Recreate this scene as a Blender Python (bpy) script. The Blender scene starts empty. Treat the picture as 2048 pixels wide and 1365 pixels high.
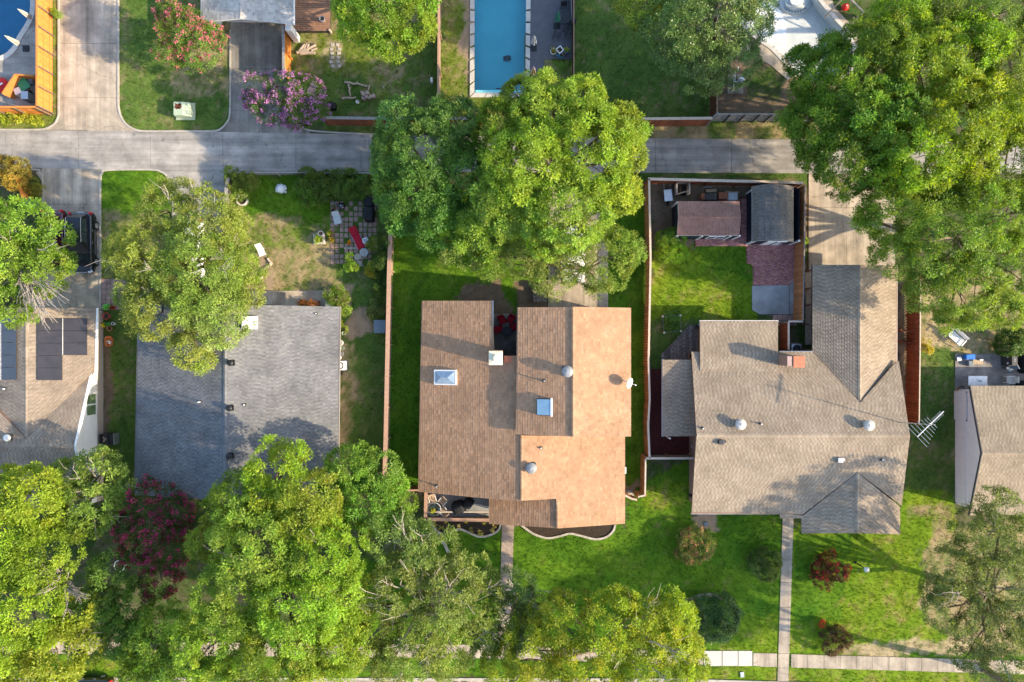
import bpy, math, random
import numpy as np
from mathutils import Vector, Matrix
R = math.radians
random.seed(7)
RNG = np.random.default_rng(11)
D = bpy.data
SC = bpy.context.scene
COL = SC.collection

# ---------------------------------------------------------------- camera, sky, sun, exposure
H = 55.0            # flying height of the drone in metres
S = 0.04            # metres of ground per pixel of the photograph
CX, CY = 1024.0, 682.5
cam = D.cameras.new('camera'); cam_o = D.objects.new('camera', cam); COL.objects.link(cam_o)
cam_o.location = (0, 0, H); cam_o.rotation_euler = (0, 0, 0)
cam.sensor_width = 36.0; cam.lens = 36.0 * (H / S) / 2048.0
cam.clip_start = 0.5; cam.clip_end = 600.0
SC.camera = cam_o

SUN_EL, SUN_AZ = R(25.0), R(-14.0)      # azimuth from +X
sunv = Vector((math.cos(SUN_EL) * math.cos(SUN_AZ), math.cos(SUN_EL) * math.sin(SUN_AZ), math.sin(SUN_EL)))
world = D.worlds.new('World'); SC.world = world; world.use_nodes = True
wn = world.node_tree; wn.nodes.clear()
sky = wn.nodes.new('ShaderNodeTexSky'); sky.sky_type = 'NISHITA'; sky.sun_disc = False
sky.sun_elevation = SUN_EL; sky.sun_rotation = R(90.0) - SUN_AZ
sky.air_density = 1.0; sky.dust_density = 1.2; sky.ozone_density = 1.0
bg = wn.nodes.new('ShaderNodeBackground'); bg.inputs['Strength'].default_value = 0.15
wo = wn.nodes.new('ShaderNodeOutputWorld')
wn.links.new(sky.outputs[0], bg.inputs[0]); wn.links.new(bg.outputs[0], wo.inputs[0])
sun = D.lights.new('sun', 'SUN'); sun.energy = 3.3; sun.angle = R(0.6); sun.color = (1.0, 0.82, 0.57)
sun_o = D.objects.new('sun', sun); COL.objects.link(sun_o)
sun_o.location = sunv * 200; sun_o.rotation_euler = sunv.to_track_quat('Z', 'Y').to_euler()
SC.view_settings.view_transform = 'Standard'; SC.view_settings.look = 'None'
SC.view_settings.exposure = 1.80; SC.view_settings.gamma = 1.0; SC.view_settings.use_curve_mapping = False
SC.render.engine = 'CYCLES'
SC.cycles.max_bounces = 8; SC.cycles.diffuse_bounces = 4; SC.cycles.transparent_max_bounces = 12
SC.cycles.sample_clamp_indirect = 6.0

# ---------------------------------------------------------------- helpers
def X(px, z=0.0): return (px - CX) * S * (H - z) / H
def Y(py, z=0.0): return (CY - py) * S * (H - z) / H
def P(px, py, z=0.0): return Vector((X(px, z), Y(py, z), z))
def PW(pts, z=0.0): return [(X(a, z), Y(b, z)) for a, b in pts]

_perm = RNG.random((8, 256, 256))
def vnoise(x, y, k=0):
    x = np.asarray(x, float); y = np.asarray(y, float)
    xi = np.floor(x).astype(int); yi = np.floor(y).astype(int); fx = x - xi; fy = y - yi
    fx = fx * fx * (3 - 2 * fx); fy = fy * fy * (3 - 2 * fy); g = _perm[k]
    a = g[xi & 255, yi & 255]; b = g[(xi + 1) & 255, yi & 255]; c = g[xi & 255, (yi + 1) & 255]; d = g[(xi + 1) & 255, (yi + 1) & 255]
    return (a * (1 - fx) + b * fx) * (1 - fy) + (c * (1 - fx) + d * fx) * fy
def fbm(x, y, k=0):
    return 0.5 * vnoise(x, y, k) + 0.3 * vnoise(x * 2.1, y * 2.1, k + 1) + 0.2 * vnoise(x * 4.3, y * 4.3, k + 2)
def inside(px, py, poly):
    r = np.zeros(px.shape, bool); n = len(poly)
    for i in range(n):
        x1, y1 = poly[i]; x2, y2 = poly[(i + 1) % n]
        if y1 == y2: continue
        c = ((y1 > py) != (y2 > py)) & (px < (x2 - x1) * (py - y1) / (y2 - y1) + x1)
        r ^= c
    return r

def arr_mesh(name, V, F, mat, tint=None, parent=None, kind=None, shift=None, smooth=False):
    V = np.asarray(V, np.float32).reshape(-1, 3)
    if shift is not None: V = V - np.asarray(shift, np.float32)
    F = np.asarray(F, np.int32); n, k = F.shape
    me = D.meshes.new(name)
    me.vertices.add(len(V)); me.vertices.foreach_set('co', V.ravel())
    me.loops.add(n * k); me.loops.foreach_set('vertex_index', F.ravel())
    me.polygons.add(n); me.polygons.foreach_set('loop_start', np.arange(0, n * k, k, dtype=np.int32))
    me.update(calc_edges=True)
    if tint is not None:
        a = me.attributes.new('tint', 'FLOAT_COLOR', 'POINT')
        c = np.ones((len(V), 4), np.float32); c[:, :3] = tint
        a.data.foreach_set('color', c.ravel())
    me.polygons.foreach_set('use_smooth', np.full(n, smooth))
    me.materials.append(mat)
    o = D.objects.new(name, me); COL.objects.link(o)
    if parent is not None: o.parent = parent
    if kind: o['kind'] = kind
    return o

class MB:
    def __init__(s): s.v = []; s.f = []; s.t = []; s.tinted = False
    def add(s, vs, fs, tint=None):
        b = len(s.v); s.v += [tuple(p) for p in vs]; s.f += [tuple(i + b for i in q) for q in fs]
        if tint is not None: s.tinted = True
        s.t += [tint if tint is not None else (1, 1, 1)] * len(vs); return s
    def hexa(s, p, tint=None):   # 8 corners: bottom 4 ccw, top 4 ccw
        return s.add(p, [(3, 2, 1, 0), (4, 5, 6, 7), (0, 1, 5, 4), (1, 2, 6, 5), (2, 3, 7, 6), (3, 0, 4, 7)], tint)
    def box(s, cx, cy, cz, sx, sy, sz, rz=0.0, tint=None):
        c, n = math.cos(rz), math.sin(rz); p = []
        for dz in (-.5, .5):
            for dx, dy in ((-.5, -.5), (.5, -.5), (.5, .5), (-.5, .5)):
                a, b = dx * sx, dy * sy; p.append((cx + a * c - b * n, cy + a * n + b * c, cz + dz * sz))
        return s.hexa(p, tint)
    def prism(s, poly, z0, z1, tint=None):
        A = sum(poly[i - 1][0] * poly[i][1] - poly[i][0] * poly[i - 1][1] for i in range(len(poly)))
        if A < 0: poly = poly[::-1]
        n = len(poly); vs = [(a, b, z0) for a, b in poly] + [(a, b, z1) for a, b in poly]
        return s.add(vs, [tuple(range(n))[::-1], tuple(range(n, 2 * n))] + [(i, (i + 1) % n, (i + 1) % n + n, i + n) for i in range(n)], tint)
    def lathe(s, prof, cx=0, cy=0, n=16, tint=None, cap=True):
        vs = []; fs = []
        for r, z in prof:
            for i in range(n):
                a = 2 * math.pi * i / n; vs.append((cx + r * math.cos(a), cy + r * math.sin(a), z))
        for j in range(len(prof) - 1):
            for i in range(n):
                k = (i + 1) % n; fs.append((j * n + i, j * n + k, (j + 1) * n + k, (j + 1) * n + i))
        if cap: fs.append(tuple(range(n))[::-1]); fs.append(tuple(range((len(prof) - 1) * n, len(prof) * n)))
        return s.add(vs, fs, tint)
    def cyl(s, cx, cy, z0, z1, r0, r1=None, n=14, tint=None):
        return s.lathe([(r0, z0), (r0 if r1 is None else r1, z1)], cx, cy, n, tint)
    def tube(s, pts, rs, n=6, tint=None):
        pts = [Vector(p) for p in pts]; vs = []; fs = []
        if not hasattr(rs, '__len__'): rs = [rs] * len(pts)
        for i, p in enumerate(pts):
            d = (pts[min(i + 1, len(pts) - 1)] - pts[max(i - 1, 0)]).normalized()
            a = d.cross(Vector((0, 0, 1)) if abs(d.z) < .9 else Vector((1, 0, 0))).normalized(); b = d.cross(a)
            for k in range(n):
                t = 2 * math.pi * k / n; vs.append(p + (a * math.cos(t) + b * math.sin(t)) * rs[i])
        for j in range(len(pts) - 1):
            for k in range(n):
                l = (k + 1) % n; fs.append((j * n + k, (j + 1) * n + k, (j + 1) * n + l, j * n + l))
        fs.append(tuple(range(n))); fs.append(tuple(range((len(pts) - 1) * n, len(pts) * n))[::-1])
        return s.add(vs, fs, tint)
    def ribbon(s, pts, w, z0, z1, tint=None):   # upright box section swept along a ground polyline
        n = len(pts); L = []; Rr = []
        for i in range(n):
            a = Vector(pts[max(i - 1, 0)]); b = Vector(pts[min(i + 1, n - 1)]); d = (b - a).normalized(); q = Vector((-d.y, d.x)) * w / 2
            L.append(Vector(pts[i]) + q); Rr.append(Vector(pts[i]) - q)
        for i in range(n - 1):
            s.hexa([(Rr[i].x, Rr[i].y, z0), (Rr[i + 1].x, Rr[i + 1].y, z0), (L[i + 1].x, L[i + 1].y, z0), (L[i].x, L[i].y, z0),
                    (Rr[i].x, Rr[i].y, z1), (Rr[i + 1].x, Rr[i + 1].y, z1), (L[i + 1].x, L[i + 1].y, z1), (L[i].x, L[i].y, z1)], tint)
        return s
    def loft(s, rings, tint=None, cap=True):
        n = len(rings[0]); vs = [p for r in rings for p in r]; fs = []
        for j in range(len(rings) - 1):
            for k in range(n):
                l = (k + 1) % n; fs.append((j * n + k, j * n + l, (j + 1) * n + l, (j + 1) * n + k))
        if cap: fs.append(tuple(range(n))[::-1]); fs.append(tuple(range((len(rings) - 1) * n, len(rings) * n)))
        return s.add(vs, fs, tint)
    def build(s, name, mat, parent=None, kind=None, world=False, smooth=False, label=None, bevel=0):
        me = D.meshes.new(name); vs = s.v
        if world and parent is not None:
            L = root_loc(parent); vs = [(a - L[0], b - L[1], c - L[2]) for a, b, c in vs]
        me.from_pydata(vs, [], s.f); me.validate(); me.update()
        if len(me.vertices) == len(s.t):
            a = me.attributes.new('tint', 'FLOAT_COLOR', 'POINT')
            a.data.foreach_set('color', np.hstack([np.array(s.t, np.float32), np.ones((len(s.t), 1), np.float32)]).ravel())
        me.materials.append(mat)
        if smooth: me.polygons.foreach_set('use_smooth', np.ones(len(me.polygons), bool))
        o = D.objects.new(name, me); COL.objects.link(o)
        if parent is not None: o.parent = parent
        if kind: o['kind'] = kind
        if label: o['label'] = label
        if bevel:
            b = o.modifiers.new('bevel', 'BEVEL'); b.width = bevel; b.segments = 2; b.limit_method = 'ANGLE'
        return o
def root_loc(o):
    while o.parent is not None: o = o.parent
    return tuple(o.location)
def tag(o, label, cat, group=None):
    o['label'] = label; o['category'] = cat
    if group: o['group'] = group
    return o
def thing(name, label, cat, loc=(0, 0, 0), rz=0.0, group=None):
    o = D.objects.new(name, None); o.empty_display_size = .3; COL.objects.link(o)
    o.location = loc; o.rotation_euler = (0, 0, rz); return tag(o, label, cat, group)
def copy_thing(src, loc, rz, label, group=None):
    def rec(o, par):
        c = o.copy(); COL.objects.link(c); c.parent = par
        for ch in list(o.children): rec(ch, c)
        return c
    c = rec(src, None); c.location = loc; c.rotation_euler = (0, 0, rz); c['label'] = label
    if group: c['group'] = group
    return c
def struct(o): o['kind'] = 'structure'; return o
def curve(pts, n=6, closed=False):     # Catmull-Rom through points
    out = []; m = len(pts); rng = range(m) if closed else range(m - 1)
    for i in rng:
        g = (lambda k: pts[k % m]) if closed else (lambda k: pts[min(max(k, 0), m - 1)])
        p0, p1, p2, p3 = (np.array(g(i + d), float) for d in (-1, 0, 1, 2))
        for j in range(n):
            t = j / n; out.append(tuple(.5 * (2 * p1 + (p2 - p0) * t + (2 * p0 - 5 * p1 + 4 * p2 - p3) * t * t + (3 * p1 - p0 - 3 * p2 + p3) * t ** 3)))
    if not closed: out.append(tuple(pts[-1]))
    return out

# ---------------------------------------------------------------- materials
def mat(name, c1, c2=None, scale=3.0, rough=.85, bump=0.0, bscale=60.0, tint=False, spec=.25, metal=0.0, detail=5.0, contrast=(.35, .65), rnd=0.0, stains=None, coat=0.0, wear=None):
    m = D.materials.new(name); m.use_nodes = True; t = m.node_tree; N = t.nodes; Lk = t.links
    b = N['Principled BSDF']; b.inputs['Roughness'].default_value = rough; b.inputs['Metallic'].default_value = metal
    b.inputs['Specular IOR Level'].default_value = spec; b.inputs['Coat Weight'].default_value = coat
    geo = N.new('ShaderNodeNewGeometry'); out = None
    if c2 is None: c2 = tuple(x * .8 for x in c1)
    nz = N.new('ShaderNodeTexNoise'); nz.inputs['Scale'].default_value = scale; nz.inputs['Detail'].default_value = detail
    Lk.new(geo.outputs['Position'], nz.inputs['Vector'])
    rp = N.new('ShaderNodeMapRange'); rp.inputs[1].default_value, rp.inputs[2].default_value = contrast
    Lk.new(nz.outputs[0], rp.inputs[0])
    mx = N.new('ShaderNodeMix'); mx.data_type = 'RGBA'; mx.inputs[6].default_value = (*c1, 1); mx.inputs[7].default_value = (*c2, 1)
    Lk.new(rp.outputs[0], mx.inputs[0]); out = mx.outputs[2]
    def mul(sock, other):
        q = N.new('ShaderNodeMix'); q.data_type = 'RGBA'; q.blend_type = 'MULTIPLY'; q.inputs[0].default_value = 1
        Lk.new(sock, q.inputs[6]); Lk.new(other, q.inputs[7]); return q.outputs[2]
    if stains:
        n2 = N.new('ShaderNodeTexNoise'); n2.inputs['Scale'].default_value = stains[0]; n2.inputs['Detail'].default_value = 8; n2.inputs['Roughness'].default_value = .7
        Lk.new(geo.outputs['Position'], n2.inputs['Vector'])
        r2 = N.new('ShaderNodeMapRange'); r2.inputs[1].default_value, r2.inputs[2].default_value, r2.inputs[3].default_value, r2.inputs[4].default_value = .42, .72, 1.0, stains[1]
        Lk.new(n2.outputs[0], r2.inputs[0]); out = mul(out, r2.outputs[0])
    if wear:      # tyre streaks along one axis, hairline cracks and oil spots
        mp = N.new('ShaderNodeMapping'); mp.inputs['Scale'].default_value = (.10, 1.6, 1) if wear == 'x' else (1.6, .10, 1); Lk.new(geo.outputs['Position'], mp.inputs['Vector'])
        n5 = N.new('ShaderNodeTexNoise'); n5.inputs['Scale'].default_value = 1.0; n5.inputs['Detail'].default_value = 6; n5.inputs['Roughness'].default_value = .65; Lk.new(mp.outputs[0], n5.inputs['Vector'])
        r5 = N.new('ShaderNodeMapRange'); r5.inputs[1].default_value, r5.inputs[2].default_value, r5.inputs[3].default_value, r5.inputs[4].default_value = .3, .7, .62, 1.2; Lk.new(n5.outputs[0], r5.inputs[0]); out = mul(out, r5.outputs[0])
        n6 = N.new('ShaderNodeTexNoise'); n6.inputs['Scale'].default_value = .8; n6.inputs['Detail'].default_value = 4; Lk.new(geo.outputs['Position'], n6.inputs['Vector'])
        vm = N.new('ShaderNodeVectorMath'); vm.operation = 'MULTIPLY_ADD'; vm.inputs[1].default_value = (1.6, 1.6, 0); Lk.new(n6.outputs['Color'], vm.inputs[0]); Lk.new(geo.outputs['Position'], vm.inputs[2])
        vo = N.new('ShaderNodeTexVoronoi'); vo.feature = 'DISTANCE_TO_EDGE'; vo.inputs['Scale'].default_value = .13; Lk.new(vm.outputs[0], vo.inputs['Vector'])
        r6 = N.new('ShaderNodeMapRange'); r6.inputs[1].default_value, r6.inputs[2].default_value, r6.inputs[3].default_value, r6.inputs[4].default_value = .0012, .005, .72, 1.0; Lk.new(vo.outputs['Distance'], r6.inputs[0]); out = mul(out, r6.outputs[0])
        n7 = N.new('ShaderNodeTexNoise'); n7.inputs['Scale'].default_value = 2.2; n7.inputs['Detail'].default_value = 3; Lk.new(geo.outputs['Position'], n7.inputs['Vector'])
        r7 = N.new('ShaderNodeMapRange'); r7.inputs[1].default_value, r7.inputs[2].default_value, r7.inputs[3].default_value, r7.inputs[4].default_value = .66, .76, 1.0, .6; Lk.new(n7.outputs[0], r7.inputs[0]); out = mul(out, r7.outputs[0])
    if tint:
        a = N.new('ShaderNodeAttribute'); a.attribute_name = 'tint'; out = mul(out, a.outputs['Color'])
    if rnd:
        oi = N.new('ShaderNodeObjectInfo'); r3 = N.new('ShaderNodeMapRange'); r3.inputs[3].default_value, r3.inputs[4].default_value = 1 - rnd, 1 + rnd
        Lk.new(oi.outputs['Random'], r3.inputs[0]); out = mul(out, r3.outputs[0])
    Lk.new(out, b.inputs['Base Color'])
    if bump:
        n4 = N.new('ShaderNodeTexNoise'); n4.inputs['Scale'].default_value = bscale; n4.inputs['Detail'].default_value = 6
        Lk.new(geo.outputs['Position'], n4.inputs['Vector'])
        bp = N.new('ShaderNodeBump'); bp.inputs['Strength'].default_value = bump; bp.inputs['Distance'].default_value = .5 / bscale * .5
        Lk.new(n4.outputs[0], bp.inputs['Height']); Lk.new(bp.outputs[0], b.inputs['Normal'])
    return m
def leaf_mat(name, rough=.5, spec=.3, trans=.45):
    m = D.materials.new(name); m.use_nodes = True; t = m.node_tree; N = t.nodes; b = N['Principled BSDF']
    b.inputs['Roughness'].default_value = rough; b.inputs['Specular IOR Level'].default_value = spec
    a = N.new('ShaderNodeAttribute'); a.attribute_name = 'tint'
    tr = N.new('ShaderNodeBsdfTranslucent'); mx = N.new('ShaderNodeMixShader'); mx.inputs[0].default_value = trans
    g = N.new('ShaderNodeMix'); g.data_type = 'RGBA'; g.blend_type = 'MULTIPLY'; g.inputs[0].default_value = 1; g.inputs[7].default_value = (1.45, 1.35, .7, 1)
    t.links.new(a.outputs['Color'], b.inputs['Base Color']); t.links.new(a.outputs['Color'], g.inputs[6]); t.links.new(g.outputs[2], tr.inputs[0])
    t.links.new(b.outputs[0], mx.inputs[1]); t.links.new(tr.outputs[0], mx.inputs[2]); t.links.new(mx.outputs[0], N['Material Output'].inputs[0])
    return m
def glassy(name, col, fac=.12, rough=.03, bump=0.0):      # water / glazing that lets light through
    m = D.materials.new(name); m.use_nodes = True; t = m.node_tree; N = t.nodes; N.remove(N['Principled BSDF'])
    tr = N.new('ShaderNodeBsdfTransparent'); tr.inputs[0].default_value = (*col, 1)
    gl = N.new('ShaderNodeBsdfGlossy'); gl.inputs['Roughness'].default_value = rough
    fr = N.new('ShaderNodeFresnel'); fr.inputs[0].default_value = 1.4
    ad = N.new('ShaderNodeMath'); ad.inputs[1].default_value = fac
    mx = N.new('ShaderNodeMixShader'); t.links.new(fr.outputs[0], ad.inputs[0]); t.links.new(ad.outputs[0], mx.inputs[0])
    t.links.new(tr.outputs[0], mx.inputs[1]); t.links.new(gl.outputs[0], mx.inputs[2]); t.links.new(mx.outputs[0], N['Material Output'].inputs[0])
    if bump:
        nz = N.new('ShaderNodeTexNoise'); nz.inputs['Scale'].default_value = 2.5; bp = N.new('ShaderNodeBump'); bp.inputs['Strength'].default_value = bump
        geo = N.new('ShaderNodeNewGeometry'); t.links.new(geo.outputs['Position'], nz.inputs['Vector'])
        t.links.new(nz.outputs[0], bp.inputs['Height']); t.links.new(bp.outputs[0], gl.inputs['Normal'])
    return m

M = dict(
    ground=mat('ground_soil', (1, 1, 1), (.8, .8, .8), 9, .95, .6, 25, tint=True, spec=.05),
    grass=leaf_mat('grass_blade', .6, .12, .4),
    leaf=leaf_mat('leaf', .5, .28), gloss_leaf=leaf_mat('waxy_leaf', .38, .4, .25), petal=leaf_mat('petal', .6, .15, .35),
    bark=mat('bark', (.16, .12, .09), (.09, .07, .055), 9, .95, .8, 30), greybark=mat('grey_bark', (.34, .30, .26), (.2, .17, .15), 9, .95, .5, 30),
    concrete=mat('concrete', (.43, .36, .28), (.355, .30, .235), .9, .9, .15, 30, rnd=.06, stains=(.45, .62), spec=.15, wear='y'),
    greyconc=mat('grey_concrete', (.365, .338, .305), (.28, .262, .24), .7, .9, .15, 30, rnd=.06, stains=(.8, .62), spec=.15, wear='x'),
    oldconc=mat('stained_concrete', (.30, .275, .24), (.19, .17, .15), .5, .9, .15, 30, rnd=.05, stains=(.35, .45), spec=.15, wear='y'),
    newconc=mat('fresh_concrete', (.49, .455, .405), (.44, .41, .37), 2, .9, .1, 30, rnd=.03, spec=.15),
    kerb=mat('kerb_concrete', (.40, .365, .315), (.31, .28, .24), 2, .9, .15, 30, spec=.15),
    pinkpave=mat('pink_paver', (.33, .22, .19), (.25, .17, .15), 4, .9, .2, 40, rnd=.14, spec=.15),
    tanpave=mat('tan_paver', (.38, .30, .24), (.28, .22, .18), 4, .9, .2, 40, rnd=.14, spec=.15),
    redbrick=mat('red_brick', (.40, .19, .165), (.31, .145, .13), 5, .9, .2, 40, tint=True, spec=.15),
    housebrick=mat('house_brick', (.30, .19, .14), (.22, .14, .11), 6, .9, .2, 40, spec=.15),
    beigebrick=mat('beige_brick', (.46, .39, .32), (.38, .32, .26), 6, .9, .2, 40, spec=.15),
    mulch=mat('mulch', (.06, .045, .035), (.025, .02, .016), 14, .98, 1, 35, spec=.05), redmulch=mat('red_mulch', (.12, .035, .03), (.06, .02, .02), 14, .98, 1, 35, spec=.05),
    stone=mat('pale_stone', (.42, .38, .33), (.30, .27, .23), 5, .9, .3, 20, rnd=.08, spec=.15),
    brown=mat('brown_shingle', (.375, .235, .147), (.325, .20, .123), 1.2, .95, .12, 120, tint=True, spec=.1, stains=(.4, .80)),
    grey=mat('grey_shingle', (.172, .175, .182), (.142, .145, .152), .8, .95, .12, 120, tint=True, spec=.1, stains=(.4, .80)),
    taupe=mat('taupe_shingle', (.30, .248, .19), (.258, .213, .163), .8, .95, .12, 120, tint=True, spec=.1, stains=(.4, .80)),
    tan=mat('tan_shingle', (.29, .24, .19), (.24, .20, .16), .8, .95, .12, 120, tint=True, spec=.1, stains=(.4, .80)),
    white_sh=mat('pale_shingle', (.42, .395, .36), (.36, .34, .31), .8, .95, .12, 120, tint=True, spec=.1, stains=(.4, .80)),
    vent=mat('dull_vent_metal', (.22, .23, .235), (.17, .18, .185), 5, .5, spec=.4),
    shedbrown=mat('shed_brown_shingle', (.27, .155, .125), (.22, .125, .10), .8, .95, .12, 120, tint=True, spec=.1),
    shedgrey=mat('shed_grey_shingle', (.155, .145, .135), (.125, .118, .11), .8, .95, .12, 120, tint=True, spec=.1),
    deckpaper=mat('roof_deck', (.10, .085, .07), None, 4, .95), fascia=mat('brown_fascia', (.20, .12, .08), None, 4, .7),
    white=mat('white_paint', (.78, .77, .74), (.72, .71, .69), 3, .55, spec=.4), cream=mat('cream_metal', (.66, .58, .42), (.6, .53, .39), 3, .5, spec=.4),
    siding=mat('pinkish_white_siding', (.66, .60, .57), (.61, .56, .53), 3, .7), navy=mat('navy_paint', (.018, .03, .045), None, 3, .6, spec=.3),
    wall=mat('painted_wall', (.45, .36, .28), (.40, .32, .25), 3, .8), window=mat('window_glass', (.03, .045, .05), None, 3, .06, spec=.7),
    greenglass=mat('greenish_glass', (.14, .20, .11), (.09, .14, .07), 2, .08, spec=.7),
    cedar=mat('fresh_cedar', (.50, .195, .048), (.43, .16, .038), 5, .75, .2, 40, tint=True, spec=.2),
    oldwood=mat('weathered_fence', (.32, .225, .16), (.25, .175, .125), 5, .85, .2, 40, tint=True, spec=.15),
    redwood=mat('red_stained_fence', (.225, .075, .035), (.17, .055, .028), 5, .8, .2, 40, tint=True, spec=.2),
    orangewood=mat('orange_stained_fence', (.40, .19, .085), (.33, .15, .065), 5, .8, .2, 40, tint=True, spec=.2),
    greywood=mat('grey_wood', (.29, .27, .25), (.2, .185, .17), 6, .9, .25, 40, tint=True, spec=.12),
    capwood=mat('pale_cap_board', (.50, .41, .33), (.42, .35, .28), 5, .85, .1, 40, spec=.15), browncap=mat('brown_cap_board', (.38, .235, .165), (.32, .20, .14), 5, .85, .1, 40, spec=.15),
    deckwood=mat('brown_deck', (.27, .15, .095), (.21, .115, .075), 5, .8, .15, 40, rnd=.12, spec=.2), greydeck=mat('grey_deck', (.19, .165, .145), (.09, .08, .07), 8, .9, .3, 40, rnd=.25, spec=.12),
    log=mat('cut_log', (.40, .32, .24), (.28, .22, .17), 8, .9, .3, 30, spec=.1),
    water=glassy('pool_water', (.70, .97, .98), .03, .02, .06), deepwater=glassy('deep_pool_water', (.40, .78, .92), .03, .02, .06),
    poolfloor=mat('blue_pool_plaster', (.20, .60, .68), (.165, .55, .63), .8, .7), deepfloor=mat('deep_blue_plaster', (.03, .38, .50), (.025, .33, .45), 1.5, .7),
    plaster=mat('white_plaster', (.74, .75, .75), (.66, .67, .67), 1.2, .8, stains=(.5, .8)), greyplaster=mat('grey_plaster', (.50, .53, .53), (.43, .46, .46), 1.2, .8, stains=(.5, .8)),
    coping=mat('pale_coping', (.48, .45, .405), (.40, .375, .34), 3, .85, rnd=.06, spec=.2),
    slate=mat('dark_grey_pool_deck', (.105, .105, .115), (.085, .085, .095), 2, .9, rnd=.05, spec=.2), bluestain=mat('blue_tile', (.12, .2, .28), None, 3, .4),
    black=mat('black_plastic', (.012, .013, .016), None, 3, .45, spec=.4), blackiron=mat('black_iron', (.012, .014, .018), None, 3, .5, spec=.4), blackcloth=mat('black_cover', (.016, .017, .02), (.01, .01, .012), 6, .75, spec=.25),
    carblack=mat('black_car_paint', (.006, .007, .012), None, 3, .22, spec=.5, coat=.6), carred=mat('dark_red_car_paint', (.07, .006, .008), None, 3, .22, spec=.5, coat=.6), carwhite=mat('white_car_paint', (.66, .68, .70), None, 3, .22, spec=.5, coat=.6), carolive=mat('dark_olive_car_paint', (.018, .018, .012), None, 3, .22, spec=.5, coat=.6),
    tyre=mat('tyre_rubber', (.012, .012, .012), None, 3, .85), metal=mat('grey_metal', (.48, .49, .50), (.42, .43, .44), 3, .4, metal=.75, spec=.5), galv=mat('galvanised_metal', (.55, .56, .57), (.46, .47, .48), 6, .42, metal=.6, spec=.5), darkmetal=mat('dark_metal', (.06, .06, .065), None, 3, .5, metal=.4),
    redlens=mat('red_lens', (.55, .01, .01), None, 3, .2, spec=.5), clear=mat('clear_lens', (.7, .72, .75), None, 3, .15, spec=.6),
    red=mat('red_cloth', (.36, .008, .022), (.30, .006, .018), 5, .8), brightred=mat('bright_red', (.62, .02, .015), None, 5, .5), blue=mat('bright_blue', (.015, .16, .55), None, 5, .4), turq=mat('turquoise_glaze', (.02, .28, .42), None, 5, .3, spec=.5), teal=mat('teal_plastic', (.02, .16, .16), None, 5, .5), green=mat('green_plastic', (.03, .25, .13), None, 5, .5), greencloth=mat('green_cloth', (.04, .20, .14), (.03, .15, .11), 6, .8),
    stripe=mat('cream_cloth', (.36, .33, .25), None, 6, .85), greycloth=mat('pale_grey_cloth', (.44, .46, .45), (.34, .36, .36), 8, .85), wicker=mat('tan_wicker', (.42, .31, .22), (.32, .24, .17), 20, .8, .3, 60), glass=glassy('table_glass', (.80, .86, .84), .12), terracotta=mat('terracotta', (.44, .17, .09), (.36, .14, .075), 6, .8), redpot=mat('red_pot', (.45, .09, .07), None, 5, .6), orange=mat('orange_plastic', (.60, .20, .07), None, 5, .5),
    boxgreen=mat('pale_green_paint', (.36, .42, .31), (.31, .37, .27), 6, .5), rust=mat('rust', (.12, .035, .02), (.08, .025, .015), 12, .95), panel=mat('solar_cells', (.045, .043, .05), (.035, .034, .04), 1.5, .22, spec=.5), chimbrick=mat('orange_metal_cap', (.42, .155, .085), (.36, .13, .07), 4, .6),
    skyglass=mat('skylight_glass', (.20, .33, .44), (.16, .28, .39), 2, .12, spec=.6), dome=mat('clear_skylight_dome', (.27, .35, .43), (.21, .28, .36), 2, .12, spec=.6), bluegrey=mat('blue_grey_plastic', (.14, .18, .21), None, 4, .5), soil=mat('potting_soil', (.07, .05, .035), (.04, .03, .02), 12, .98), pinkstone=mat('pink_flagstone', (.40, .28, .25), (.33, .23, .2), 5, .9), cardboard=mat('tan_board', (.42, .32, .20), (.36, .27, .17), 5, .85), skirt=mat('dark_concrete', (.26, .24, .22), (.17, .155, .145), 1.5, .9, stains=(.6, .6)), patio=mat('blue_grey_patio', (.34, .35, .35), (.24, .25, .255), .8, .9, stains=(.6, .6)),
)
# ---------------------------------------------------------------- ground: one sheet, its own colour painted by what grows there
LUSH = dict(g=((.055, .135, .010), (.100, .190, .014)), d=(.17, .17, .05), a=0.05, den=150, h=.10)
BRIGHT = dict(g=((.105, .190, .012), (.165, .235, .018)), d=(.26, .22, .08), a=0.16, den=150, h=.12)
MIXED = dict(g=((.092, .150, .022), (.15, .19, .032)), d=(.27, .215, .12), a=0.36, den=120, h=.11)
DULL = dict(g=((.066, .122, .024), (.105, .155, .032)), d=(.21, .175, .09), a=.20, den=130, h=.08)
DRY = dict(g=((.085, .125, .030), (.13, .155, .04)), d=(.30, .235, .13), a=0.47, den=90, h=.09)
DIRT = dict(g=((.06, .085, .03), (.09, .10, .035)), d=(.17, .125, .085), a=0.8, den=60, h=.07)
YELLOW = dict(g=((.105, .150, .022), (.15, .185, .03)), d=(.25, .21, .10), a=0.3, den=130, h=.10)
BARE = dict(g=((.10, .09, .05), (.12, .10, .06)), d=(.28, .21, .14), a=0.95, den=25, h=.05)
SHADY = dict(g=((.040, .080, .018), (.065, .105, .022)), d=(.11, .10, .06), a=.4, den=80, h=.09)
STRAW = dict(g=((.12, .14, .05), (.16, .16, .06)), d=(.36, .29, .17), a=0.58, den=100, h=.09)
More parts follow.
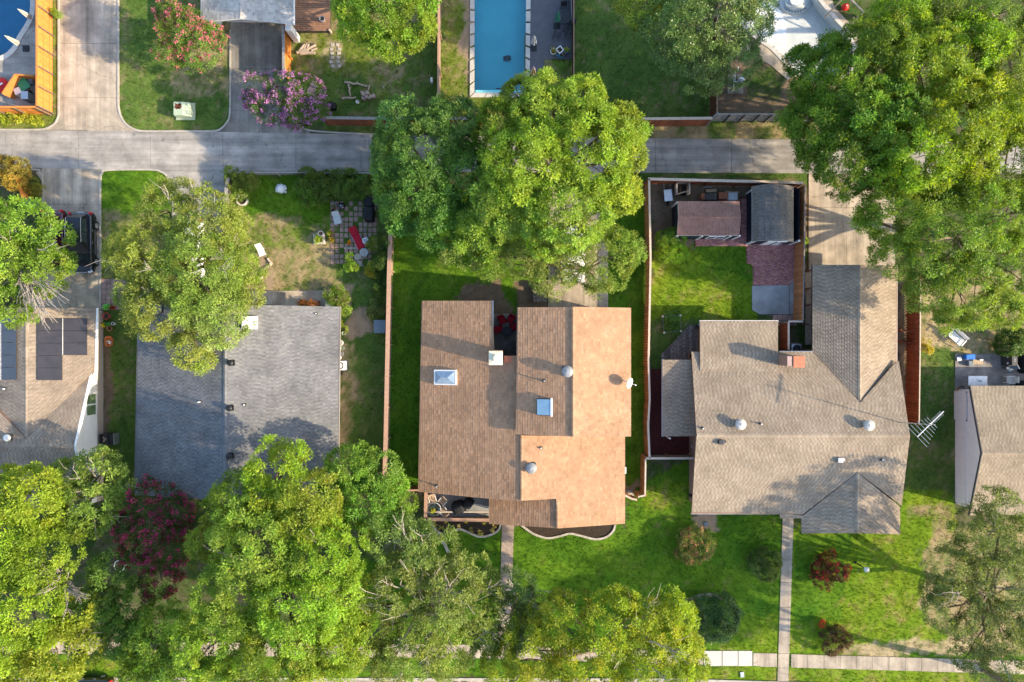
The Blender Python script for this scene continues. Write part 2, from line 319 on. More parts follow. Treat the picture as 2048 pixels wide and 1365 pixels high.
ZONES = [
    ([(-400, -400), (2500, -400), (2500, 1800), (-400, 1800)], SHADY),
    ([(-100, -80), (120, -80), (118, 262), (-100, 262)], YELLOW),
    ([(236, -80), (470, -80), (470, 264), (236, 264)], DULL),
    ([(380, 40), (465, 40), (465, 200), (420, 180), (380, 120)], STRAW), ([(340, 130), (465, 120), (465, 195), (350, 190)], DRY),
    ([(575, -80), (880, -80), (880, 240), (575, 240)], MIXED), ([(610, 60), (700, 60), (770, 150), (690, 165), (640, 130)], YELLOW), ([(655, 85), (690, 85), (690, 140), (655, 140)], STRAW),
    ([(800, 60), (880, 60), (880, 240), (800, 240)], DULL), ([(580, 150), (760, 160), (760, 240), (580, 240)], DULL),
    ([(880, -80), (950, -80), (950, 240), (880, 240)], YELLOW), ([(940, 185), (1100, 185), (1100, 240), (940, 240)], YELLOW), ([(925, -80), (945, -80), (945, 170), (925, 140)], BARE),
    ([(1090, 115), (1150, 115), (1150, 240), (1090, 240)], MIXED), ([(1148, -80), (1420, -80), (1420, 240), (1148, 240)], DULL),
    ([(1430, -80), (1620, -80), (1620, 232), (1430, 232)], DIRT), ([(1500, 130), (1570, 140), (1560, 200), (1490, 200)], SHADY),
    ([(640, 244), (1000, 244), (1000, 268), (640, 268)], DULL), ([(1230, 246), (1640, 246), (1640, 282), (1230, 282)], DRY), ([(1415, 246), (1475, 246), (1475, 280), (1415, 280)], DULL),
    ([(1280, 340), (1640, 340), (1640, 364), (1280, 364)], DULL),
    ([(198, 336), (350, 336), (350, 620), (198, 620)], MIXED), ([(202, 336), (345, 336), (345, 420), (202, 420)], LUSH),
    ([(204, 610), (285, 610), (280, 1000), (204, 1000)], DULL), ([(205, 690), (222, 690), (222, 930), (205, 930)], DIRT),
    ([(455, 345), (782, 345), (772, 990), (455, 990)], DULL), ([(480, 400), (660, 400), (672, 580), (480, 580)], MIXED), ([(540, 500), (672, 490), (672, 580), (540, 582)], DRY), ([(500, 500), (540, 520), (545, 585), (500, 585)], BARE),
    ([(470, 350), (700, 350), (640, 450), (500, 430), (470, 400)], LUSH),
    ([(680, 600), (772, 600), (770, 900), (676, 900)], DULL), ([(695, 620), (735, 610), (740, 660), (700, 680)], BARE), ([(678, 680), (706, 690), (706, 960), (678, 960)], DRY), ([(640, 570), (705, 570), (700, 610), (640, 600)], BARE),
    ([(782, 380), (1296, 380), (1290, 1000), (772, 1000)], LUSH), ([(920, 575), (1000, 560), (1035, 640), (985, 640), (980, 605), (910, 605)], DIRT), ([(1035, 560), (1100, 560), (1100, 620), (1035, 620)], DIRT),
    ([(1250, 965), (1292, 960), (1275, 1000), (1245, 1000)], BARE), ([(800, 985), (850, 985), (850, 1050), (800, 1050)], DRY),
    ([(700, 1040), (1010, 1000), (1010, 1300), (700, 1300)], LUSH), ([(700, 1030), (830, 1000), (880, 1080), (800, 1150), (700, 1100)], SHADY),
    ([(1000, 1050), (1250, 1050), (1250, 990), (1380, 920), (1380, 1030), (1570, 1030), (1570, 1308), (990, 1308)], LUSH),
    ([(1280, 980), (1370, 960), (1370, 1010), (1290, 1020)], BRIGHT), ([(1480, 1230), (1565, 1230), (1565, 1308), (1440, 1308)], BRIGHT), ([(1380, 1030), (1430, 1028), (1435, 1062), (1400, 1068)], BARE),
    ([(1300, 480), (1510, 480), (1510, 650), (1300, 650)], BRIGHT), ([(1300, 362), (1610, 362), (1600, 480), (1300, 500)], DIRT), ([(1390, 480), (1510, 480), (1510, 560), (1400, 540)], LUSH), ([(1300, 640), (1400, 640), (1380, 720), (1300, 740)], DULL),
    ([(1600, 362), (1618, 362), (1618, 560), (1600, 560)], DIRT),
    ([(1835, 540), (2400, 540), (2400, 990), (1820, 990)], DRY), ([(1840, 700), (1910, 700), (1910, 1000), (1810, 1000)], DULL), ([(1850, 560), (1900, 560), (1900, 700), (1850, 700)], STRAW),
    ([(1795, 975), (1912, 990), (1912, 1060), (1795, 1060)], BRIGHT), ([(1810, 1010), (1900, 1010), (1900, 1080), (1830, 1080)], MIXED), ([(1800, 1075), (2400, 1000), (2400, 1330), (1800, 1322)], DRY),
    ([(1575, 1060), (1870, 1030), (1850, 1100), (1838, 1140), (1850, 1170), (1832, 1200), (1860, 1235), (1880, 1265), (1920, 1310), (1570, 1310)], BRIGHT), ([(1588, 1070), (1700, 1070), (1680, 1240), (1580, 1240)], LUSH),
    ([(1690, 1285), (1960, 1280), (1960, 1318), (1690, 1316)], STRAW), ([(1640, 1295), (1700, 1280), (1720, 1310), (1640, 1312)], MIXED),
    ([(-400, 1310), (2500, 1310), (2500, 1358), (-400, 1358)], LUSH), ([(1330, 1330), (1960, 1330), (1960, 1420), (1330, 1420)], BRIGHT), ([(120, 1310), (260, 1310), (260, 1345), (120, 1345)], BRIGHT),
    ([(1740, 545), (1820, 545), (1820, 720), (1795, 720), (1795, 560)], DIRT), ([(1800, 560), (1812, 560), (1812, 850), (1800, 850)], BARE), ([(420, 40), (462, 40), (462, 100), (430, 100)], STRAW),
]
def ground_rgb(wx, wy):
    px = wx / S + CX; py = CY - wy / S
    jx = (fbm(wx * .9 + 40, wy * .9 + 7, 0) - .5) * 30; jy = (fbm(wx * .9 + 90, wy * .9 + 61, 1) - .5) * 30
    zi = np.zeros(wx.shape, int)
    for i, (poly, z) in enumerate(ZONES):
        if i: zi[inside(px + jx, py + jy, poly)] = i
    get = lambda f: np.array([f(z) for _, z in ZONES])[zi]
    g1, g2, d, a = get(lambda z: z['g'][0]), get(lambda z: z['g'][1]), get(lambda z: z['d']), get(lambda z: z['a'])
    n1 = fbm(wx * .55 + 100, wy * .55 + 100, 2); n2 = .6 * fbm(wx * 1.7 + 30, wy * 1.7 + 30, 3) + .4 * fbm(wx * 5 + 11, wy * 5 + 77, 1); n3 = fbm(wx * 3.2 + 5, wy * 3.2 + 9, 4)
    t = np.clip((n1 - .5) * 2.2 + .5, 0, 1)[..., None]; c = g1 * (1 - t) + g2 * t
    k = np.clip((n2 * .75 + n1 * .25 - .47 + (a - .5) * .5) * 6 + .5, 0, 1)[..., None]
    return (c * (1 - k) + d * k) * (.72 + .56 * n3)[..., None], zi
POOLS = {'blue': [(949, -120), (1054, -120), (1051, 187), (948, 187)]}
_pl = curve([(-260, -160), (-80, -230), (30, -120), (57, -40), (62, 0), (60, 30), (50, 52), (36, 74), (28, 92), (12, 108), (-8, 113), (-60, 100), (-150, 90), (-260, 40)], 5, True)
_pw = curve([(1470, -80), (1480, 30), (1510, 70), (1545, 95), (1590, 140), (1640, 165), (1698, 140), (1704, 100), (1690, 65), (1660, 30), (1630, -10), (1600, -90)], 5, True)
POOLS['deep'] = _pl; POOLS['white'] = _pw
xs = np.concatenate([np.arange(-320, -150, 10), np.arange(-150, -50, 1.5), np.arange(-50, 50.01, .25), np.arange(51, 150, 1.5), np.arange(150, 321, 10)])
ys = np.concatenate([np.arange(-320, -120, 10), np.arange(-120, -34, 1.5), np.arange(-34, 34.01, .3), np.arange(35, 120, 1.5), np.arange(120, 321, 10)])
GX, GY = np.meshgrid(xs, ys); nx, ny = len(xs), len(ys)
grgb, _ = ground_rgb(GX.ravel(), GY.ravel())
GZ = (fbm(GX * .8, GY * .8, 4) - .5) * .03
idx = np.arange(nx * ny).reshape(ny, nx)
F = np.stack([idx[:-1, :-1], idx[:-1, 1:], idx[1:, 1:], idx[1:, :-1]], -1).reshape(-1, 4)
fx = GX.ravel()[F].mean(1) / S + CX; fy = CY - GY.ravel()[F].mean(1) / S
keep = np.ones(len(F), bool)
for poly in POOLS.values(): keep &= ~inside(fx, fy, poly)
struct(arr_mesh('ground', np.stack([GX.ravel(), GY.ravel(), GZ.ravel() - .02], 1), F[keep], M['ground'], grgb))

# ---------------------------------------------------------------- paving
PAVED = []          # px polygons with no grass on them
def slabs(name, polys, m, z=.03, gap=.012, part='slab', kind='structure', depth=.12, label=None):
    r = D.objects.new(name, None); COL.objects.link(r); r['kind'] = kind
    for poly in polys:
        PAVED.append(poly); w = PW(poly); cx = sum(a for a, b in w) / len(w); cy = sum(b for a, b in w) / len(w)
        dm = max(max(abs(a - cx), abs(b - cy)) for a, b in w)
        w = [(cx + (a - cx) * (1 - gap / dm), cy + (b - cy) * (1 - gap / dm)) for a, b in w]
        dz = random.uniform(-.006, .006)
        MB().prism(w, z - depth, z + dz).build(part, m, r)
    return r
def lerp(t, a): # a: sorted [(x, v)]
    for (x0, v0), (x1, v1) in zip(a, a[1:]):
        if t <= x1: return v0 + (v1 - v0) * (t - x0) / (x1 - x0)
    return a[-1][1]
atop = [(-400, 259), (0, 260), (430, 264), (760, 270), (1300, 277), (2400, 285)]
amid = [(-400, 298), (0, 299), (760, 307), (1300, 311), (2400, 316)]
abot = [(-400, 334), (0, 336), (450, 343), (1300, 346), (2400, 350)]
jx = [-424, -279, -134, 11, 157, 301, 446, 592, 738, 880, 1025, 1166, 1311, 1463, 1610, 1760, 1905, 2050, 2200, 2350]
pol = []
for a, b in zip(jx, jx[1:]):
    pol += [[(a, lerp(a, atop)), (b, lerp(b, atop)), (b, lerp(b, abot)), (a, lerp(a, abot))]]
alley = slabs('alley', pol, M['greyconc'], z=.03)
pol = []
for y0, y1 in ((-240, -110), (-110, -10), (-10, 88), (88, 196)):
    pol += [[(118, y0), (175, y0), (175, y1), (118, y1)], [(175, y0), (237, y0), (237, y1), (175, y1)]]
CNE = curve([(237, 196), (238, 218), (244, 237), (255, 251), (272, 260), (290, 263)], 3); CNW = curve([(118, 216), (117, 234), (110, 248), (97, 256), (78, 260)], 3)
pol += [CNW + [(175, 261), (175, 196), (118, 196)], [(175, 196), (175, 262), (290, 263)] + CNE[::-1]]
slabs('side_street', pol, M['concrete'], z=.032)
slabs('driveway', [[(86, 337), (145, 338), (145, 409), (86, 409), (85, 365), (72, 345)], [(145, 338), (214, 339), (205, 346), (201, 360), (202, 409), (145, 409)],
    [(86, 409), (145, 409), (145, 545), (86, 545)], [(145, 409), (202, 409), (202, 545), (145, 545)], [(60, 545), (142, 545), (142, 618), (60, 618)], [(142, 545), (203, 545), (203, 618), (142, 618)]], M['concrete'], z=.034)
slabs('driveway', [[(318, 341), (402, 342), (402, 412), (345, 412), (343, 380), (334, 352)], [(402, 342), (462, 343), (452, 352), (447, 412), (402, 412)], [(345, 412), (402, 412), (402, 520), (345, 520)], [(402, 412), (447, 412), (447, 520), (402, 520)]], M['greyconc'], z=.034)
slabs('driveway', [[(461, 30), (520, 30), (520, 138), (461, 138)], [(520, 30), (567, 30), (567, 138), (520, 138)], [(461, 138), (520, 138), (520, 222), (461, 222)], [(520, 138), (572, 138), (572, 222), (520, 222)],
    [(461, 222), (520, 222), (520, 266), (424, 264), (441, 260), (453, 248), (460, 229)], [(520, 222), (574, 222), (588, 244), (620, 262), (620, 268), (520, 266)]], M['oldconc'], z=.034)
slabs('driveway', [[(1096, 345), (1168, 345), (1168, 500), (1096, 500)], [(1168, 345), (1216, 345), (1216, 500), (1168, 500)], [(1096, 500), (1168, 500), (1168, 640), (1096, 640)], [(1168, 500), (1216, 500), (1216, 640), (1168, 640)]], M['concrete'], z=.034)
slabs('driveway', [[(1617, 347), (1693, 347), (1693, 416), (1617, 416)], [(1693, 347), (1790, 347), (1790, 416), (1693, 416)], [(1617, 416), (1693, 416), (1693, 545), (1617, 545)], [(1693, 416), (1790, 416), (1790, 545), (1693, 545)], [(1610, 545), (1640, 545), (1640, 690), (1610, 690)]], M['concrete'], z=.034)
sw = [(-400, 1284), (0, 1290), (200, 1297), (960, 1303), (1450, 1318), (1900, 1331), (2400, 1346)]
sx = [-400 + 32.5 * i for i in range(86)]
swp = [[(a, lerp(a, sw) - 13.5), (b, lerp(b, sw) - 13.5), (b, lerp(b, sw) + 13.5), (a, lerp(a, sw) + 13.5)] for a, b in zip(sx, sx[1:]) if not (1400 < (a + b) / 2 < 1512) and not (1553 < (a + b) / 2 < 1585)]
swp += [[(1392, 1303), (1406, 1303), (1406, 1330), (1392, 1330)], [(1506, 1306), (1554, 1307), (1554, 1334), (1506, 1332)], [(1582, 1308), (1590, 1308), (1590, 1335), (1582, 1335)]]
pv = slabs('pavement', swp, M['concrete'], z=.035)
for a, b in ((1407, 1444), (1444, 1476), (1476, 1505)):
    MB().prism(PW([(a + .7, 1302), (b - .7, 1302), (b - .7, 1332), (a + .7, 1332)]), -.1, .042).build('slab', M['newconc'], pv, label='fresh white slab'); PAVED.append([(a, 1302), (b, 1302), (b, 1332), (a, 1332)])
wy = [1030, 1062, 1110, 1146, 1185, 1225, 1265, 1296]
slabs('front_path', [[(1004 - (a - 1050) * .03, a), (1028 - (a - 1050) * .03, a), (1028 - (b - 1050) * .03, b), (1004 - (b - 1050) * .03, b)] for a, b in zip(wy, wy[1:])], M['tanpave'], z=.035)
ry = [1030, 1076, 1120, 1165, 1215, 1260, 1307, 1336, 1380, 1430]
fl = lambda y: 1565 - (y - 1036) * .032
slabs('front_path', [[(fl(a), a), (fl(a) + 22, a), (fl(b) + 22, b), (fl(b), b)] for a, b in zip(ry, ry[1:])], M['concrete'], z=.036)
# the street along the bottom edge with its kerb
street = MB().prism(PW([(-600, 1362), (1340, 1362), (2600, 1400), (2600, 1700), (-600, 1700)]), -.2, -.012).build('street', M['concrete']); struct(street)
kb = MB(); kb.ribbon(PW([(-600, 1357), (100, 1357), (1340, 1359), (2600, 1396)]), .2, -.1, .09); struct(kb.build('kerb', M['kerb']))
PAVED.append([(-600, 1355), (1340, 1357), (2600, 1396), (2600, 1700), (-600, 1700)])
kb = MB()
for line in ([(237, -150), (237, 100), (237, 196), (238, 218), (244, 237), (255, 251), (272, 260), (290, 263), (360, 263), (424, 263), (441, 259), (453, 247), (460, 228), (461, 150), (461, 60)], [(118, -150), (118, 100), (118, 216), (117, 234), (110, 248), (97, 256), (78, 260), (0, 260), (-200, 259)],
    [(201, 620), (201, 450), (201, 362), (205, 347), (214, 341), (300, 340), (322, 344), (335, 354), (343, 380)], [(574, 225), (588, 244), (606, 257), (640, 264), (760, 270)], [(86, 500), (86, 420), (86, 360), (78, 346), (60, 339), (-200, 336)]):
    kb.ribbon(PW(curve(line, 3)), .13, -.08, .075)
struct(kb.build('alley_kerb', M['kerb']))
# single-piece paving
def pave(name, poly, m, z=.03, kind='structure', depth=.1):
    PAVED.append(poly); o = MB().prism(PW(poly), z - depth, z).build(name, m)
    o['kind'] = kind; return o
pave('pool_deck', [(1060, -120), (1143, -120), (1143, 119), (1089, 119), (1089, 195), (1058, 195)], M['slate'], .03)
pave('patio', [(980, 628), (1040, 628), (1040, 716), (980, 716)], M['oldconc'], .03)
pave('porch_floor', [(850, 980), (990, 980), (990, 1036), (850, 1036)], M['patio'], .1)
pave('back_patio', [(505, 583), (662, 581), (662, 622), (505, 622)], M['concrete'], .035)
pave('garden_slab', [(1504, 572), (1578, 571), (1578, 629), (1519, 629), (1504, 620)], M['patio'], .045)
pave('garden_slab', [(1579, 563), (1592, 563), (1592, 629), (1579, 629)], M['patio'], .043)
pave('side_patio', [(1910, 708), (2048, 708), (2048, 800), (1910, 800)], M['skirt'], .03)
pave('mulch_bed', [(1300, 738), (1332, 738), (1332, 870), (1394, 870), (1394, 918), (1300, 918)], M['redmulch'], .02)
pave('equipment_pad', [(1455, 150), (1486, 150), (1486, 188), (1455, 188)], M['skirt'], .06)
pave('front_bed', curve([(858, 1030), (862, 1046), (874, 1062), (890, 1068), (905, 1064), (918, 1058), (936, 1064), (958, 1073), (980, 1070), (997, 1060), (1001, 1045), (1001, 1030)], 3), M['mulch'], .05)
pave('front_bed', curve([(1040, 1040), (1046, 1054), (1068, 1068), (1095, 1076), (1120, 1072), (1140, 1067), (1160, 1071), (1190, 1078), (1212, 1074), (1228, 1060), (1230, 1040)], 3), M['mulch'], .05)
def edging(name, label, line, w=.16, z=.13, m='stone'):
    r = thing(name, label, 'edging', P(*line[len(line) // 2])); pts = PW(curve(line, 4))
    i = 0
    while i < len(pts) - 1:
        j = min(i + 2, len(pts) - 1); MB().ribbon([pts[i], pts[i + 1], pts[j]] if j > i + 1 else [pts[i], pts[j]], w, -.03, z + random.uniform(-.01, .01)).build('kerb_block', M[m], r, world=True); i = j
edging('bed_edging', 'wavy pale kerb round the planted bed before the railed porch', [(857, 1036), (862, 1046), (874, 1062), (890, 1068), (905, 1064), (918, 1058), (936, 1064), (958, 1073), (980, 1070), (997, 1060), (1002, 1045)])
edging('bed_edging', 'wavy pale kerb round the bare mulch bed below the tan roof', [(1040, 1048), (1050, 1056), (1068, 1068), (1095, 1076), (1120, 1072), (1140, 1067), (1160, 1071), (1190, 1078), (1212, 1074), (1226, 1062), (1230, 1050)])
edging('stone_edging', 'S-curved brown stone edging on the lawn by the dark rounded shrub', [(1358, 1202), (1380, 1200), (1396, 1193), (1412, 1189), (1430, 1191), (1444, 1199)], .22, .16, 'tanpave')
edging('stone_edging', 'pale curved stone edging running from the porch bed under the sparse tree', [(873, 1068), (882, 1078), (890, 1090), (897, 1105)], .22, .14)
# individually laid pavers
def pavers(name, x0, y0, nx_, ny_, dx, dy, m, skip=0.0, jit=.3, gap=1.2, z=.03, rot=0.0, base=None):
    r = D.objects.new(name, None); COL.objects.link(r); r['kind'] = 'structure'; me = None
    for i in range(nx_):
        for j in range(ny_):
            if random.random() < skip: continue
            px, py = x0 + (i + .5) * dx + random.uniform(-jit, jit), y0 + (j + .5) * dy + random.uniform(-jit, jit)
            if me is None:
                o = MB().box(0, 0, -.03, (dx - gap) * S, (dy - gap) * S, .10).build('paver', m, r); me = o.data
            else: o = D.objects.new('paver', me); COL.objects.link(o); o.parent = r
            o.location = P(px, py) + Vector((0, 0, z + random.uniform(-.012, .012))); o.rotation_euler = (0, 0, random.uniform(-.04, .04))
    return r
pavers('paved_terrace', 660, 402, 10, 12, 9.4, 10.6, M['pinkpave'], .12, .5, 2.2, .0)
pavers('paver_landing', 203, 558, 5, 6, 9.6, 10.4, M['pinkpave'], 0, .15, .8); PAVED.append([(203, 558), (251, 558), (251, 620), (203, 620)])
pavers('stepping_stones', 655, 578, 4, 3, 11, 9, M['tanpave'], .3, 1.0, 2.0, .0)
pavers('paver_landing', 1545, 630, 5, 2, 9.6, 11, M['pinkpave'], 0, .2, .8); PAVED.append([(1545, 630), (1593, 630), (1593, 652), (1545, 652)])
def bricks(name, poly, bw=.2, bh=.1, rot=False):
    PAVED.append(poly); w = PW(poly); r = MB().prism(w, -.08, .022).build(name, M['redmulch']); struct(r)
    a = np.array(w); x0, y0 = a.min(0); x1, y1 = a.max(0); V = []; Fq = []; T = []; row = 0; y = y0
    while y < y1 - bh:
        x = x0 + (row % 2) * bw / 2
        while x < x1 - bw:
            if inside(np.array([x + bw / 2]), np.array([y + bh / 2]), w)[0]:
                b = len(V); h = .036 + random.uniform(0, .008); g = .006; q = [(x + g, y + g), (x + bw - g, y + g), (x + bw - g, y + bh - g), (x + g, y + bh - g)]
                V += [(p[0], p[1], 0) for p in q] + [(p[0], p[1], h) for p in q]; c = random.uniform(.7, 1.3); T += [(c, c * random.uniform(.9, 1.1), c * random.uniform(.9, 1.15))] * 8
                Fq += [(b + 4, b + 5, b + 6, b + 7), (b, b + 1, b + 5, b + 4), (b + 1, b + 2, b + 6, b + 5), (b + 2, b + 3, b + 7, b + 6), (b + 3, b, b + 4, b + 7)]
            x += bw
        y += bh; row += 1
    arr_mesh('brick', V, Fq, M['redbrick'], np.array(T), r, 'stuff')
bricks('brick_terrace', [(1492, 488), (1592, 488), (1592, 571), (1507, 571), (1507, 532), (1494, 526)])
bricks('brick_path', [(1390, 472), (1496, 472), (1496, 493), (1390, 493)])
bricks('brick_path', [(1480, 395), (1496, 395), (1496, 472), (1480, 472)])

# ---------------------------------------------------------------- pools
def pool(name, label, poly, depth, floor_m, water_m, cw, cop_n=None, wz=-.12):
    r = thing(name, label, 'pool'); w = PW(poly); n = len(w); PAVED.append(poly)
    c = np.mean(w, 0); m = MB()
    m.add([(a, b, .0) for a, b in w] + [(a, b, -depth) for a, b in w], [(i, i + n, (i + 1) % n + n, (i + 1) % n) for i in range(n)] + [tuple(range(n, 2 * n))])
    m.build('basin', M[floor_m], r)
    A = sum(w[i - 1][0] * w[i][1] - w[i][0] * w[i - 1][1] for i in range(n)); sg = 1 if A > 0 else -1
    out = []
    for i in range(n):
        a, b, d = np.array(w[i - 1]), np.array(w[i]), np.array(w[(i + 1) % n])
        e1 = (b - a) / (np.linalg.norm(b - a) + 1e-9); e2 = (d - b) / (np.linalg.norm(d - b) + 1e-9); n1 = np.array((e1[1], -e1[0])) * sg; n2 = np.array((e2[1], -e2[0])) * sg
        q = (n1 + n2); q = q / (np.linalg.norm(q) + 1e-9); out.append(tuple(b + q * cw / max(.5, float(q @ n1))))
    PAVED.append([(a / S + CX, CY - b / S) for a, b in out])
    inn = [tuple(np.array(w[i]) * 1.0 + (np.array(w[i]) - np.array(out[i])) * .08) for i in range(n)]
    step = 1
    for i in range(n):      # coping stones, one by one
        j = (i + 1) % n; L = math.dist(w[i], w[j]); k = max(1, int(L / .9))
        for s in range(k):
            f = lambda p, q, t: (p[0] + (q[0] - p[0]) * t, p[1] + (q[1] - p[1]) * t)
            t0, t1 = s / k + .006, (s + 1) / k - .006
            MB().prism([f(inn[i], inn[j], t0), f(inn[i], inn[j], t1), f(out[i], out[j], t1), f(out[i], out[j], t0)], -.06, .07).build('coping_stone', M['coping'], r)
    if water_m:
        MB().add([(a, b, wz) for a, b in w], [tuple(range(n)) if sg > 0 else tuple(range(n))[::-1]]).build('water', M[water_m], r)
    return r
bp = pool('swimming_pool', 'long rectangular turquoise pool beside the dark grey deck', POOLS['blue'], 1.5, 'poolfloor', 'water', .33)
m = MB(); m.box(X(1001), Y(184), -.35, 4.0, .3, .6); m.build('step', M['poolfloor'], bp)
dp = pool('swimming_pool', 'deep blue curved pool inside the orange cedar fence', _pl, 1.8, 'deepfloor', 'deepwater', .36)
wp = pool('empty_pool', 'drained white plaster pool with curved walls and no water', _pw, .9, 'greyplaster', None, .28)
m = MB(); q = curve([(1530, -60), (1540, 10), (1552, 40), (1566, 58), (1577, 68), (1584, 55), (1580, 38), (1566, 20), (1556, -20), (1550, -60)], 4, True)
m.prism(PW([(1500, -60), (1565, 15), (1577, 40), (1578, 62), (1570, 72), (1548, 76), (1532, 80), (1512, 66), (1490, 30)]), -.95, -.55); m.build('shallow_ledge', M['plaster'], wp)
m = MB()
for k in range(3):
    rr = 30 - k * 8; m.prism(PW([(1598 + rr * math.cos(a), -2 + rr * .7 * math.sin(a)) for a in np.linspace(0, 2 * math.pi, 20)[:-1]]), -.9, -.72 + k * .2)
m.build('pool_step', M['greyplaster'], wp)
for k in range(9):
    a = R(35 + k * 14); MB().box(X(1598 + 26 * math.cos(a)), Y(-2 + 18 * math.sin(a)), -.70, .10, .10, .03, -a).build('tile', M['bluestain'], wp)
PAVED += [[(-200, -260), (95, -260), (95, 214), (-200, 214)]]
pave('pool_terrace', [(1600, -100), (1640, -100), (1668, 15), (1712, 60), (1720, 105), (1708, 100), (1692, 64), (1662, 28), (1634, -10)], M['concrete'], .025)
pave('pool_terrace', [(1480, 75), (1510, 80), (1562, 108), (1600, 150), (1575, 160), (1540, 130), (1500, 110)], M['concrete'], .025)
# concrete round the curved pool: quads between the coping and the fence
w = [p for p in _pl]; tp = MB()
n = len(w)
def ray_rect(p, c, x0, y0, x1, y1):
    dx, dy = p[0] - c[0], p[1] - c[1]; t = 1e9
    if dx > 0: t = min(t, (x1 - c[0]) / dx)
    if dx < 0: t = min(t, (x0 - c[0]) / dx)
    if dy > 0: t = min(t, (y1 - c[1]) / dy)
    if dy < 0: t = min(t, (y0 - c[1]) / dy)
    return (c[0] + dx * t, c[1] + dy * t)
c0 = (-90, -50); outer = []
for i in range(n):
    outer.append(ray_rect(w[i], c0, -300, -260, 103, 225))
tv = [(X(a), Y(b), .02) for a, b in w] + [(X(a), Y(b), .02) for a, b in outer]
tf = [(i, (i + 1) % n, (i + 1) % n + n, i + n) for i in range(n)]
# close the corners
tp.add(tv, tf)
for cxy, (sx_, sy_) in (((103, 225), (1, 1)), ((103, -260), (1, -1))):
    best = sorted(range(n), key=lambda i: math.dist(outer[i], cxy))[:2]
    tp.add([(X(outer[best[0]][0]), Y(outer[best[0]][1]), .02), (X(cxy[0]), Y(cxy[1]), .02), (X(outer[best[1]][0]), Y(outer[best[1]][1]), .02)], [(0, 1, 2)])
o = tp.build('pool_terrace', M['greyconc']); struct(o)
# ---------------------------------------------------------------- houses
class Plane:          # z = a + b x + c y
    def __init__(s, a, b=0.0, c=0.0): s.a, s.b, s.c = a, b, c
    def z(s, x, y): return s.a + s.b * x + s.c * y
    def at(s, px, py):
        x0, y0 = (px - CX) * S, (CY - py) * S
        z = (s.a + s.b * x0 + s.c * y0) / (1 + (s.b * x0 + s.c * y0) / H)
        return (x0 * (1 - z / H), y0 * (1 - z / H), z)
def plane_x(px, z, slope): return Plane(z - slope * X(px, z), slope, 0)
def plane_y(py, z, slope): return Plane(z - slope * Y(py, z), 0, slope)     # slope along +y (towards the top of the photo)

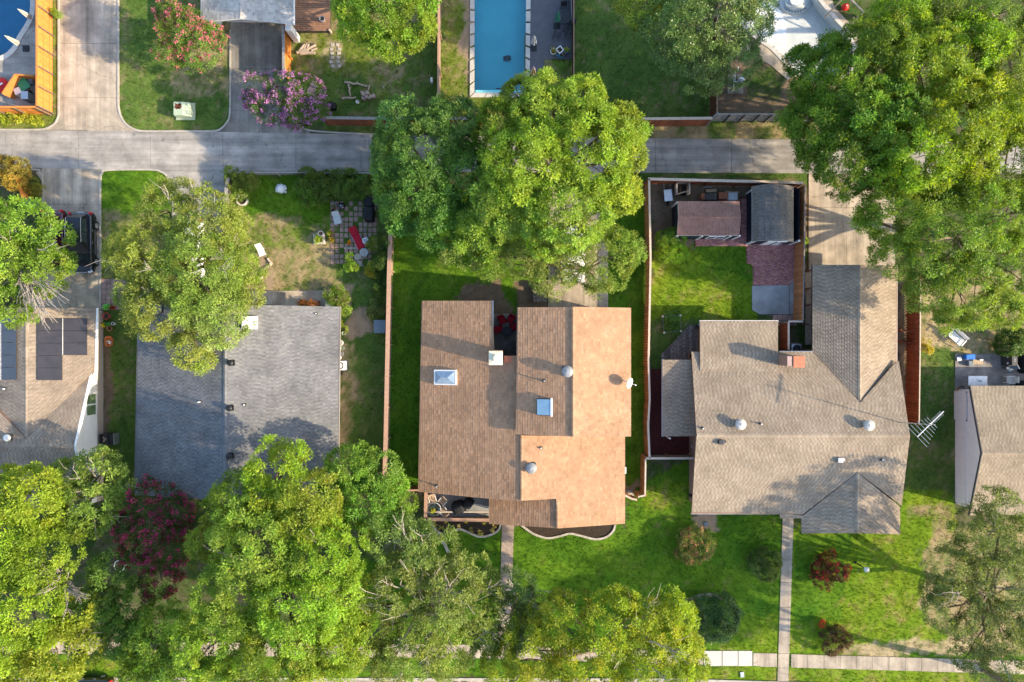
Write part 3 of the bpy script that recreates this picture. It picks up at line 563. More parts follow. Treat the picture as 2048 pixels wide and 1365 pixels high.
class House:
    def __init__(s, name, label, loc, shingle, palette, cat='house', fascia='fascia', tab=('rand', .16, .34), low=.9):
        s.tab = tab; s.low = low
        s.r = thing(name, label, cat, loc); s.m = M[shingle]; s.pal = palette; s.faces = []; s.fascia = M[fascia]
    def face(s, poly, pl, label=None, exp=.185, thick=.13, tab=None):
        p3 = [pl.at(*q) for q in poly]; p2 = [(a, b) for a, b, c in p3]; s.faces.append((p2, pl))
        A = sum(p2[i - 1][0] * p2[i][1] - p2[i][0] * p2[i - 1][1] for i in range(len(p2)))
        if A < 0: p3 = p3[::-1]; p2 = p2[::-1]
        n = len(p3); m = MB()
        m.add([(a, b, c - thick) for a, b, c in p3] + [(a, b, c - .004) for a, b, c in p3],
              [tuple(range(n))[::-1], tuple(range(n, 2 * n))] + [(i, (i + 1) % n, (i + 1) % n + n, i + n) for i in range(n)])
        o = m.build('roof_plane', s.fascia, s.r, world=True)
        g = math.hypot(pl.b, pl.c); up = np.array((pl.b, pl.c)) / g; al = np.array((-up[1], up[0])); ch = 1 / math.sqrt(1 + g * g)
        U = np.array([np.dot(q, al) for q in p2]); Vv = np.array([np.dot(q, up) for q in p2]); ex = exp * ch
        V = []; T = []; v = Vv.min()
        def cross(vv):
            r = []
            for i in range(n):
                u1, v1, u2, v2 = U[i - 1], Vv[i - 1], U[i], Vv[i]
                if (v1 > vv) != (v2 > vv): r.append(u1 + (u2 - u1) * (vv - v1) / (v2 - v1))
            return sorted(r)
        pal = np.array(s.pal)
        while v < Vv.max() - .01:
            v1 = min(v + ex, Vv.max()); lo, hi = cross(v + 1e-4), cross(v1 - 1e-4); mid = cross((v + v1) / 2)
            if len(lo) != len(hi) or len(lo) != len(mid): lo = hi = mid
            for k in range(0, len(lo) - 1, 2):
                L = max(lo[k + 1] - lo[k], hi[k + 1] - hi[k]);
                if L < .02: continue
                tw = s.tab; u0 = lo[k]; row = int(round((v - Vv.min()) / ex))
                if tw[0] == 'reg':      # dragon tooth shingles: high teeth and low dark gaps in staggered rows
                    wd = tw[1]; cut = np.arange(math.floor(u0 / wd) - 1, math.ceil((u0 + L) / wd) + 2) * wd + RNG.uniform(0, 2) * wd
                    par = (np.arange(len(cut)) + (row % 2)) % 2; cut = cut + RNG.uniform(-.2, .2, len(cut)) * wd; cut = (cut - u0) / L
                    ok = (cut > 0) & (cut < 1); cut = np.concatenate([[0], cut[ok], [1.]]); par = np.concatenate([[(par[ok][0] + 1) % 2 if ok.any() else 0], par[ok]])
                else:
                    cnt = max(1, int(L / ((tw[1] + tw[2]) / 2))); cut = np.concatenate([[0], (np.arange(1, cnt) + RNG.uniform(-.35, .35, max(cnt - 1, 0))) / cnt, [1.]]) if cnt > 1 else np.array([0., 1.]); par = (RNG.random(len(cut)) < .6).astype(int)
                sag = .0015 * math.sin(v * 2.1 + k)
                for a, b, hi_ in zip(cut, cut[1:], par):
                    e = .003 / L; a0, b0 = a + e, b - e
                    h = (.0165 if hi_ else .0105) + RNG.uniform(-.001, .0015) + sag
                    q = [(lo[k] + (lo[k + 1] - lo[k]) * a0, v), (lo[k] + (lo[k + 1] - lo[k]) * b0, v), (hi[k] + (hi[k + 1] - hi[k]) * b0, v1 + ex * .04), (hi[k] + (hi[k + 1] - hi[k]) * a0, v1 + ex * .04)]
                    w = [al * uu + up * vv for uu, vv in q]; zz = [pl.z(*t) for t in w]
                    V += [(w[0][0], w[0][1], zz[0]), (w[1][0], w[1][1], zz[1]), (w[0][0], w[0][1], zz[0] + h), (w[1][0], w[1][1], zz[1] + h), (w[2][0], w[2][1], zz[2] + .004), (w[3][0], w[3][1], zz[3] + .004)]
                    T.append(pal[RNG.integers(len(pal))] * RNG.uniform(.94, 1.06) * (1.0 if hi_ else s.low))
            v += ex
        if V:
            k = len(T); b = np.arange(k)[:, None] * 6
            Fq = np.concatenate([b + np.array([0, 1, 3, 2]), b + np.array([2, 3, 4, 5])])
            nz = np.cross(np.subtract(V[3], V[2]), np.subtract(V[4], V[2]))[2]
            if nz < 0: Fq = Fq[:, ::-1]
            arr_mesh('shingle', V, Fq, s.m, np.repeat(np.array(T), 6, 0), o, 'stuff', root_loc(s.r))
        return o
    def ridge(s, a, b, pl, w=.28, name='ridge_cap'):
        A, B = Vector(pl.at(*a)), Vector(pl.at(*b)); d = (B - A); L = d.length; d.normalize(); q = Vector((-d.y, d.x, 0)).normalized(); V = []; T = []; n = int(L / .16)
        for i in range(n):
            p0, p1 = A + d * (L * i / n), A + d * (L * (i + 1) / n + .02); h = .035
            c = np.array(random.choice(s.pal)) * random.uniform(.9, 1.08)
            V += [p0 - q * w / 2 - Vector((0, 0, .012)), p0 + Vector((0, 0, h)), p0 + q * w / 2 - Vector((0, 0, .012)), p1 - q * w / 2 - Vector((0, 0, .02)), p1 + Vector((0, 0, h - .012)), p1 + q * w / 2 - Vector((0, 0, .02))]; T.append(c)
        b_ = np.arange(n)[:, None] * 6
        Fq = np.concatenate([b_ + np.array([0, 3, 4, 1]), b_ + np.array([1, 4, 5, 2]), b_ + np.array([0, 1, 4, 3])[[0, 1, 2, 3]]])[: 2 * n]
        arr_mesh(name, [tuple(p) for p in V], Fq, s.m, np.repeat(np.array(T), 6, 0), s.r, 'stuff', root_loc(s.r))
    def zroof(s, x, y, default=2.4):
        best = None
        for p2, pl in s.faces:
            if inside(np.array([x]), np.array([y]), p2)[0]:
                z = pl.z(x, y); best = z if best is None else min(best, z)
        return default if best is None else best - .14
    def walls(s, pts, m='wall', name='wall', default=2.35):     # pts: world footprint
        n = len(pts); mb = MB()
        A = sum(pts[i - 1][0] * pts[i][1] - pts[i][0] * pts[i - 1][1] for i in range(n))
        if A < 0: pts = pts[::-1]
        for i in range(n):
            a, b = np.array(pts[i]), np.array(pts[(i + 1) % n]); k = max(2, int(np.linalg.norm(b - a) / .5))
            d = (b - a) / np.linalg.norm(b - a); nrm = np.array((d[1], -d[0])) * -.02
            prev = None
            for j in range(k + 1):
                q = a + (b - a) * j / k; qi = q + nrm; z = s.zroof(*qi, default)
                if prev is not None:
                    (p0, z0) = prev; mb.add([(p0[0], p0[1], -.1), (q[0], q[1], -.1), (q[0], q[1], z), (p0[0], p0[1], z0)], [(0, 1, 2, 3)])
                prev = (q, z)
        return mb.build(name, M[m], s.r, world=True)
    def gutter(s, a, b, pl, m='white', w=.13, name='gutter', dz=-.05):
        A, B = Vector(pl.at(*a)), Vector(pl.at(*b)); mb = MB(); d = (B - A).normalized(); q = Vector((-d.y, d.x, 0)) * w / 2; zz = (dz - .1, dz)
        A = A - d * .02; B = B + d * .02
        mb.hexa([A - q + Vector((0, 0, zz[0])), B - q + Vector((0, 0, zz[0])), B + q + Vector((0, 0, zz[0])), A + q + Vector((0, 0, zz[0])), A - q + Vector((0, 0, zz[1])), B - q + Vector((0, 0, zz[1])), B + q + Vector((0, 0, zz[1])), A + q + Vector((0, 0, zz[1]))])
        return mb.build(name, M[m], s.r, world=True)
    def rake(s, pts, pl, m, w=.1):      # trim board along a sloping edge
        mb = MB(); q3 = [Vector(pl.at(*p)) for p in pts]
        for A, B in zip(q3, q3[1:]):
            d = (B - A).normalized(); q = Vector((-d.y, d.x, 0)).normalized() * w / 2
            mb.hexa([A - q + Vector((0, 0, -.16)), B - q + Vector((0, 0, -.16)), B + q + Vector((0, 0, -.16)), A + q + Vector((0, 0, -.16)), A - q + Vector((0, 0, .025)), B - q + Vector((0, 0, .025)), B + q + Vector((0, 0, .025)), A + q + Vector((0, 0, .025))])
        return mb.build('rake_trim', M[m], s.r, world=True)
def rect(x0, y0, x1, y1, z=0.0): return [(X(x0, z), Y(y0, z)), (X(x1, z), Y(y0, z)), (X(x1, z), Y(y1, z)), (X(x0, z), Y(y1, z))]

BROWNP = [(1, 1, 1), (1.08, 1.05, 1.0), (.93, .91, .90), (1.03, .98, .94), (.97, .96, .95)]
GREYP = [(1, 1, 1), (1.12, 1.12, 1.1), (.9, .9, .92), (1.04, 1.03, 1)]
TAUPEP = [(1.06, 1.05, 1.03), (1.10, 1.09, 1.07), (.98, .95, .93), (1.0, .95, .91)]
P27 = .285
# the brown house in the middle
ho = House('brown_roof_house', 'house with a stepped brown and tan shingle roof and two skylights', P(1045, 830), 'brown', BROWNP)
plA = plane_x(840, 2.6, P27); ho.face([(843, 602), (985, 602), (985, 712), (1038, 712), (1038, 870), (1046, 870), (1046, 1003), (978, 998), (836, 984)], plA)
plB = plane_x(1034, 5.1, P27); ho.face([(1034, 615), (1148, 615), (1148, 874), (1031, 869)], plB)
_zr = plB.at(1147, 740)[2] + .07
plC = plane_x(1146, _zr, -P27); ho.face([(1145.5, 614), (1262, 616), (1262, 873.5), (1145.5, 875)], plC)
_zd = plA.at(1043, 930)[2] + .07
plD = plane_x(1042, _zd, -P27); ho.face([(1042, 871), (1150, 873), (1236, 873), (1250, 872), (1250, 1048), (1114, 1057.5), (1114, 998), (1042, 1002)], plD)
_ze = plD.at(1114, 1030)[2] - .07
plE = plane_x(1116, _ze, P27); ho.face([(978, 997), (1045, 999), (1116, 996), (1116, 1057), (978, 1048)], plE)
for a, b, pl in (((1146.5, 616), (1146.5, 873), plC), ((1043.5, 873), (1043.5, 1000), plD), ((1115, 1000), (1115, 1056), plD)): ho.ridge(a, b, pl, .24)
ho.gutter((985.5, 602), (985.5, 700), plA, 'galv', .10, 'flashing'); 
ho.walls([(X(849) + .45, Y(606)), (X(984), Y(606)), (X(984), Y(718)), (X(1036), Y(718)), (X(1036), Y(966)), (X(849) + .45, Y(964))], 'housebrick')
ho.walls([(X(1037), Y(627)), (X(1239) - .35, Y(627)), (X(1239) - .35, Y(848)), (X(1037), Y(848))], 'housebrick', default=4.6)
ho.walls([(X(1045), Y(866)), (X(1236) - .35, Y(866)), (X(1236) - .35, Y(1022)), (X(1108), Y(1022)), (X(990), Y(1020)), (X(990), Y(982)), (X(1045), Y(982))], 'housebrick')
o = MB().box(X(1017, 4), Y(718.5, 4), plA.z(X(1017, 4), Y(718.5, 4)) + .05, .62, .5, .06).build('copper_flashing', M['chimbrick'], ho.r, world=True)
# the dark grey house
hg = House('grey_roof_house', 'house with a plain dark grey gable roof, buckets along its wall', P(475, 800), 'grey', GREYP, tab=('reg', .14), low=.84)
pg1 = plane_x(272, 2.6, P27); pg2 = plane_x(679, 2.6, -P27)
hg.face([(275, 611), (450, 609), (450, 1002), (268, 990)], pg1); hg.face([(450, 609), (681, 614), (676, 990), (450, 1002)], pg2)
hg.ridge((450, 609), (450, 1001), pg2, .26)
hg.walls([(X(318), Y(624)), (X(668), Y(624)), (X(664), Y(966)), (X(316), Y(966))], 'beigebrick')
hg.gutter((680, 614), (676, 990), pg2, 'galv', .08)
# the house with the solar panels
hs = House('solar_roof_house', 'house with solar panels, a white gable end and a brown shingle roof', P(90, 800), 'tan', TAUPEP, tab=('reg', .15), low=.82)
ps1 = plane_x(193, 2.6, -P27); ps2n = plane_y(748, 2.6, -P27)
_rz = ps2n.at(150, 893)[2]; _ry = ps2n.at(150, 893)[1]; ps2s = Plane(_rz - P27 * _ry, 0, P27)
_wz = ps1.at(52, 700); ps3 = Plane(_wz[2] - P27 * _wz[0], P27, 0)
hs.face([(52, 616), (193, 616), (190, 746), (182, 749), (52, 879)], ps1)
hs.face([(52, 616), (52, 879), (-75, 749), (-85, 749), (-90, 616)], ps3)
hs.face([(182, 748), (150, 893), (-200, 893), (-200, 748), (-75, 748), (52, 878)], ps2n)
hs.face([(150, 893), (176, 1016), (-200, 1016), (-200, 893)], ps2s)
hs.ridge((52, 617), (52, 876), ps1, .26); hs.ridge((149, 893), (-150, 893), ps2n, .26)
wx0 = X(205)
gab = hs.walls([(wx0, Y(742)), (wx0, Y(1000)), (X(-150), Y(1000)), (X(-150), Y(742))], 'white', 'gable_wall')
hs.walls([(wx0, Y(624)), (wx0, Y(742)), (X(-70), Y(742)), (X(-70), Y(624))], 'beigebrick')
MB().box(wx0 + .03, (Y(622) + Y(1000)) / 2, .35, .07, abs(Y(622) - Y(1000)), .75).build('brick_base', M['beigebrick'], hs.r, world=True)
hs.gutter((192.5, 617), (189, 768), ps1, 'white', .26, dz=.0)
hs.rake([(182, 748), (150, 893)], ps2n, 'white', .14); hs.rake([(150, 893), (176, 1016)], ps2s, 'white', .14)
win = MB().box(wx0 + .02, Y(806), 1.55, .06, 1.75, 1.25).build('window', M['white'], hs.r, world=True)
for dy in (-.43, .43): MB().box(wx0 + .045, Y(806) + dy, 1.55, .05, .74, 1.08).build('pane', M['greenglass'], win, world=True)
# solar panels: rows of two on three arrays
def solar(pl, x0, y0, x1, y1, nx_, ny_):
    for i in range(nx_):
        for j in range(ny_):
            g = .35; c = [(x0 + (x1 - x0) * i / nx_ + g, y0 + (y1 - y0) * j / ny_ + g), (x0 + (x1 - x0) * (i + 1) / nx_ - g, y0 + (y1 - y0) * j / ny_ + g), (x0 + (x1 - x0) * (i + 1) / nx_ - g, y0 + (y1 - y0) * (j + 1) / ny_ - g), (x0 + (x1 - x0) * i / nx_ + g, y0 + (y1 - y0) * (j + 1) / ny_ - g)]
            p = [Vector(pl.at(*q)) for q in c][::-1]; m = MB().hexa([q + Vector((0, 0, .07)) for q in p] + [q + Vector((0, 0, .115)) for q in p])
            m.build('solar_panel', M['panel'], hs.r, world=True)
solar(ps1, 76, 637, 126.5, 761, 1, 5); solar(ps1, 127.5, 637, 176, 711, 1, 3); solar(ps3, 4, 636, 35, 760, 1, 5); solar(ps3, -30, 636, 3, 760, 1, 5)
for pl, a, b in ((ps1, (127, 637), (127, 710)), (ps3, (3.5, 636), (3.5, 760))):
    A, B = Vector(pl.at(*a)), Vector(pl.at(*b)); MB().tube([A + Vector((0, 0, .1)), B + Vector((0, 0, .1))], .035).build('mounting_rail', M['metal'], hs.r, world=True)
# the taupe house with the chimney
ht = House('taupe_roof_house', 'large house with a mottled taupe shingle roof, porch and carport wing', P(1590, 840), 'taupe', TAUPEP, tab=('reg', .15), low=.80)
tN = plane_y(704, 2.6, -P27); _tz = tN.at(1600, 871); tS = Plane(_tz[2] - P27 * _tz[1], 0, P27)
ht.face([(1383, 704), (1400, 704), (1400, 740), (1556, 740), (1556, 705), (1626, 705), (1720, 806), (1792, 724), (1798, 724), (1820, 872), (1393, 870)], tN)
_bz = tN.at(1480, 739)[2] + .04; tBs = .15; tB = Plane(_bz - -tBs * Y(739, _bz), 0, -tBs)
ht.face([(1400, 642), (1556, 642), (1556, 743), (1400, 743)], tB)
ht.face([(1393, 870), (1820, 872), (1803, 1012), (1715, 945), (1606, 1029), (1383, 1028)], tS)
ht.face([(1560, 1027), (1607, 1030), (1607, 1037), (1560, 1037)], tS)
_gz = tS.at(1715, 945)[2] + .02; tGW = plane_x(1715, _gz, P27); tGE = plane_x(1715, _gz, -.24)
ht.face([(1716, 945), (1716, 1067), (1603, 1067), (1603, 1034)], tGW); ht.face([(1714, 945), (1800, 1014), (1800, 1069), (1714, 1067)], tGE)
ht.ridge((1394, 871), (1819, 871.5), tN, .3); ht.ridge((1715, 947), (1715, 1066), tGW, .26)
tCW = plane_x(1625, 2.55, .33); _cz = tCW.at(1720, 660)[2]; tCE = plane_x(1720, _cz, -.33)
ht.face([(1625, 530), (1720.5, 530), (1720.5, 807), (1625, 706)], tCW); ht.face([(1719.5, 530), (1795, 531), (1794, 724), (1719.5, 807)], tCE)
ht.ridge((1720, 531), (1720, 804), tCW, .26)
tP = plane_x(1325, 2.3, .09); ht.face([(1325, 720), (1392, 720), (1396, 873), (1325, 873)], tP)
ht.gutter((1326, 720), (1326, 873), tP, 'galv', .16); ht.gutter((1400, 643), (1556, 643), tB, 'white', .14, dz=.0); ht.gutter((1560, 704), (1626, 704), tN, 'metal', .1)
ht.gutter((1383, 1028), (1560, 1028), tS, 'metal', .1)
ht.gutter((1795, 531), (1794, 722), tCE, 'metal', .1); ht.gutter((1625.5, 531), (1625.5, 700), tCW, 'darkmetal', .08)
wl = ht.walls([(X(1378), Y(722)), (X(1590), Y(714)), (X(1745), Y(714)), (X(1745), Y(992)), (X(1378), Y(1002))], 'housebrick')
ht.walls([(X(1395), Y(652)), (X(1522), Y(652)), (X(1522), Y(722)), (X(1395), Y(722))], 'housebrick')
ht.walls([(X(1601), Y(993)), (X(1752), Y(993)), (X(1752), Y(1035)), (X(1601), Y(1035))], 'housebrick')
ht.walls([(X(1640), Y(620)), (X(1738), Y(620)), (X(1742), Y(716)), (X(1640), Y(716))], 'housebrick')
for py in (545, 580, 612, 650, 700): MB().box(X(1605), Y(py), 1.13, .12, .12, 2.25).build('carport_post', M['fascia'], ht.r, world=True)
for py in (725, 775, 825, 870): MB().box(X(1328), Y(py), 1.05, .1, .1, 2.14).build('porch_post', M['white'], ht.r, world=True)
# the pinkish house at the edge
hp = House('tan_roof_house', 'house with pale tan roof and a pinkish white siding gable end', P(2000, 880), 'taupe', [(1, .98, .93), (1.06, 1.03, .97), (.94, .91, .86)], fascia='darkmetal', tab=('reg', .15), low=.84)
pN = plane_y(772, 2.6, -.26); _pz = pN.at(1964, 907); pS = Plane(_pz[2] - .26 * _pz[1], 0, .26)
hp.face([(1940, 772), (2250, 772), (2250, 907), (1964, 907)], pN); hp.face([(1964, 907), (2250, 907), (2250, 1031), (1939, 1031)], pS)
hp.ridge((1965, 907), (2200, 907), pN, .28)
hp.walls([(X(1912), Y(779)), (X(2180), Y(779)), (X(2180), Y(1008)), (X(1912), Y(1008))], 'siding')
hp.rake([(1940, 772), (1964, 907)], pN, 'darkmetal', .06); hp.rake([(1964, 907), (1939, 1031)], pS, 'darkmetal', .06)
MB().box(X(1912) - .03, Y(893), .55, .06, 8.9, 1.25).build('siding_base', M['siding'], hp.r, world=True)
# the house at the top
hh = House('pale_roof_garage', 'garage with a pale shingle gable roof and white gable end', P(495, 0), 'white_sh', [(1, 1, 1), (1.08, 1.08, 1.08), (.88, .87, .86)], 'garage', 'white')
pW = plane_x(402, 2.6, .3); _hz = pW.at(481, 0); pE = plane_x(481, _hz[2], -.26)
hh.face([(402, 45), (481, 37.5), (481, -160), (402, -160)], pW); hh.face([(481, 37.5), (587, 49), (587, -160), (481, -160)], pE)
hh.ridge((481, 38), (481, -120), pW, .25); hh.gutter((402.5, 45), (402.5, -100), pW, 'white', .14); hh.gutter((587, 49), (587, -100), pE, 'white', .14)
hh.walls([(X(440), Y(44)), (X(590), Y(44)), (X(590), Y(-150)), (X(440), Y(-150))], 'white')
MB().box((X(462) + X(566)) / 2, Y(44) - .03, 1.05, abs(X(566) - X(462)), .06, 2.1).build('garage_door', M['siding'], hh.r, world=True)
MB().box(X(587, 2) - .35, Y(53, 2.3), 1.1, .45, .5, 2.2).build('corner_post', M['white'], hh.r, world=True)
# sheds
sb = House('garden_shed', 'navy garden shed with a brown ridged roof and white trimmed windows', P(1410, 437), 'shedbrown', BROWNP, 'shed', 'white')
bN = plane_y(403, 2.15, -.22); _b = bN.at(1410, 434); bS = Plane(_b[2] - .22 * _b[1], 0, .22)
sb.face([(1356, 403), (1479, 403), (1482, 434), (1357, 434)], bN); sb.face([(1357, 434), (1482, 434), (1479, 471.5), (1354.5, 471.5)], bS)
sb.ridge((1358, 434), (1481, 434), bN, .22)
sx0, sx1, sy0, sy1 = X(1344), X(1463), Y(415), Y(479)
sb.walls([(sx0, sy0), (sx1, sy0), (sx1, sy1), (sx0, sy1)], 'navy', default=2.0)
for a, b in ((sx0 - .02, sy0), (sx0 - .02, sy1), (X(1391), sy1 - .02), (X(1446), sy1 - .02), (sx1, sy1 - .02)): MB().box(a, b, 1.0, .12, .12, 2.0).build('corner_board', M['white'], sb.r, world=True)
for px in (1413, 1430):
    f = MB().box(X(px), sy1 - .04, 1.3, .62, .06, .9).build('window', M['white'], sb.r, world=True); MB().box(X(px), sy1 - .075, 1.3, .48, .03, .74).build('pane', M['window'], f, world=True)
MB().box(X(1422), sy1 - .05, .82, 1.4, .08, .08).build('sill', M['white'], sb.r, world=True)
sg = House('barn_shed', 'taller navy shed with a grey barrel shaped barn roof beside the fence', P(1535, 430), 'shedgrey', GREYP, 'shed', 'white')
gx = [(1504, 2.1), (1517, 2.62), (1531, 2.86), (1546, 2.95), (1560, 2.88), (1574, 2.64), (1587, 2.15)]
for (a, za), (b, zb) in zip(gx, gx[1:]):
    xa, xb = X(a, za), X(b, zb); sl = (zb - za) / (xb - xa); pl = Plane(za - sl * xa, sl, 0)
    top = lambda z: CY - (Y(373.5, 2.1) / S) / (1 - z / H); bot = lambda z: CY - (Y(484, 2.1) / S) / (1 - z / H)
    sg.face([(a, top(za)), (b, top(zb)), (b, bot(zb)), (a, bot(za))], pl, thick=.06, exp=.13)
gx0, gx1, gy0, gy1 = X(1493), X(1578), Y(388), Y(489)
sg.walls([(gx0, gy0), (gx1, gy0), (gx1, gy1), (gx0, gy1)], 'navy', default=2.0)
for a, b in ((gx0 - .02, gy0), (gx0 - .02, gy1), (gx1, gy1)): MB().box(a, b, 1.0, .13, .13, 2.0).build('corner_board', M['white'], sg.r, world=True)
dr = MB().box(X(1537), gy1 - .05, 1.0, 1.5, .06, 1.95).build('door', M['white'], sg.r, world=True)
MB().box(X(1549), gy1 - .10, 1.5, .35, .06, .35).build('pane', M['window'], dr, world=True); MB().box(X(1537) - .02, gy1 - .1, 1.0, .04, .04, 1.9).build('door_seam', M['darkmetal'], dr, world=True)

# ---------------------------------------------------------------- on the roofs
def on(pl, px, py, dz=0.0):
    a, b, c = pl.at(px, py); return Vector((a, b, c + dz))
def pipe(pl, px, py, h=.4, r=.045, m='galv', label='', boot=True):
    t = thing('vent_pipe', label, 'vent pipe', on(pl, px, py), group='vent pipes on the roofs')
    MB().cyl(0, 0, -.05, h, r, n=10).build('pipe', M[m], t)
    MB().lathe([(r * 2.6, 0), (r * 1.8, .06), (r * 1.05, .16)], n=10).build('collar', M['darkmetal'], t)
pipe(plB, 1088, 762, .5, .05, label='thin vent pipe above the flat blue skylight on the tan roof'); pipe(plA, 874, 972, .55, .05, label='grey vent pipe near the porch corner of the brown roof'); pipe(plD, 1082, 896, .25, .05, 'white', 'short white pipe above the lower round vent on the tan roof')
pipe(pg1, 402, 804, .5, .04, 'white', 'white pipe alone on the darker slope of the grey roof'); pipe(pg2, 490, 810, .2, .05, 'white', 'stubby white pipe beside the middle black vent on the grey roof'); pipe(pg2, 633, 628, .2, .04, 'white', 'tiny white pipe near the back eave of the grey roof'); pipe(ps3, 12, 778, .3, .05, 'white', 'white pipe below the solar panels on the half hidden slope')
pipe(tN, 1405, 857, .25, .05, 'white', 'white pipe at the porch end of the taupe ridge'); pipe(tN, 1521, 848, .3, .045, 'white', 'thin white pipe next to the white round vent on the taupe roof'); pipe(tS, 1763, 919, .3, .05, 'white', 'small white pipe on the front slope near the taupe gable')
def turbine(pl, px, py, label, m='galv', base=.7, slope=0):
    t = thing('roof_vent', label, 'roof vent', on(pl, px, py), group='round vents on the roofs')
    MB().box(0, 0, .03 + slope, base, base, .1).build('base_plate', M['darkmetal'] if base > .6 else M[m], t)
    MB().lathe([(.24, .05), (.22, .28)], n=16).build('neck', M[m], t)
    MB().lathe([(.22, .28), (.34, .31), (.40, .36), (.41, .42), (.36, .46), (.37, .47), (.30, .53), (.29, .52), (.2, .57), (.01, .58)], n=24).build('hood', M[m], t)
    for k in range(14): a = k * math.pi / 7; MB().box(.385 * math.cos(a), .385 * math.sin(a), .41, .05, .012, .1, a + .5).build('fin', M['metal'], t)
    MB().lathe([(.10, .56), (.10, .61), (.01, .62)], n=12).build('cap', M['metal'], t)
turbine(plB, 1134, 743, 'round metal vent beside the tan ridge with a long shadow', 'vent'); turbine(plD, 1062, 935, 'round metal vent on the lower tan slope', 'vent')
turbine(tN, 1478, 848, 'white round vent on the porch side of the taupe roof', 'coping', .5); turbine(tN, 1733, 850, 'white round vent on the antenna side of the taupe roof', 'coping', .5)
def blackvent(pl, px, py, label):
    t = thing('roof_vent', label, 'roof vent', on(pl, px, py), group='black vents on the grey roof')
    MB().box(0, 0, .03, .42, .42, .08).build('base_plate', M['black'], t); MB().lathe([(.13, 0), (.13, .25), (.22, .27), (.23, .38), (.15, .45), (.01, .46)], n=16).build('hood', M['black'], t, smooth=True)
blackvent(pg2, 464, 726, 'black mushroom vent on the grey roof nearest the leafy tree'); blackvent(pg2, 462, 816, 'black mushroom vent halfway along the grey roof'); blackvent(pg2, 462, 911, 'black mushroom vent in the tree shadow on the grey roof')
t = thing('roof_vent', 'dark round vent near the ridge of the solar panel house', 'roof vent', on(ps2n, 20, 875)); MB().box(0, 0, .03, .5, .5, .08).build('base_plate', M['darkmetal'], t); MB().lathe([(.16, 0), (.16, .22), (.27, .26), (.27, .36), (.15, .42), (.01, .43)], n=16).build('hood', M['galv'], t, smooth=True)
for px, py, label, m1 in ((1441, 884, 'small dark box vent on the front slope of the taupe roof', 'darkmetal'), (1678, 920, 'pale box vent with a white flap on the front taupe slope', 'metal')):
    t = thing('box_vent', label, 'roof vent', on(tS, px, py)); MB().box(0, 0, .12, .36, .36, .26).build('box', M[m1], t, bevel=.02); MB().box(.25, .02, .06, .25, .18, .1).build('flap', M['white' if m1 == 'metal' else 'darkmetal'], t)
def tilted(t, pl):      # lean the thing's parts to the roof slope
    n = Vector((-pl.b, -pl.c, 1)).normalized(); t.rotation_euler = Vector((0, 0, 1)).rotation_difference(n).to_euler()
t = thing('skylight', 'white framed pyramid skylight on the brown roof', 'skylight', on(plA, 892, 755)); tilted(t, plA)
w_, h_ = 45 * S * .93, 28 * S * .93
m = MB()
for dx, dy, sx_, sy_ in ((-w_ / 2, 0, .09, h_), (w_ / 2, 0, .09, h_), (0, -h_ / 2, w_ + .09, .09), (0, h_ / 2, w_ + .09, .09)): m.box(dx, dy, .1, sx_, sy_, .24)
m.build('frame', M['white'], t)
a, b = w_ / 2 - .05, h_ / 2 - .05
MB().add([(-a, -b, .2), (a, -b, .2), (a, b, .2), (-a, b, .2), (-a * .35, 0, .44), (a * .35, 0, .44)], [(0, 1, 5, 4), (1, 2, 5), (2, 3, 4, 5), (3, 0, 4)]).build('dome', M['dome'], t)
t = thing('skylight', 'flat blue glass skylight with a silver edge on the wing roof', 'skylight', on(plB, 1090, 814)); tilted(t, plB)
MB().box(0, 0, .13, 31 * S * .9, 33 * S * .9, .30).build('curb', M['darkmetal'], t); MB().box(0, 0, .30, 28 * S * .9, 31 * S * .9, .04).build('pane', M['skyglass'], t)
m = MB(); m.box(15 * S * .9, 0, .28, .12, 36 * S * .9, .12); m.build('frame', M['white'], t)
t = thing('skylight', 'white skylight box half covered by leaves on the grey roof', 'skylight', on(pg2, 507, 646)); tilted(t, pg2)
MB().box(-.25, 0, .2, 1.1, .92, .42).build('curb', M['white'], t); MB().box(-.25, 0, .43, 1.0, .82, .05).build('lid', M['white'], t)
# chimneys
t = thing('chimney', 'square chimney with a cream metal cap by the courtyard', 'chimney', on(plA, 992, 716, -.4))
MB().box(.0, .08, .6, 1.0, .95, 1.6).build('stack', M['housebrick'], t); zc = 1.42
c_ = .50; MB().add([(-c_, -c_, zc), (c_, -c_, zc), (c_, c_, zc), (-c_, c_, zc), (.1, 0, zc + .16)], [(0, 1, 4), (1, 2, 4), (2, 3, 4), (3, 0, 4), (3, 2, 1, 0)]).build('cap', M['cream'], t)
MB().lathe([(.2, zc + .1), (.2, zc + .22), (.26, zc + .23), (.26, zc + .27)], .1, 0, 12).build('flue', M['cream'], t)
t = thing('chimney', 'brick chimney with an orange metal cover on the taupe roof', 'chimney', on(tN, 1570, 722, -.3))
MB().box(0, .05, .8, 1.15, .75, 2.4).build('stack', M['housebrick'], t); MB().box(.32, -.02, 2.05, .85, .85, .14).build('cap', M['chimbrick'], t, bevel=.01); MB().box(-.35, .03, 2.02, .35, .7, .1).build('crown', M['pinkstone'], t)
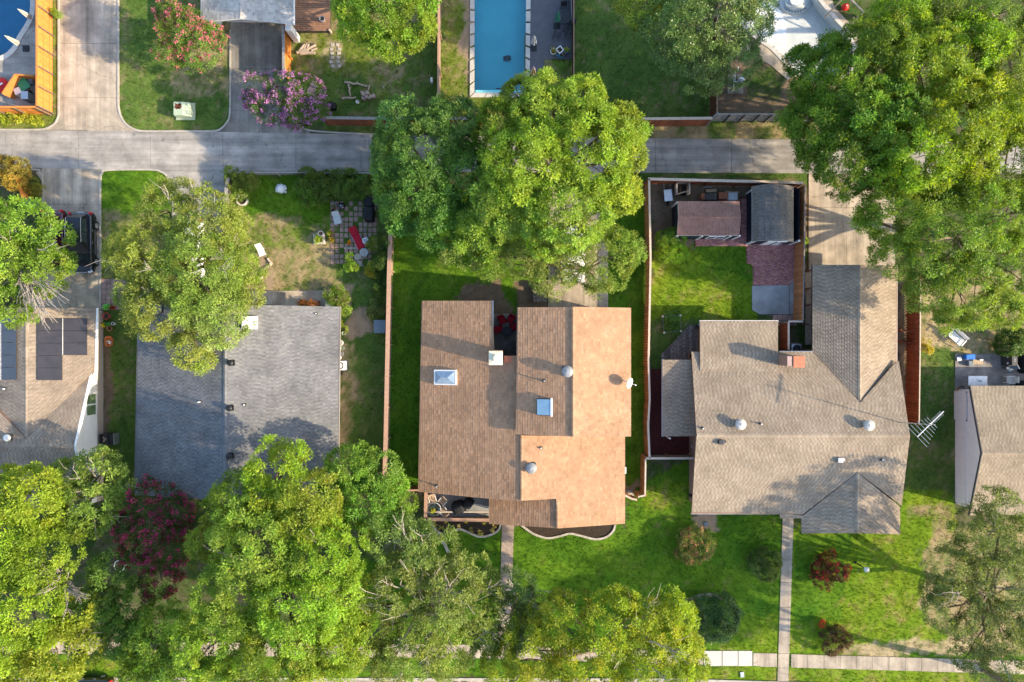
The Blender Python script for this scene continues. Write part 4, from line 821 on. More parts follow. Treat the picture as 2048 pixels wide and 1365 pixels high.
# satellite dish
t = thing('satellite_dish', 'grey and white satellite dish on the eave of the tan roof', 'satellite dish', on(plC, 1249, 763))
MB().tube([(-.1, .08, 0), (0, 0, .45), (.12, -.03, .55)], .035).build('mast', M['galv'], t)
m = MB(); ax = Vector((.75, -.25, .62)).normalized(); ex = Vector((0, 0, 1)).cross(ax).normalized(); ey = ax.cross(ex); c = Vector((.22, -.08, .62)); rings = []
for r_, d_ in ((.02, 0), (.16, .012), (.30, .045), (.38, .075)): rings.append([c + ax * d_ + ex * r_ * 1.0 * math.cos(k * math.pi / 12) + ey * r_ * math.sin(k * math.pi / 12) for k in range(24)])
m.loft(rings, cap=False); m.loft([[p - ax * .02 for p in r] for r in rings], cap=False); m.build('dish', M['white'], t, smooth=True)
MB().tube([c + ey * -.32, c + ax * .5 + ey * -.1], .02).build('arm', M['galv'], t); MB().box(*(c + ax * .52 + ey * -.08), .08, .08, .12).build('receiver', M['white'], t)
# antenna on its mast beside the pinkish house
AB = on(tN, 1799, 846); t = thing('tv_antenna', 'silver television antenna on a tall mast at the taupe gable end', 'antenna', AB)
zt = 7.6; A = P(1834.5, 874, zt) - AB; B = P(1887, 823, zt) - AB; mt = (A + B) / 2; zl = mt.z
MB().tube([(0, 0, -.3), (mt.x * .5, mt.y * .5, zl * .5), (mt.x, mt.y, zl + .5)], [.04, .035, .025]).build('mast', M['metal'], t)
MB().tube([A, B], .04).build('boom', M['metal'], t)
d = (B - A).normalized(); q = Vector((-d.y, d.x, 0)); L = (B - A).length
for s_, hl in ((.0, .98), (.10, .92), (.2, .80), (.3, .75), (.40, .66), (.48, .55), (.56, .5)): MB().tube([A + d * L * s_ - q * hl, A + d * L * s_ + q * hl], .014, 5).build('element', M['metal'], t)
for k in range(9): MB().tube([A + d * L * (.62 + k * .038) - q * .19, A + d * L * (.62 + k * .038) + q * .19], .011, 5).build('element', M['metal'], t)
MB().box(mt.x, mt.y, zl, .14, .14, .12).build('bracket', M['metal'], t)
# ---------------------------------------------------------------- fences
def fence(label, pts, h=1.83, wood='oldwood', cap='capwood', capw=.16, side=1, step=2.4, style='board', name='wooden_fence', palette=((1, 1, 1), (1.12, 1.08, 1.04), (.85, .84, .82), (.95, .9, .86)), post_m=None, top=True, posts=True):
    w = [(X(a, h if top else 0), Y(b, h if top else 0)) for a, b in pts]
    r = thing(name, label, 'fence', (w[0][0], w[0][1], 0)); V = []; T = []; pb = MB()
    for A, B in zip(w, w[1:]):
        A, B = np.array(A), np.array(B); L = np.linalg.norm(B - A); d = (B - A) / L; q = np.array((-d[1], d[0])) * side
        def bx(c, sl, st, z0, z1, mb, tint=None):
            u, v = d * sl / 2, q * st / 2
            mb.hexa([(*(c - u - v), z0), (*(c + u - v), z0), (*(c + u + v), z0), (*(c - u + v), z0), (*(c - u - v), z1), (*(c + u - v), z1), (*(c + u + v), z1), (*(c - u + v), z1)] if side > 0 else
                    [(*(c - u + v), z0), (*(c + u + v), z0), (*(c + u - v), z0), (*(c - u - v), z0), (*(c - u + v), z1), (*(c + u + v), z1), (*(c + u - v), z1), (*(c - u - v), z1)], tint)
        pw = .14 if style != 'shadow' else .135; pitch = pw + (.006 if style == 'board' else -.02 if style == 'shadow' else .006)
        n = max(1, int(L / (pitch if style != 'shadow' else .105)))
        for i in range(n):
            c = A + d * (i + .5) * L / n; t = np.array(random.choice(palette)) * random.uniform(.9, 1.1)
            off = q * (.055 if (style == 'shadow' and i % 2) else -.055 if style == 'shadow' else -.03)
            bx(c + off, L / n * (.95 if style != 'shadow' else 1.18), .02, .03, h - (.03 if cap else random.uniform(0, .03)), pb, tuple(t))
        for z in (.3, h * .55, h - .22):
            rb = MB(); bx((A + B) / 2 + q * .0, L, .045, z, z + .09, rb, (1, 1, 1)); rb.build('rail', M[wood], r, world=True)
        if posts:
            k = max(1, round(L / step))
            for i in range(k + 1):
                c = A + d * L * i / k; rb = MB(); bx(c + q * .07, .09, .09, 0, h - .02, rb, (1.05, 1.0, .96)); rb.build('post', M[post_m or wood], r, world=True)
        if cap:
            k = max(1, round(L / 2.4))
            for i in range(k):
                rb = MB(); bx(A + d * L * (i + .5) / k + q * .01, L / k - .01, capw, h - .025, h + .015 + .004 * (i % 2), rb); rb.build('cap_board', M[cap], r, world=True)
    pb.build('picket', M[wood], r, 'stuff', world=True)
    return r
CED = ((1, 1, 1), (1.1, 1.06, 1.0), (.92, .9, .86), (1.02, .96, .9))
fence('bright orange cedar fence running along the side street beside the curved pool', [(73, -150), (73, 212)], 1.9, 'cedar', 'cedar', .14, 1, 1.62, palette=CED, post_m='bark')
fence('bright orange cedar fence along the alley behind the yellow leafed plants', [(-150, 214), (70, 214)], 1.9, 'cedar', 'cedar', .14, -1, 1.62, palette=CED, post_m='bark')
fence('long brown capped fence between the weedy garden and the mown lawn', [(783, 398), (778, 540), (775, 690), (771, 880), (768, 985)], 1.83, 'oldwood', 'browncap', .32, 1, 2.4)
fence('long shadowbox fence with orange boards and a pale cap between two lawns', [(1298, 358), (1301, 520), (1299, 620), (1297, 720), (1299, 800), (1296, 850), (1299, 917)], 1.83, 'orangewood', 'capwood', .15, 1, 2.3, 'shadow')
fence('short orange fence with a gate corner by the tan roof and front lawn', [(1291, 918), (1290, 991), (1276, 994)], 1.83, 'orangewood', 'capwood', .12, 1, 2.3, 'shadow')
fence('low curved plank gate between the tan roof corner and the front lawn', [(1274, 1000), (1264, 998), (1250, 991)], 1.2, 'orangewood', 'capwood', .14, 1, 1.0)
fence('pale capped fence behind the sheds along the alley', [(1296, 358), (1420, 361), (1540, 364), (1606, 366)], 1.83, 'redwood', 'capwood', .2, -1, 2.4)
fence('brown fence between the barn shed and the tan carport driveway', [(1610, 370), (1609, 480), (1606, 640)], 1.83, 'orangewood', 'greywood', .07, 1, 2.4)
fence('short pale capped fence closing the red mulch strip beside the house', [(1293, 917.5), (1388, 917.5)], 1.83, 'oldwood', 'capwood', .16, 1, 2.0)
fence('reddish alley fence behind the lilac flowering tree', [(642, 236), (762, 237.5), (960, 237)], 1.83, 'redwood', 'greywood', .22, 1, 1.55)
fence('brown alley fence with a pale cap behind the dark green lawn', [(1180, 238), (1300, 238), (1424, 237)], 1.83, 'redwood', 'capwood', .2, 1, 2.4)
fence('grey slatted alley fence with dark posts beside the pool pump', [(1432, 228), (1520, 228), (1640, 229)], 1.83, 'greywood', 'greywood', .1, -1, 1.0, post_m='darkmetal')
fence('short slanting grey fence joining the two alley fences', [(1424, 237), (1433, 228)], 1.83, 'greywood', 'greywood', .1, -1, 1.0)
fence('light brown fence between the leafy back yard and the blue pool', [(877, -150), (877, 60), (876, 215)], 1.83, 'oldwood', 'browncap', .16, 1, 2.4)
fence('short bright orange fence beside the stained driveway', [(566, 50), (567, 148)], 2.0, 'cedar', 'greywood', .2, 1, 1.7, palette=CED)
fence('low black metal fence beside the grey pool deck', [(1147.5, -150), (1147.5, 172)], 1.0, 'redwood', 'browncap', .06, 1, 2.4, palette=((.25, .25, .3),), post_m='blackiron')
fence('dark brown fence by the pool pump with thin steel posts', [(1434, 30), (1434, 226)], 1.83, 'redwood', 'oldwood', .06, 1, 1.9, palette=((.35, .4, .45), (.3, .32, .36)), post_m='metal')
fence('tall red stained fence with narrow boards along the carport wing', [(1841, 560), (1840, 700), (1838, 850)], 1.9, 'redwood', 'capwood', .08, 1, 2.4, 'shadow')
fence('short red stained gate panel behind the carport wing', [(1803, 662), (1826, 662)], 1.5, 'redwood', None, .1, 1, 1.2)
fence('small red stained fence panel joining the taller fence below the carport', [(1803, 684), (1826, 686)], 1.2, 'redwood', None, .1, 1, 1.2)
fence('low weathered rail fence along the alley edge of the weedy garden', [(460, 345), (600, 345), (762, 346)], 1.0, 'greywood', 'greywood', .12, -1, 2.0)
fence('old rough grey fence beside the second driveway half lost in shrubs', [(455, 356), (450, 400), (449, 470)], 1.1, 'greywood', 'greywood', .28, 1, 1.6)
fence('brown fence around the air conditioner nook by the brick chimney', [(1577, 645), (1577, 700)], 1.7, 'redwood', 'capwood', .14, 1, 1.4)
fence('short pale topped fence piece at the head of the air conditioner nook', [(1577, 643), (1606, 643)], 1.7, 'greywood', 'capwood', .14, -1, 1.4)
fence('orange fence panel behind the teal bin under an autumn bush', [(30, 352), (44, 396)], 1.5, 'cedar', None, .14, 1, 1.6, palette=CED)
fence('brown side gate fence between the long fence and the porch corner', [(806, 982), (838, 981)], 1.6, 'redwood', 'browncap', .12, 1, 1.2)
# the porch railing
r = thing('porch_railing', 'brown slatted railing wall round the front porch', 'railing', P(915, 1034))
def rail_run(a, b, h, sp=.11):
    A, B = Vector((X(a[0], h), Y(a[1], h), 0)), Vector((X(b[0], h), Y(b[1], h), 0)); d = B - A; L = d.length; d.normalize(); q = Vector((-d.y, d.x, 0)); rz = math.atan2(d.y, d.x); m = MB()
    for i in range(int(L / sp)):
        c = A + d * (i + .5) * sp; m.box(c.x, c.y, h / 2 + .05, .085, .02, h - .1, rz, (random.uniform(.85, 1.15),) * 3)
    m.build('slat', M['oldwood'], r, 'stuff', world=True)
    c = (A + B) / 2; MB().box(c.x, c.y, h, L + .1, .26, .05, rz).build('top_rail', M['browncap'], r, world=True); MB().box(c.x, c.y, .2, L, .06, .08, rz).build('rail', M['oldwood'], r, world=True)
    for i in range(3):
        c = A + d * (L * i / 2); MB().box(c.x, c.y, h / 2, .1, .1, h - .04, rz).build('post', M['oldwood'], r, world=True)
rail_run((849, 1039), (978, 1041), 1.1); rail_run((852, 986), (851, 1039), 1.1)
MB().box(X(915, .9), Y(1024.5, .9), .9, 5.0, .10, .06).build('trim_strip', M['capwood'], r, world=True)

# ---------------------------------------------------------------- decks
def deck(label, x0, y0, x1, y1, m, pitch, z, vert=False, poly=None, loc=None, nm='wooden_deck'):
    r = thing(nm, label, 'deck', P((x0 + x1) / 2, (y0 + y1) / 2)); a = x0 if vert else y0; b = x1 if vert else y1; n = int((b - a) / pitch)
    for i in range(n):
        u0, u1 = a + (b - a) * i / n + .25, a + (b - a) * (i + 1) / n - .25
        if poly:
            lo, hi = poly((u0 + u1) / 2); q = [(u0, poly(u0)[0]), (u1, poly(u1)[0]), (u1, hi), (u0, hi)]
        else: q = [(u0, y0), (u1, y0), (u1, y1), (u0, y1)] if vert else [(x0, u0), (x1, u0), (x1, u1), (x0, u1)]
        MB().prism(PW(q, z), z - .04, z + random.uniform(-.006, .006)).build('plank', m, r, world=True)
    PAVED.append([(x0, y0), (x1, y0), (x1, y1), (x0, y1)])
    c = MB(); c.prism(PW([(x0 + 1, y0 + 1), (x1 - 1, y0 + 1), (x1 - 1, y1 - 1), (x0 + 1, y1 - 1)] if not poly else [(x0 + 2, y1 - 12), (x1 - 1, y0 + 8), (x1 - 1, y1 - 1), (x0 + 2, y1 - 1)], z), 0, z - .05); c.build('joist_frame', M['darkmetal'], r, world=True)
    return r
d = deck('brown plank deck beside the pale roofed garage', 588, -60, 660, 62, M['deckwood'], 4.2, .5)
for a, b in ((659.5, 61), (659.5, 0)): MB().box(X(a, .5), Y(b, .5), .3, .12, .12, .6).build('post', M['capwood'], d, world=True)
deck('weathered grey corner deck with a slanted edge behind the taupe porch', 1322, 650, 1403, 722, M['greydeck'], 6, .3, True, lambda u: (max(650, 712 - (u - 1320) * 1.05), 722))
deck('small grey landing at the back door under the big trees', 1066, 575, 1094, 605, M['greydeck'], 5, .35, False, nm='wooden_landing')

# ---------------------------------------------------------------- trees, bushes and flowers
def leaves(C, Nn, cr, nl, ll, lw, base, var, hot, flat=.55, up=.45, out=.55, droop=0.0, gain=True):
    """C clump centres, Nn outward normals -> arrays of leaf quads"""
    k = len(C); idx = np.repeat(np.arange(k), nl); n = len(idx)
    off = RNG.normal(0, 1, (n, 3)); nn = Nn[idx]; off /= (np.linalg.norm(off, axis=1, keepdims=True) + 1e-9); off *= (RNG.random((n, 1)) ** .5)
    dn = (off * nn).sum(1, keepdims=True); off = off - nn * dn * (1 - flat); pos = C[idx] + off * (cr[idx][:, None] if hasattr(cr, '__len__') else cr)
    d = off * 1.1 + nn * out * RNG.random((n, 1)) + RNG.normal(0, .35, (n, 3)); d[:, 2] -= droop; d /= np.linalg.norm(d, axis=1, keepdims=True)
    ln = nn * .6 + RNG.normal(0, .55, (n, 3)); ln[:, 2] += up; w = np.cross(d, ln); w /= (np.linalg.norm(w, axis=1, keepdims=True) + 1e-9)
    s = RNG.uniform(.45, 1.25, (n, 1)); L = ll * s; W = lw * s * .5; nrm = np.cross(w, d)
    base, hot = (np.array(base) * (1.8, 1.8, .95), np.array(hot) * (1.3, 1.25, .9)) if gain else (np.array(base), np.array(hot))
    V = np.stack([pos - w * W, pos + w * W + nrm * W * .3, pos + d * L], 1).reshape(-1, 3)
    cb = RNG.normal(1, var, (k, 1))[idx]; b = np.array(base); c = b * np.clip(cb * RNG.normal(1, .13, (n, 1)), .45, 1.7)
    hs = np.clip(RNG.normal(0, .5, (k, 1))[idx] + RNG.normal(0, .35, (n, 1)), 0, 1); c = c * (1 - hs * .6) + np.array(hot) * hs * .6 * np.clip(cb, .6, 1.4)
    return V, np.repeat(c, 3, 0)
def lobe_clumps(lobes, dens, jit=.22):
    Cs, Ns, Ks = [], [], []
    for ki, (c, r, rv) in enumerate(lobes):
        n = max(6, int(dens * 2 * math.pi * r * (r * .45 + rv * .55)))
        g = RNG.normal(0, 1, (n * 2, 3)); g /= np.linalg.norm(g, axis=1, keepdims=True); g = g[g[:, 2] > -.35][:n]
        bump = .72 + .46 * vnoise(g[:, 0] * r * 1.5 + c[0] * 3, g[:, 1] * r * 1.5 + c[1] * 3 + g[:, 2] * 1.7, 5); rr = bump * (1 + RNG.normal(0, jit * .3, len(g))); rr = np.clip(rr, .4, 1.22)
        fl = RNG.random(len(g)) < .22; rr = np.where(fl, rr * RNG.uniform(.45, .8, len(g)), rr)
        p = np.array(c) + g * rr[:, None] * np.array((r, r, rv)); nn = g / np.array((r, r, rv)); nn /= np.linalg.norm(nn, axis=1, keepdims=True)
        ok = p[:, 2] > .25; Cs.append(p[ok]); Ns.append(nn[ok]); Ks.append(np.full(ok.sum(), ki))
    C, Nn, K = np.concatenate(Cs), np.concatenate(Ns), np.concatenate(Ks)
    # drop most clumps buried deep inside another lobe
    keep = np.ones(len(C), bool)
    for (c, r, rv) in lobes:
        q = (C - np.array(c)) / np.array((r, r, rv)); keep &= ~((np.linalg.norm(q, axis=1) < .62) & (RNG.random(len(C)) < .85))
    return C[keep], Nn[keep], K[keep]
def limb_tube(m, a, b, r0, r1, seg=4, wob=.12, n=5):
    a, b = Vector(a), Vector(b); L = (b - a).length; pts = []
    for i in range(seg + 1):
        t = i / seg; p = a.lerp(b, t) + Vector((0, 0, math.sin(t * math.pi) * L * .06))
        if 0 < i < seg: p += Vector([random.uniform(-wob, wob) * L * .3 for _ in range(3)])
        pts.append(p)
    m.tube(pts, [r0 + (r1 - r0) * i / seg for i in range(seg + 1)], n); return pts
def tree(name, label, cat, trunk, lobes, base, hot, dens=3.2, nl=34, cr=.42, ll=.26, lw=.15, var=.16, tr=.22, m='leaf', bark='bark', flower=None, twigs=0, group=None, flat=.55, up=.45, jit=.22, droop=0.0, stems=1, ztrunk=.35, fdens=None):
    L3 = [((X(px, z), Y(py, z), z), rp * S * (H - z) / H, rv) for px, py, rp, z, rv in lobes]
    g = P(*trunk); t = thing(name, label, cat, g, group=group); sh = np.array(g)
    C, Nn, K = lobe_clumps(L3, dens * 1.25, jit); crs = cr * RNG.uniform(.7, 1.3, len(C))
    V, T = leaves(C, Nn, crs, int(nl * 3.1), ll * .62, lw * .60, base, var, hot, flat, up, droop=droop)
    lt = np.stack([RNG.uniform(.88, 1.1, len(L3)), RNG.uniform(.94, 1.06, len(L3)), RNG.uniform(.8, 1.25, len(L3))], 1) * RNG.uniform(.86, 1.12, (len(L3), 1)); T = T * np.repeat(lt[K], int(nl * 3.1) * 3, 0)
    arr_mesh('crown', V, np.arange(len(V)).reshape(-1, 3), M[m], T, t, 'stuff', sh)
    if flower:
        f = (Nn[:, 2] > -.1) & (RNG.random(len(C)) < flower[1]); Cf = C[f] + Nn[f] * cr * .5
        V, T = leaves(Cf, Nn[f], cr * .62, flower[2], .13, .12, flower[0], .22, tuple(min(1, x * 1.2) for x in flower[0]), .8, .6, gain=False)
        arr_mesh('blossom', V, np.arange(len(V)).reshape(-1, 3), M['petal'], T, t, 'stuff', sh)
    zc = np.mean([c[2] for c, r, rv in L3]); m_ = MB(); fork = Vector((g.x, g.y, zc * ztrunk))
    cm = Vector(np.mean([c for c, r, rv in L3], 0)); fork = fork.lerp(Vector((cm.x, cm.y, fork.z)), .2)
    if stems == 1: limb_tube(m_, (g.x, g.y, -.1), fork, tr * 1.25, tr * .85, 3, .03, 8)
    m_.v and m_.build('trunk', M[bark], t, world=True, smooth=True)
    for (c, r, rv) in L3:
        mm = MB(); c = Vector(c); st = Vector((g.x, g.y, 0)) + Vector((random.uniform(-.2, .2), random.uniform(-.2, .2), 0)) if stems > 1 else fork
        rr = tr * (.5 if stems == 1 else .8); p = limb_tube(mm, st, c, rr, rr * .35)
        for k in range(4):
            q = Vector(p[random.choice((2, 3, 4))]); e = c + Vector((random.uniform(-1, 1) * r * .8, random.uniform(-1, 1) * r * .8, random.uniform(-.1, .75) * rv)); limb_tube(mm, q, e, rr * .35, rr * .1, 3, .2, 4)
        mm.build('limb', M[bark], t, world=True)
    if twigs: dead(t, [C[i] for i in RNG.choice(len(C), min(twigs, len(C)), False)], cm)
    return t
def dead(t, pts, cm):          # bare twiggy branches poking out of a crown
    for c in pts:
        mm = MB(); c = Vector(c) + Vector((0, 0, .3)); cdir = (c - Vector(cm)); cdir.normalize(); s = c - cdir * 1.6 - Vector((0, 0, .4))
        p = limb_tube(mm, s, c, .05, .03, 4, .15, 4)
        for k in range(6):
            q = Vector(p[random.choice((1, 2, 3, 4))]); e = q + (cdir + Vector((random.uniform(-.9, .9), random.uniform(-.9, .9), random.uniform(-.2, .5)))) * random.uniform(.5, 1.1); limb_tube(mm, q, e, .024, .008, 3, .25, 3)
        mm.build('bare_branch', M['greybark'], t, world=True)
def brush(t, root, tip, n, spread, m='greybark', r=.03):      # a fan of dead branches
    root, tip = Vector(root), Vector(tip)
    for k in range(n):
        mm = MB(); e = tip + Vector([random.uniform(-spread, spread) for _ in range(3)]); p = limb_tube(mm, root + Vector([random.uniform(-.2, .2) for _ in range(3)]), e, r, r * .4, 4, .14, 4)
        for j in range(4):
            q = Vector(p[random.choice((1, 2, 3))]); e2 = q + (e - root).normalized() * random.uniform(.5, 1.1) + Vector([random.uniform(-.5, .5) for _ in range(3)]); limb_tube(mm, q, e2, r * .5, r * .2, 3, .2, 3)
        mm.build('bare_branch', M[m], t, world=True)
YG, YGH = (.105, .165, .030), (.24, .27, .035)
MG, MGH = (.060, .120, .032), (.15, .21, .045)
DG, DGH = (.042, .088, .028), (.10, .15, .045)
OL, OLH = (.118, .160, .055), (.26, .28, .10)
tree('shade_tree', 'big bright green tree over the central driveway and alley', 'tree', (1110, 365),
     [(1090, 235, 75, 7.6, 2.2), (1060, 330, 92, 8.6, 2.4), (1180, 310, 92, 8.3, 2.4), (1125, 425, 90, 7.9, 2.4), (1015, 400, 72, 7.2, 2.2), (1230, 262, 52, 7, 1.9), (1000, 262, 56, 7, 2), (965, 460, 56, 6, 1.9), (1040, 198, 36, 6.6, 1.6), (1168, 200, 40, 7, 1.7), (1235, 390, 46, 6.8, 1.8), (1268, 268, 26, 6.6, 1.2), (1262, 312, 28, 6.8, 1.2), (1100, 180, 24, 6.6, 1.2)], (.115, .170, .036), (.28, .31, .055), 3.7, 36, .45, .28, .17, tr=.3)
tree('shade_tree', 'dark bluish green tree across the alley between fence ends', 'tree', (862, 350),
     [(850, 300, 78, 6.6, 2.4), (832, 395, 74, 6.1, 2.3), (800, 245, 46, 6, 1.8), (905, 255, 56, 6.3, 2), (880, 425, 66, 5.6, 2), (785, 340, 40, 5.6, 1.8), (920, 345, 60, 6.5, 2), (800, 440, 34, 5, 1.5), (775, 290, 30, 5.2, 1.3)], (.058, .118, .045), (.15, .22, .06), 3.4, 36, .45, .27, .16, tr=.26)
tree('shade_tree', 'paler olive tree leaning over the driveway end near the tan roof', 'tree', (1185, 545),
     [(1200, 515, 66, 5.6, 1.9), (1108, 538, 52, 5.2, 1.7), (1248, 500, 40, 5.5, 1.5), (1050, 505, 50, 5.6, 1.7), (1150, 490, 56, 6, 1.8), (1190, 560, 26, 4.8, 1.1), (1085, 565, 22, 4.8, 1), (925, 500, 40, 5, 1.3), (985, 520, 40, 5.2, 1.4)], (.10, .145, .045), (.22, .23, .08), 3.2, 32, .42, .22, .12, tr=.18)
tree('shade_tree', 'round light green tree beside the brown plank deck', 'tree', (775, 20),
     [(770, 25, 72, 6.5, 2.3), (722, 40, 44, 6, 1.9), (822, 45, 46, 6.2, 1.9), (790, 88, 32, 5.6, 1.5), (705, 5, 40, 6, 1.8), (845, 5, 38, 6, 1.7), (770, -40, 70, 6.5, 2)], (.105, .175, .028), (.24, .29, .045), 3.4, 36, .45, .27, .16, tr=.24)
tree('live_oak', 'dark waxy leaved oak over the shaded lawn beside the drained pool', 'tree', (1400, 60),
     [(1400, 55, 82, 6.8, 2.4), (1465, 60, 62, 6.4, 2.1), (1335, 45, 58, 6.4, 2), (1400, 130, 54, 5.8, 1.9), (1472, 118, 44, 5.6, 1.7), (1352, 108, 44, 5.6, 1.7), (1440, -10, 76, 6.8, 2.2), (1512, 30, 34, 6, 1.5), (1420, 165, 26, 5, 1.2)], (.070, .115, .048), (.16, .20, .10), 3.5, 34, .42, .22, .13, m='gloss_leaf', tr=.26)
tree('shade_tree', 'small yellow tinged tree peeping in above the shaded lawn', 'tree', (1290, 15), [(1278, 20, 36, 6.2, 1.6), (1258, 5, 30, 6, 1.4), (1300, -20, 40, 6.3, 1.6), (1290, 48, 22, 5.8, 1.1)], (.125, .165, .045), (.26, .27, .08), 3.2, 32, .42, .22, .13, tr=.15)
tree('shade_tree', 'tall green tree rising over the end of the drained pool', 'tree', (1690, 200),
     [(1700, 190, 92, 9, 2.6), (1650, 245, 72, 8, 2.3), (1640, 150, 56, 8, 2), (1750, 120, 76, 9, 2.4), (1690, 320, 70, 8, 2.3), (1760, 250, 80, 9.4, 2.5), (1598, 130, 26, 7, 1.3), (1590, 240, 30, 7, 1.4), (1630, 310, 36, 7.2, 1.5), (1660, 100, 30, 8, 1.3), (1725, 330, 50, 8, 1.8), (1720, 250, 60, 9, 2)], (.066, .125, .022), (.21, .25, .028), 3.3, 36, .46, .28, .16, tr=.3)
tree('shade_tree', 'wide yellow green tree with the brightest leaves beside the alley end', 'tree', (1830, 250),
     [(1830, 160, 96, 9.2, 2.6), (1900, 250, 96, 10, 2.7), (1840, 300, 84, 9.6, 2.5), (1920, 110, 76, 9, 2.4), (1990, 230, 70, 9.4, 2.4), (1790, 60, 66, 8.6, 2.3), (1760, 350, 46, 8.4, 2), (1850, 345, 60, 8.8, 2), (1930, 330, 66, 9, 2), (1790, 300, 50, 9, 1.9)], (.092, .150, .018), (.24, .29, .022), 3.3, 36, .46, .28, .16, tr=.32)
tree('shade_tree', 'olive feathery tree filling the top corner of the yards', 'tree', (2000, 60), [(1980, 40, 80, 8.6, 2.3), (2050, 110, 80, 8.6, 2.3), (1900, 10, 66, 8.4, 2.2), (2060, 0, 80, 8.6, 2.3), (1830, -20, 60, 8.2, 2), (2055, 300, 60, 8.4, 2.1), (2010, 335, 60, 8.4, 2), (2000, 130, 60, 8.8, 2)], (.095, .15, .040), (.21, .26, .065), 3.2, 32, .46, .27, .12, tr=.3)
tree('shade_tree', 'broad green tree hanging over the carport wing and dry yard', 'tree', (1890, 470),
     [(1800, 420, 76, 8.2, 2.3), (1885, 470, 92, 8.8, 2.5), (1965, 440, 86, 8.8, 2.4), (1790, 505, 46, 7.2, 1.8), (1930, 575, 74, 7.6, 2.2), (2015, 545, 66, 7.8, 2.1), (1860, 580, 48, 7, 1.9), (2040, 420, 70, 8.4, 2.2), (1900, 630, 30, 6.4, 1.3), (1995, 620, 40, 6.8, 1.6), (1740, 440, 26, 7.6, 1.2)], (.086, .145, .032), (.21, .25, .045), 3.3, 36, .45, .25, .14, tr=.32)
tree('pale_oak', 'pale olive tree spreading over the grey roof corner and driveways', 'tree', (375, 550),
     [(340, 425, 54, 6, 2), (415, 445, 66, 6.6, 2.2), (300, 515, 70, 6.6, 2.2), (398, 555, 82, 7.4, 2.4), (470, 535, 54, 6.2, 1.9), (325, 625, 62, 6.4, 2.1), (440, 630, 62, 6.4, 2.1), (385, 695, 40, 6, 1.6), (248, 505, 34, 5.6, 1.5), (500, 590, 30, 5.8, 1.3), (285, 600, 46, 6, 1.7), (360, 390, 30, 5.6, 1.2), (462, 455, 40, 5.8, 1.5), (400, 720, 24, 5.6, 1), (385, 480, 50, 7, 1.8), (350, 560, 50, 7, 1.9), (400, 620, 46, 7, 1.8), (440, 500, 36, 6.8, 1.5)], OL, OLH, 3.4, 34, .42, .22, .13, tr=.3, twigs=14)
dt = tree('shade_tree', 'green tree with dead grey branches beside the black car', 'tree', (45, 530),
     [(50, 450, 50, 6, 1.8), (85, 535, 52, 6, 1.8), (15, 540, 52, 6.2, 1.9), (110, 480, 34, 5.6, 1.4), (25, 610, 40, 6, 1.6), (-30, 460, 60, 6, 1.8), (125, 520, 22, 5.2, 1)], (.10, .165, .035), (.24, .28, .05), 3.2, 30, .42, .26, .16, tr=.22, twigs=8)
for k in range(13): brush(dt, P(42 + k * 2, 548, 6.4), P(64 + k * 5, 592 + (k % 4) * 17, 7.4), 2, .8, r=.05)
tree('shade_tree', 'yellow green tree along the street corner with big leaf clusters', 'tree', (70, 1150),
     [(60, 1000, 60, 8, 2.1), (15, 1075, 76, 8.2, 2.3), (85, 1115, 66, 8, 2.2), (45, 1220, 80, 8.4, 2.4), (115, 1300, 66, 7.6, 2.1), (5, 1330, 76, 8, 2.2), (60, 1360, 60, 7.6, 2), (150, 1225, 34, 7, 1.5), (5, 985, 40, 7.4, 1.6)], (.125, .172, .025), (.28, .30, .04), 2.9, 34, .50, .30, .19, tr=.26)
t = tree('shade_tree', 'dusty green tree beside the white gable end', 'tree', (190, 1000), [(135, 965, 46, 5.6, 1.7), (205, 945, 48, 6, 1.8), (180, 1010, 56, 6, 1.9), (238, 965, 30, 5.5, 1.3), (150, 1040, 40, 5.6, 1.5)], (.090, .140, .045), (.20, .25, .055), 3.0, 30, .44, .28, .18, tr=.2, twigs=16)
t = tree('shade_tree', 'shaded green tree below the magenta crepe myrtle with a tuft of dead branches', 'tree', (210, 1190), [(225, 1150, 46, 5.4, 1.7), (190, 1225, 50, 5.6, 1.8), (260, 1215, 42, 5.4, 1.6), (175, 1290, 30, 5, 1.3), (240, 1270, 40, 5.4, 1.5)], (.065, .12, .035), (.15, .21, .045), 3.0, 30, .44, .28, .17, tr=.2)
for k in range(13): brush(t, P(118 + k, 1162, 7.2), P(80 + (k * 37) % 110, 1125 + (k * 29) % 80, 8.6), 2, .8, r=.045)
for k in range(6): brush(t, P(140, 1250, 6.6), P(130 + k * 12, 1262 + (k * 17) % 36, 7.6), 2, .7, r=.045)
tree('shade_tree', 'largest bright green tree in front of the grey house', 'tree', (560, 1140),
     [(555, 955, 66, 8, 2.3), (485, 995, 62, 7.6, 2.2), (618, 1010, 72, 8.5, 2.4), (522, 1090, 92, 9.5, 2.6), (640, 1115, 82, 9.2, 2.5), (480, 1180, 82, 9.2, 2.5), (600, 1215, 90, 9.6, 2.6), (685, 1180, 50, 8.2, 2), (440, 1280, 80, 8.6, 2.4), (560, 1315, 84, 9, 2.5), (675, 1290, 62, 8.2, 2.2), (420, 1080, 40, 7.6, 1.8), (570, 910, 26, 7.4, 1.2), (615, 1300, 60, 8, 2), (500, 1330, 60, 8, 2), (700, 1245, 46, 7.6, 1.8), (540, 1000, 50, 8.6, 1.9), (590, 1060, 60, 9.2, 2)], (.105, .162, .030), (.25, .27, .04), 3.2, 34, .45, .26, .16, tr=.36, twigs=6)
tree('shade_tree', 'darker tree at the kerb beyond the parked dark car', 'tree', (330, 1300), [(330, 1270, 62, 7, 2.1), (380, 1335, 66, 7.2, 2.2), (300, 1335, 50, 6.6, 1.9), (280, 1290, 34, 6.2, 1.5)], (.072, .125, .028), (.23, .26, .04), 3.1, 32, .45, .27, .17, tr=.22)
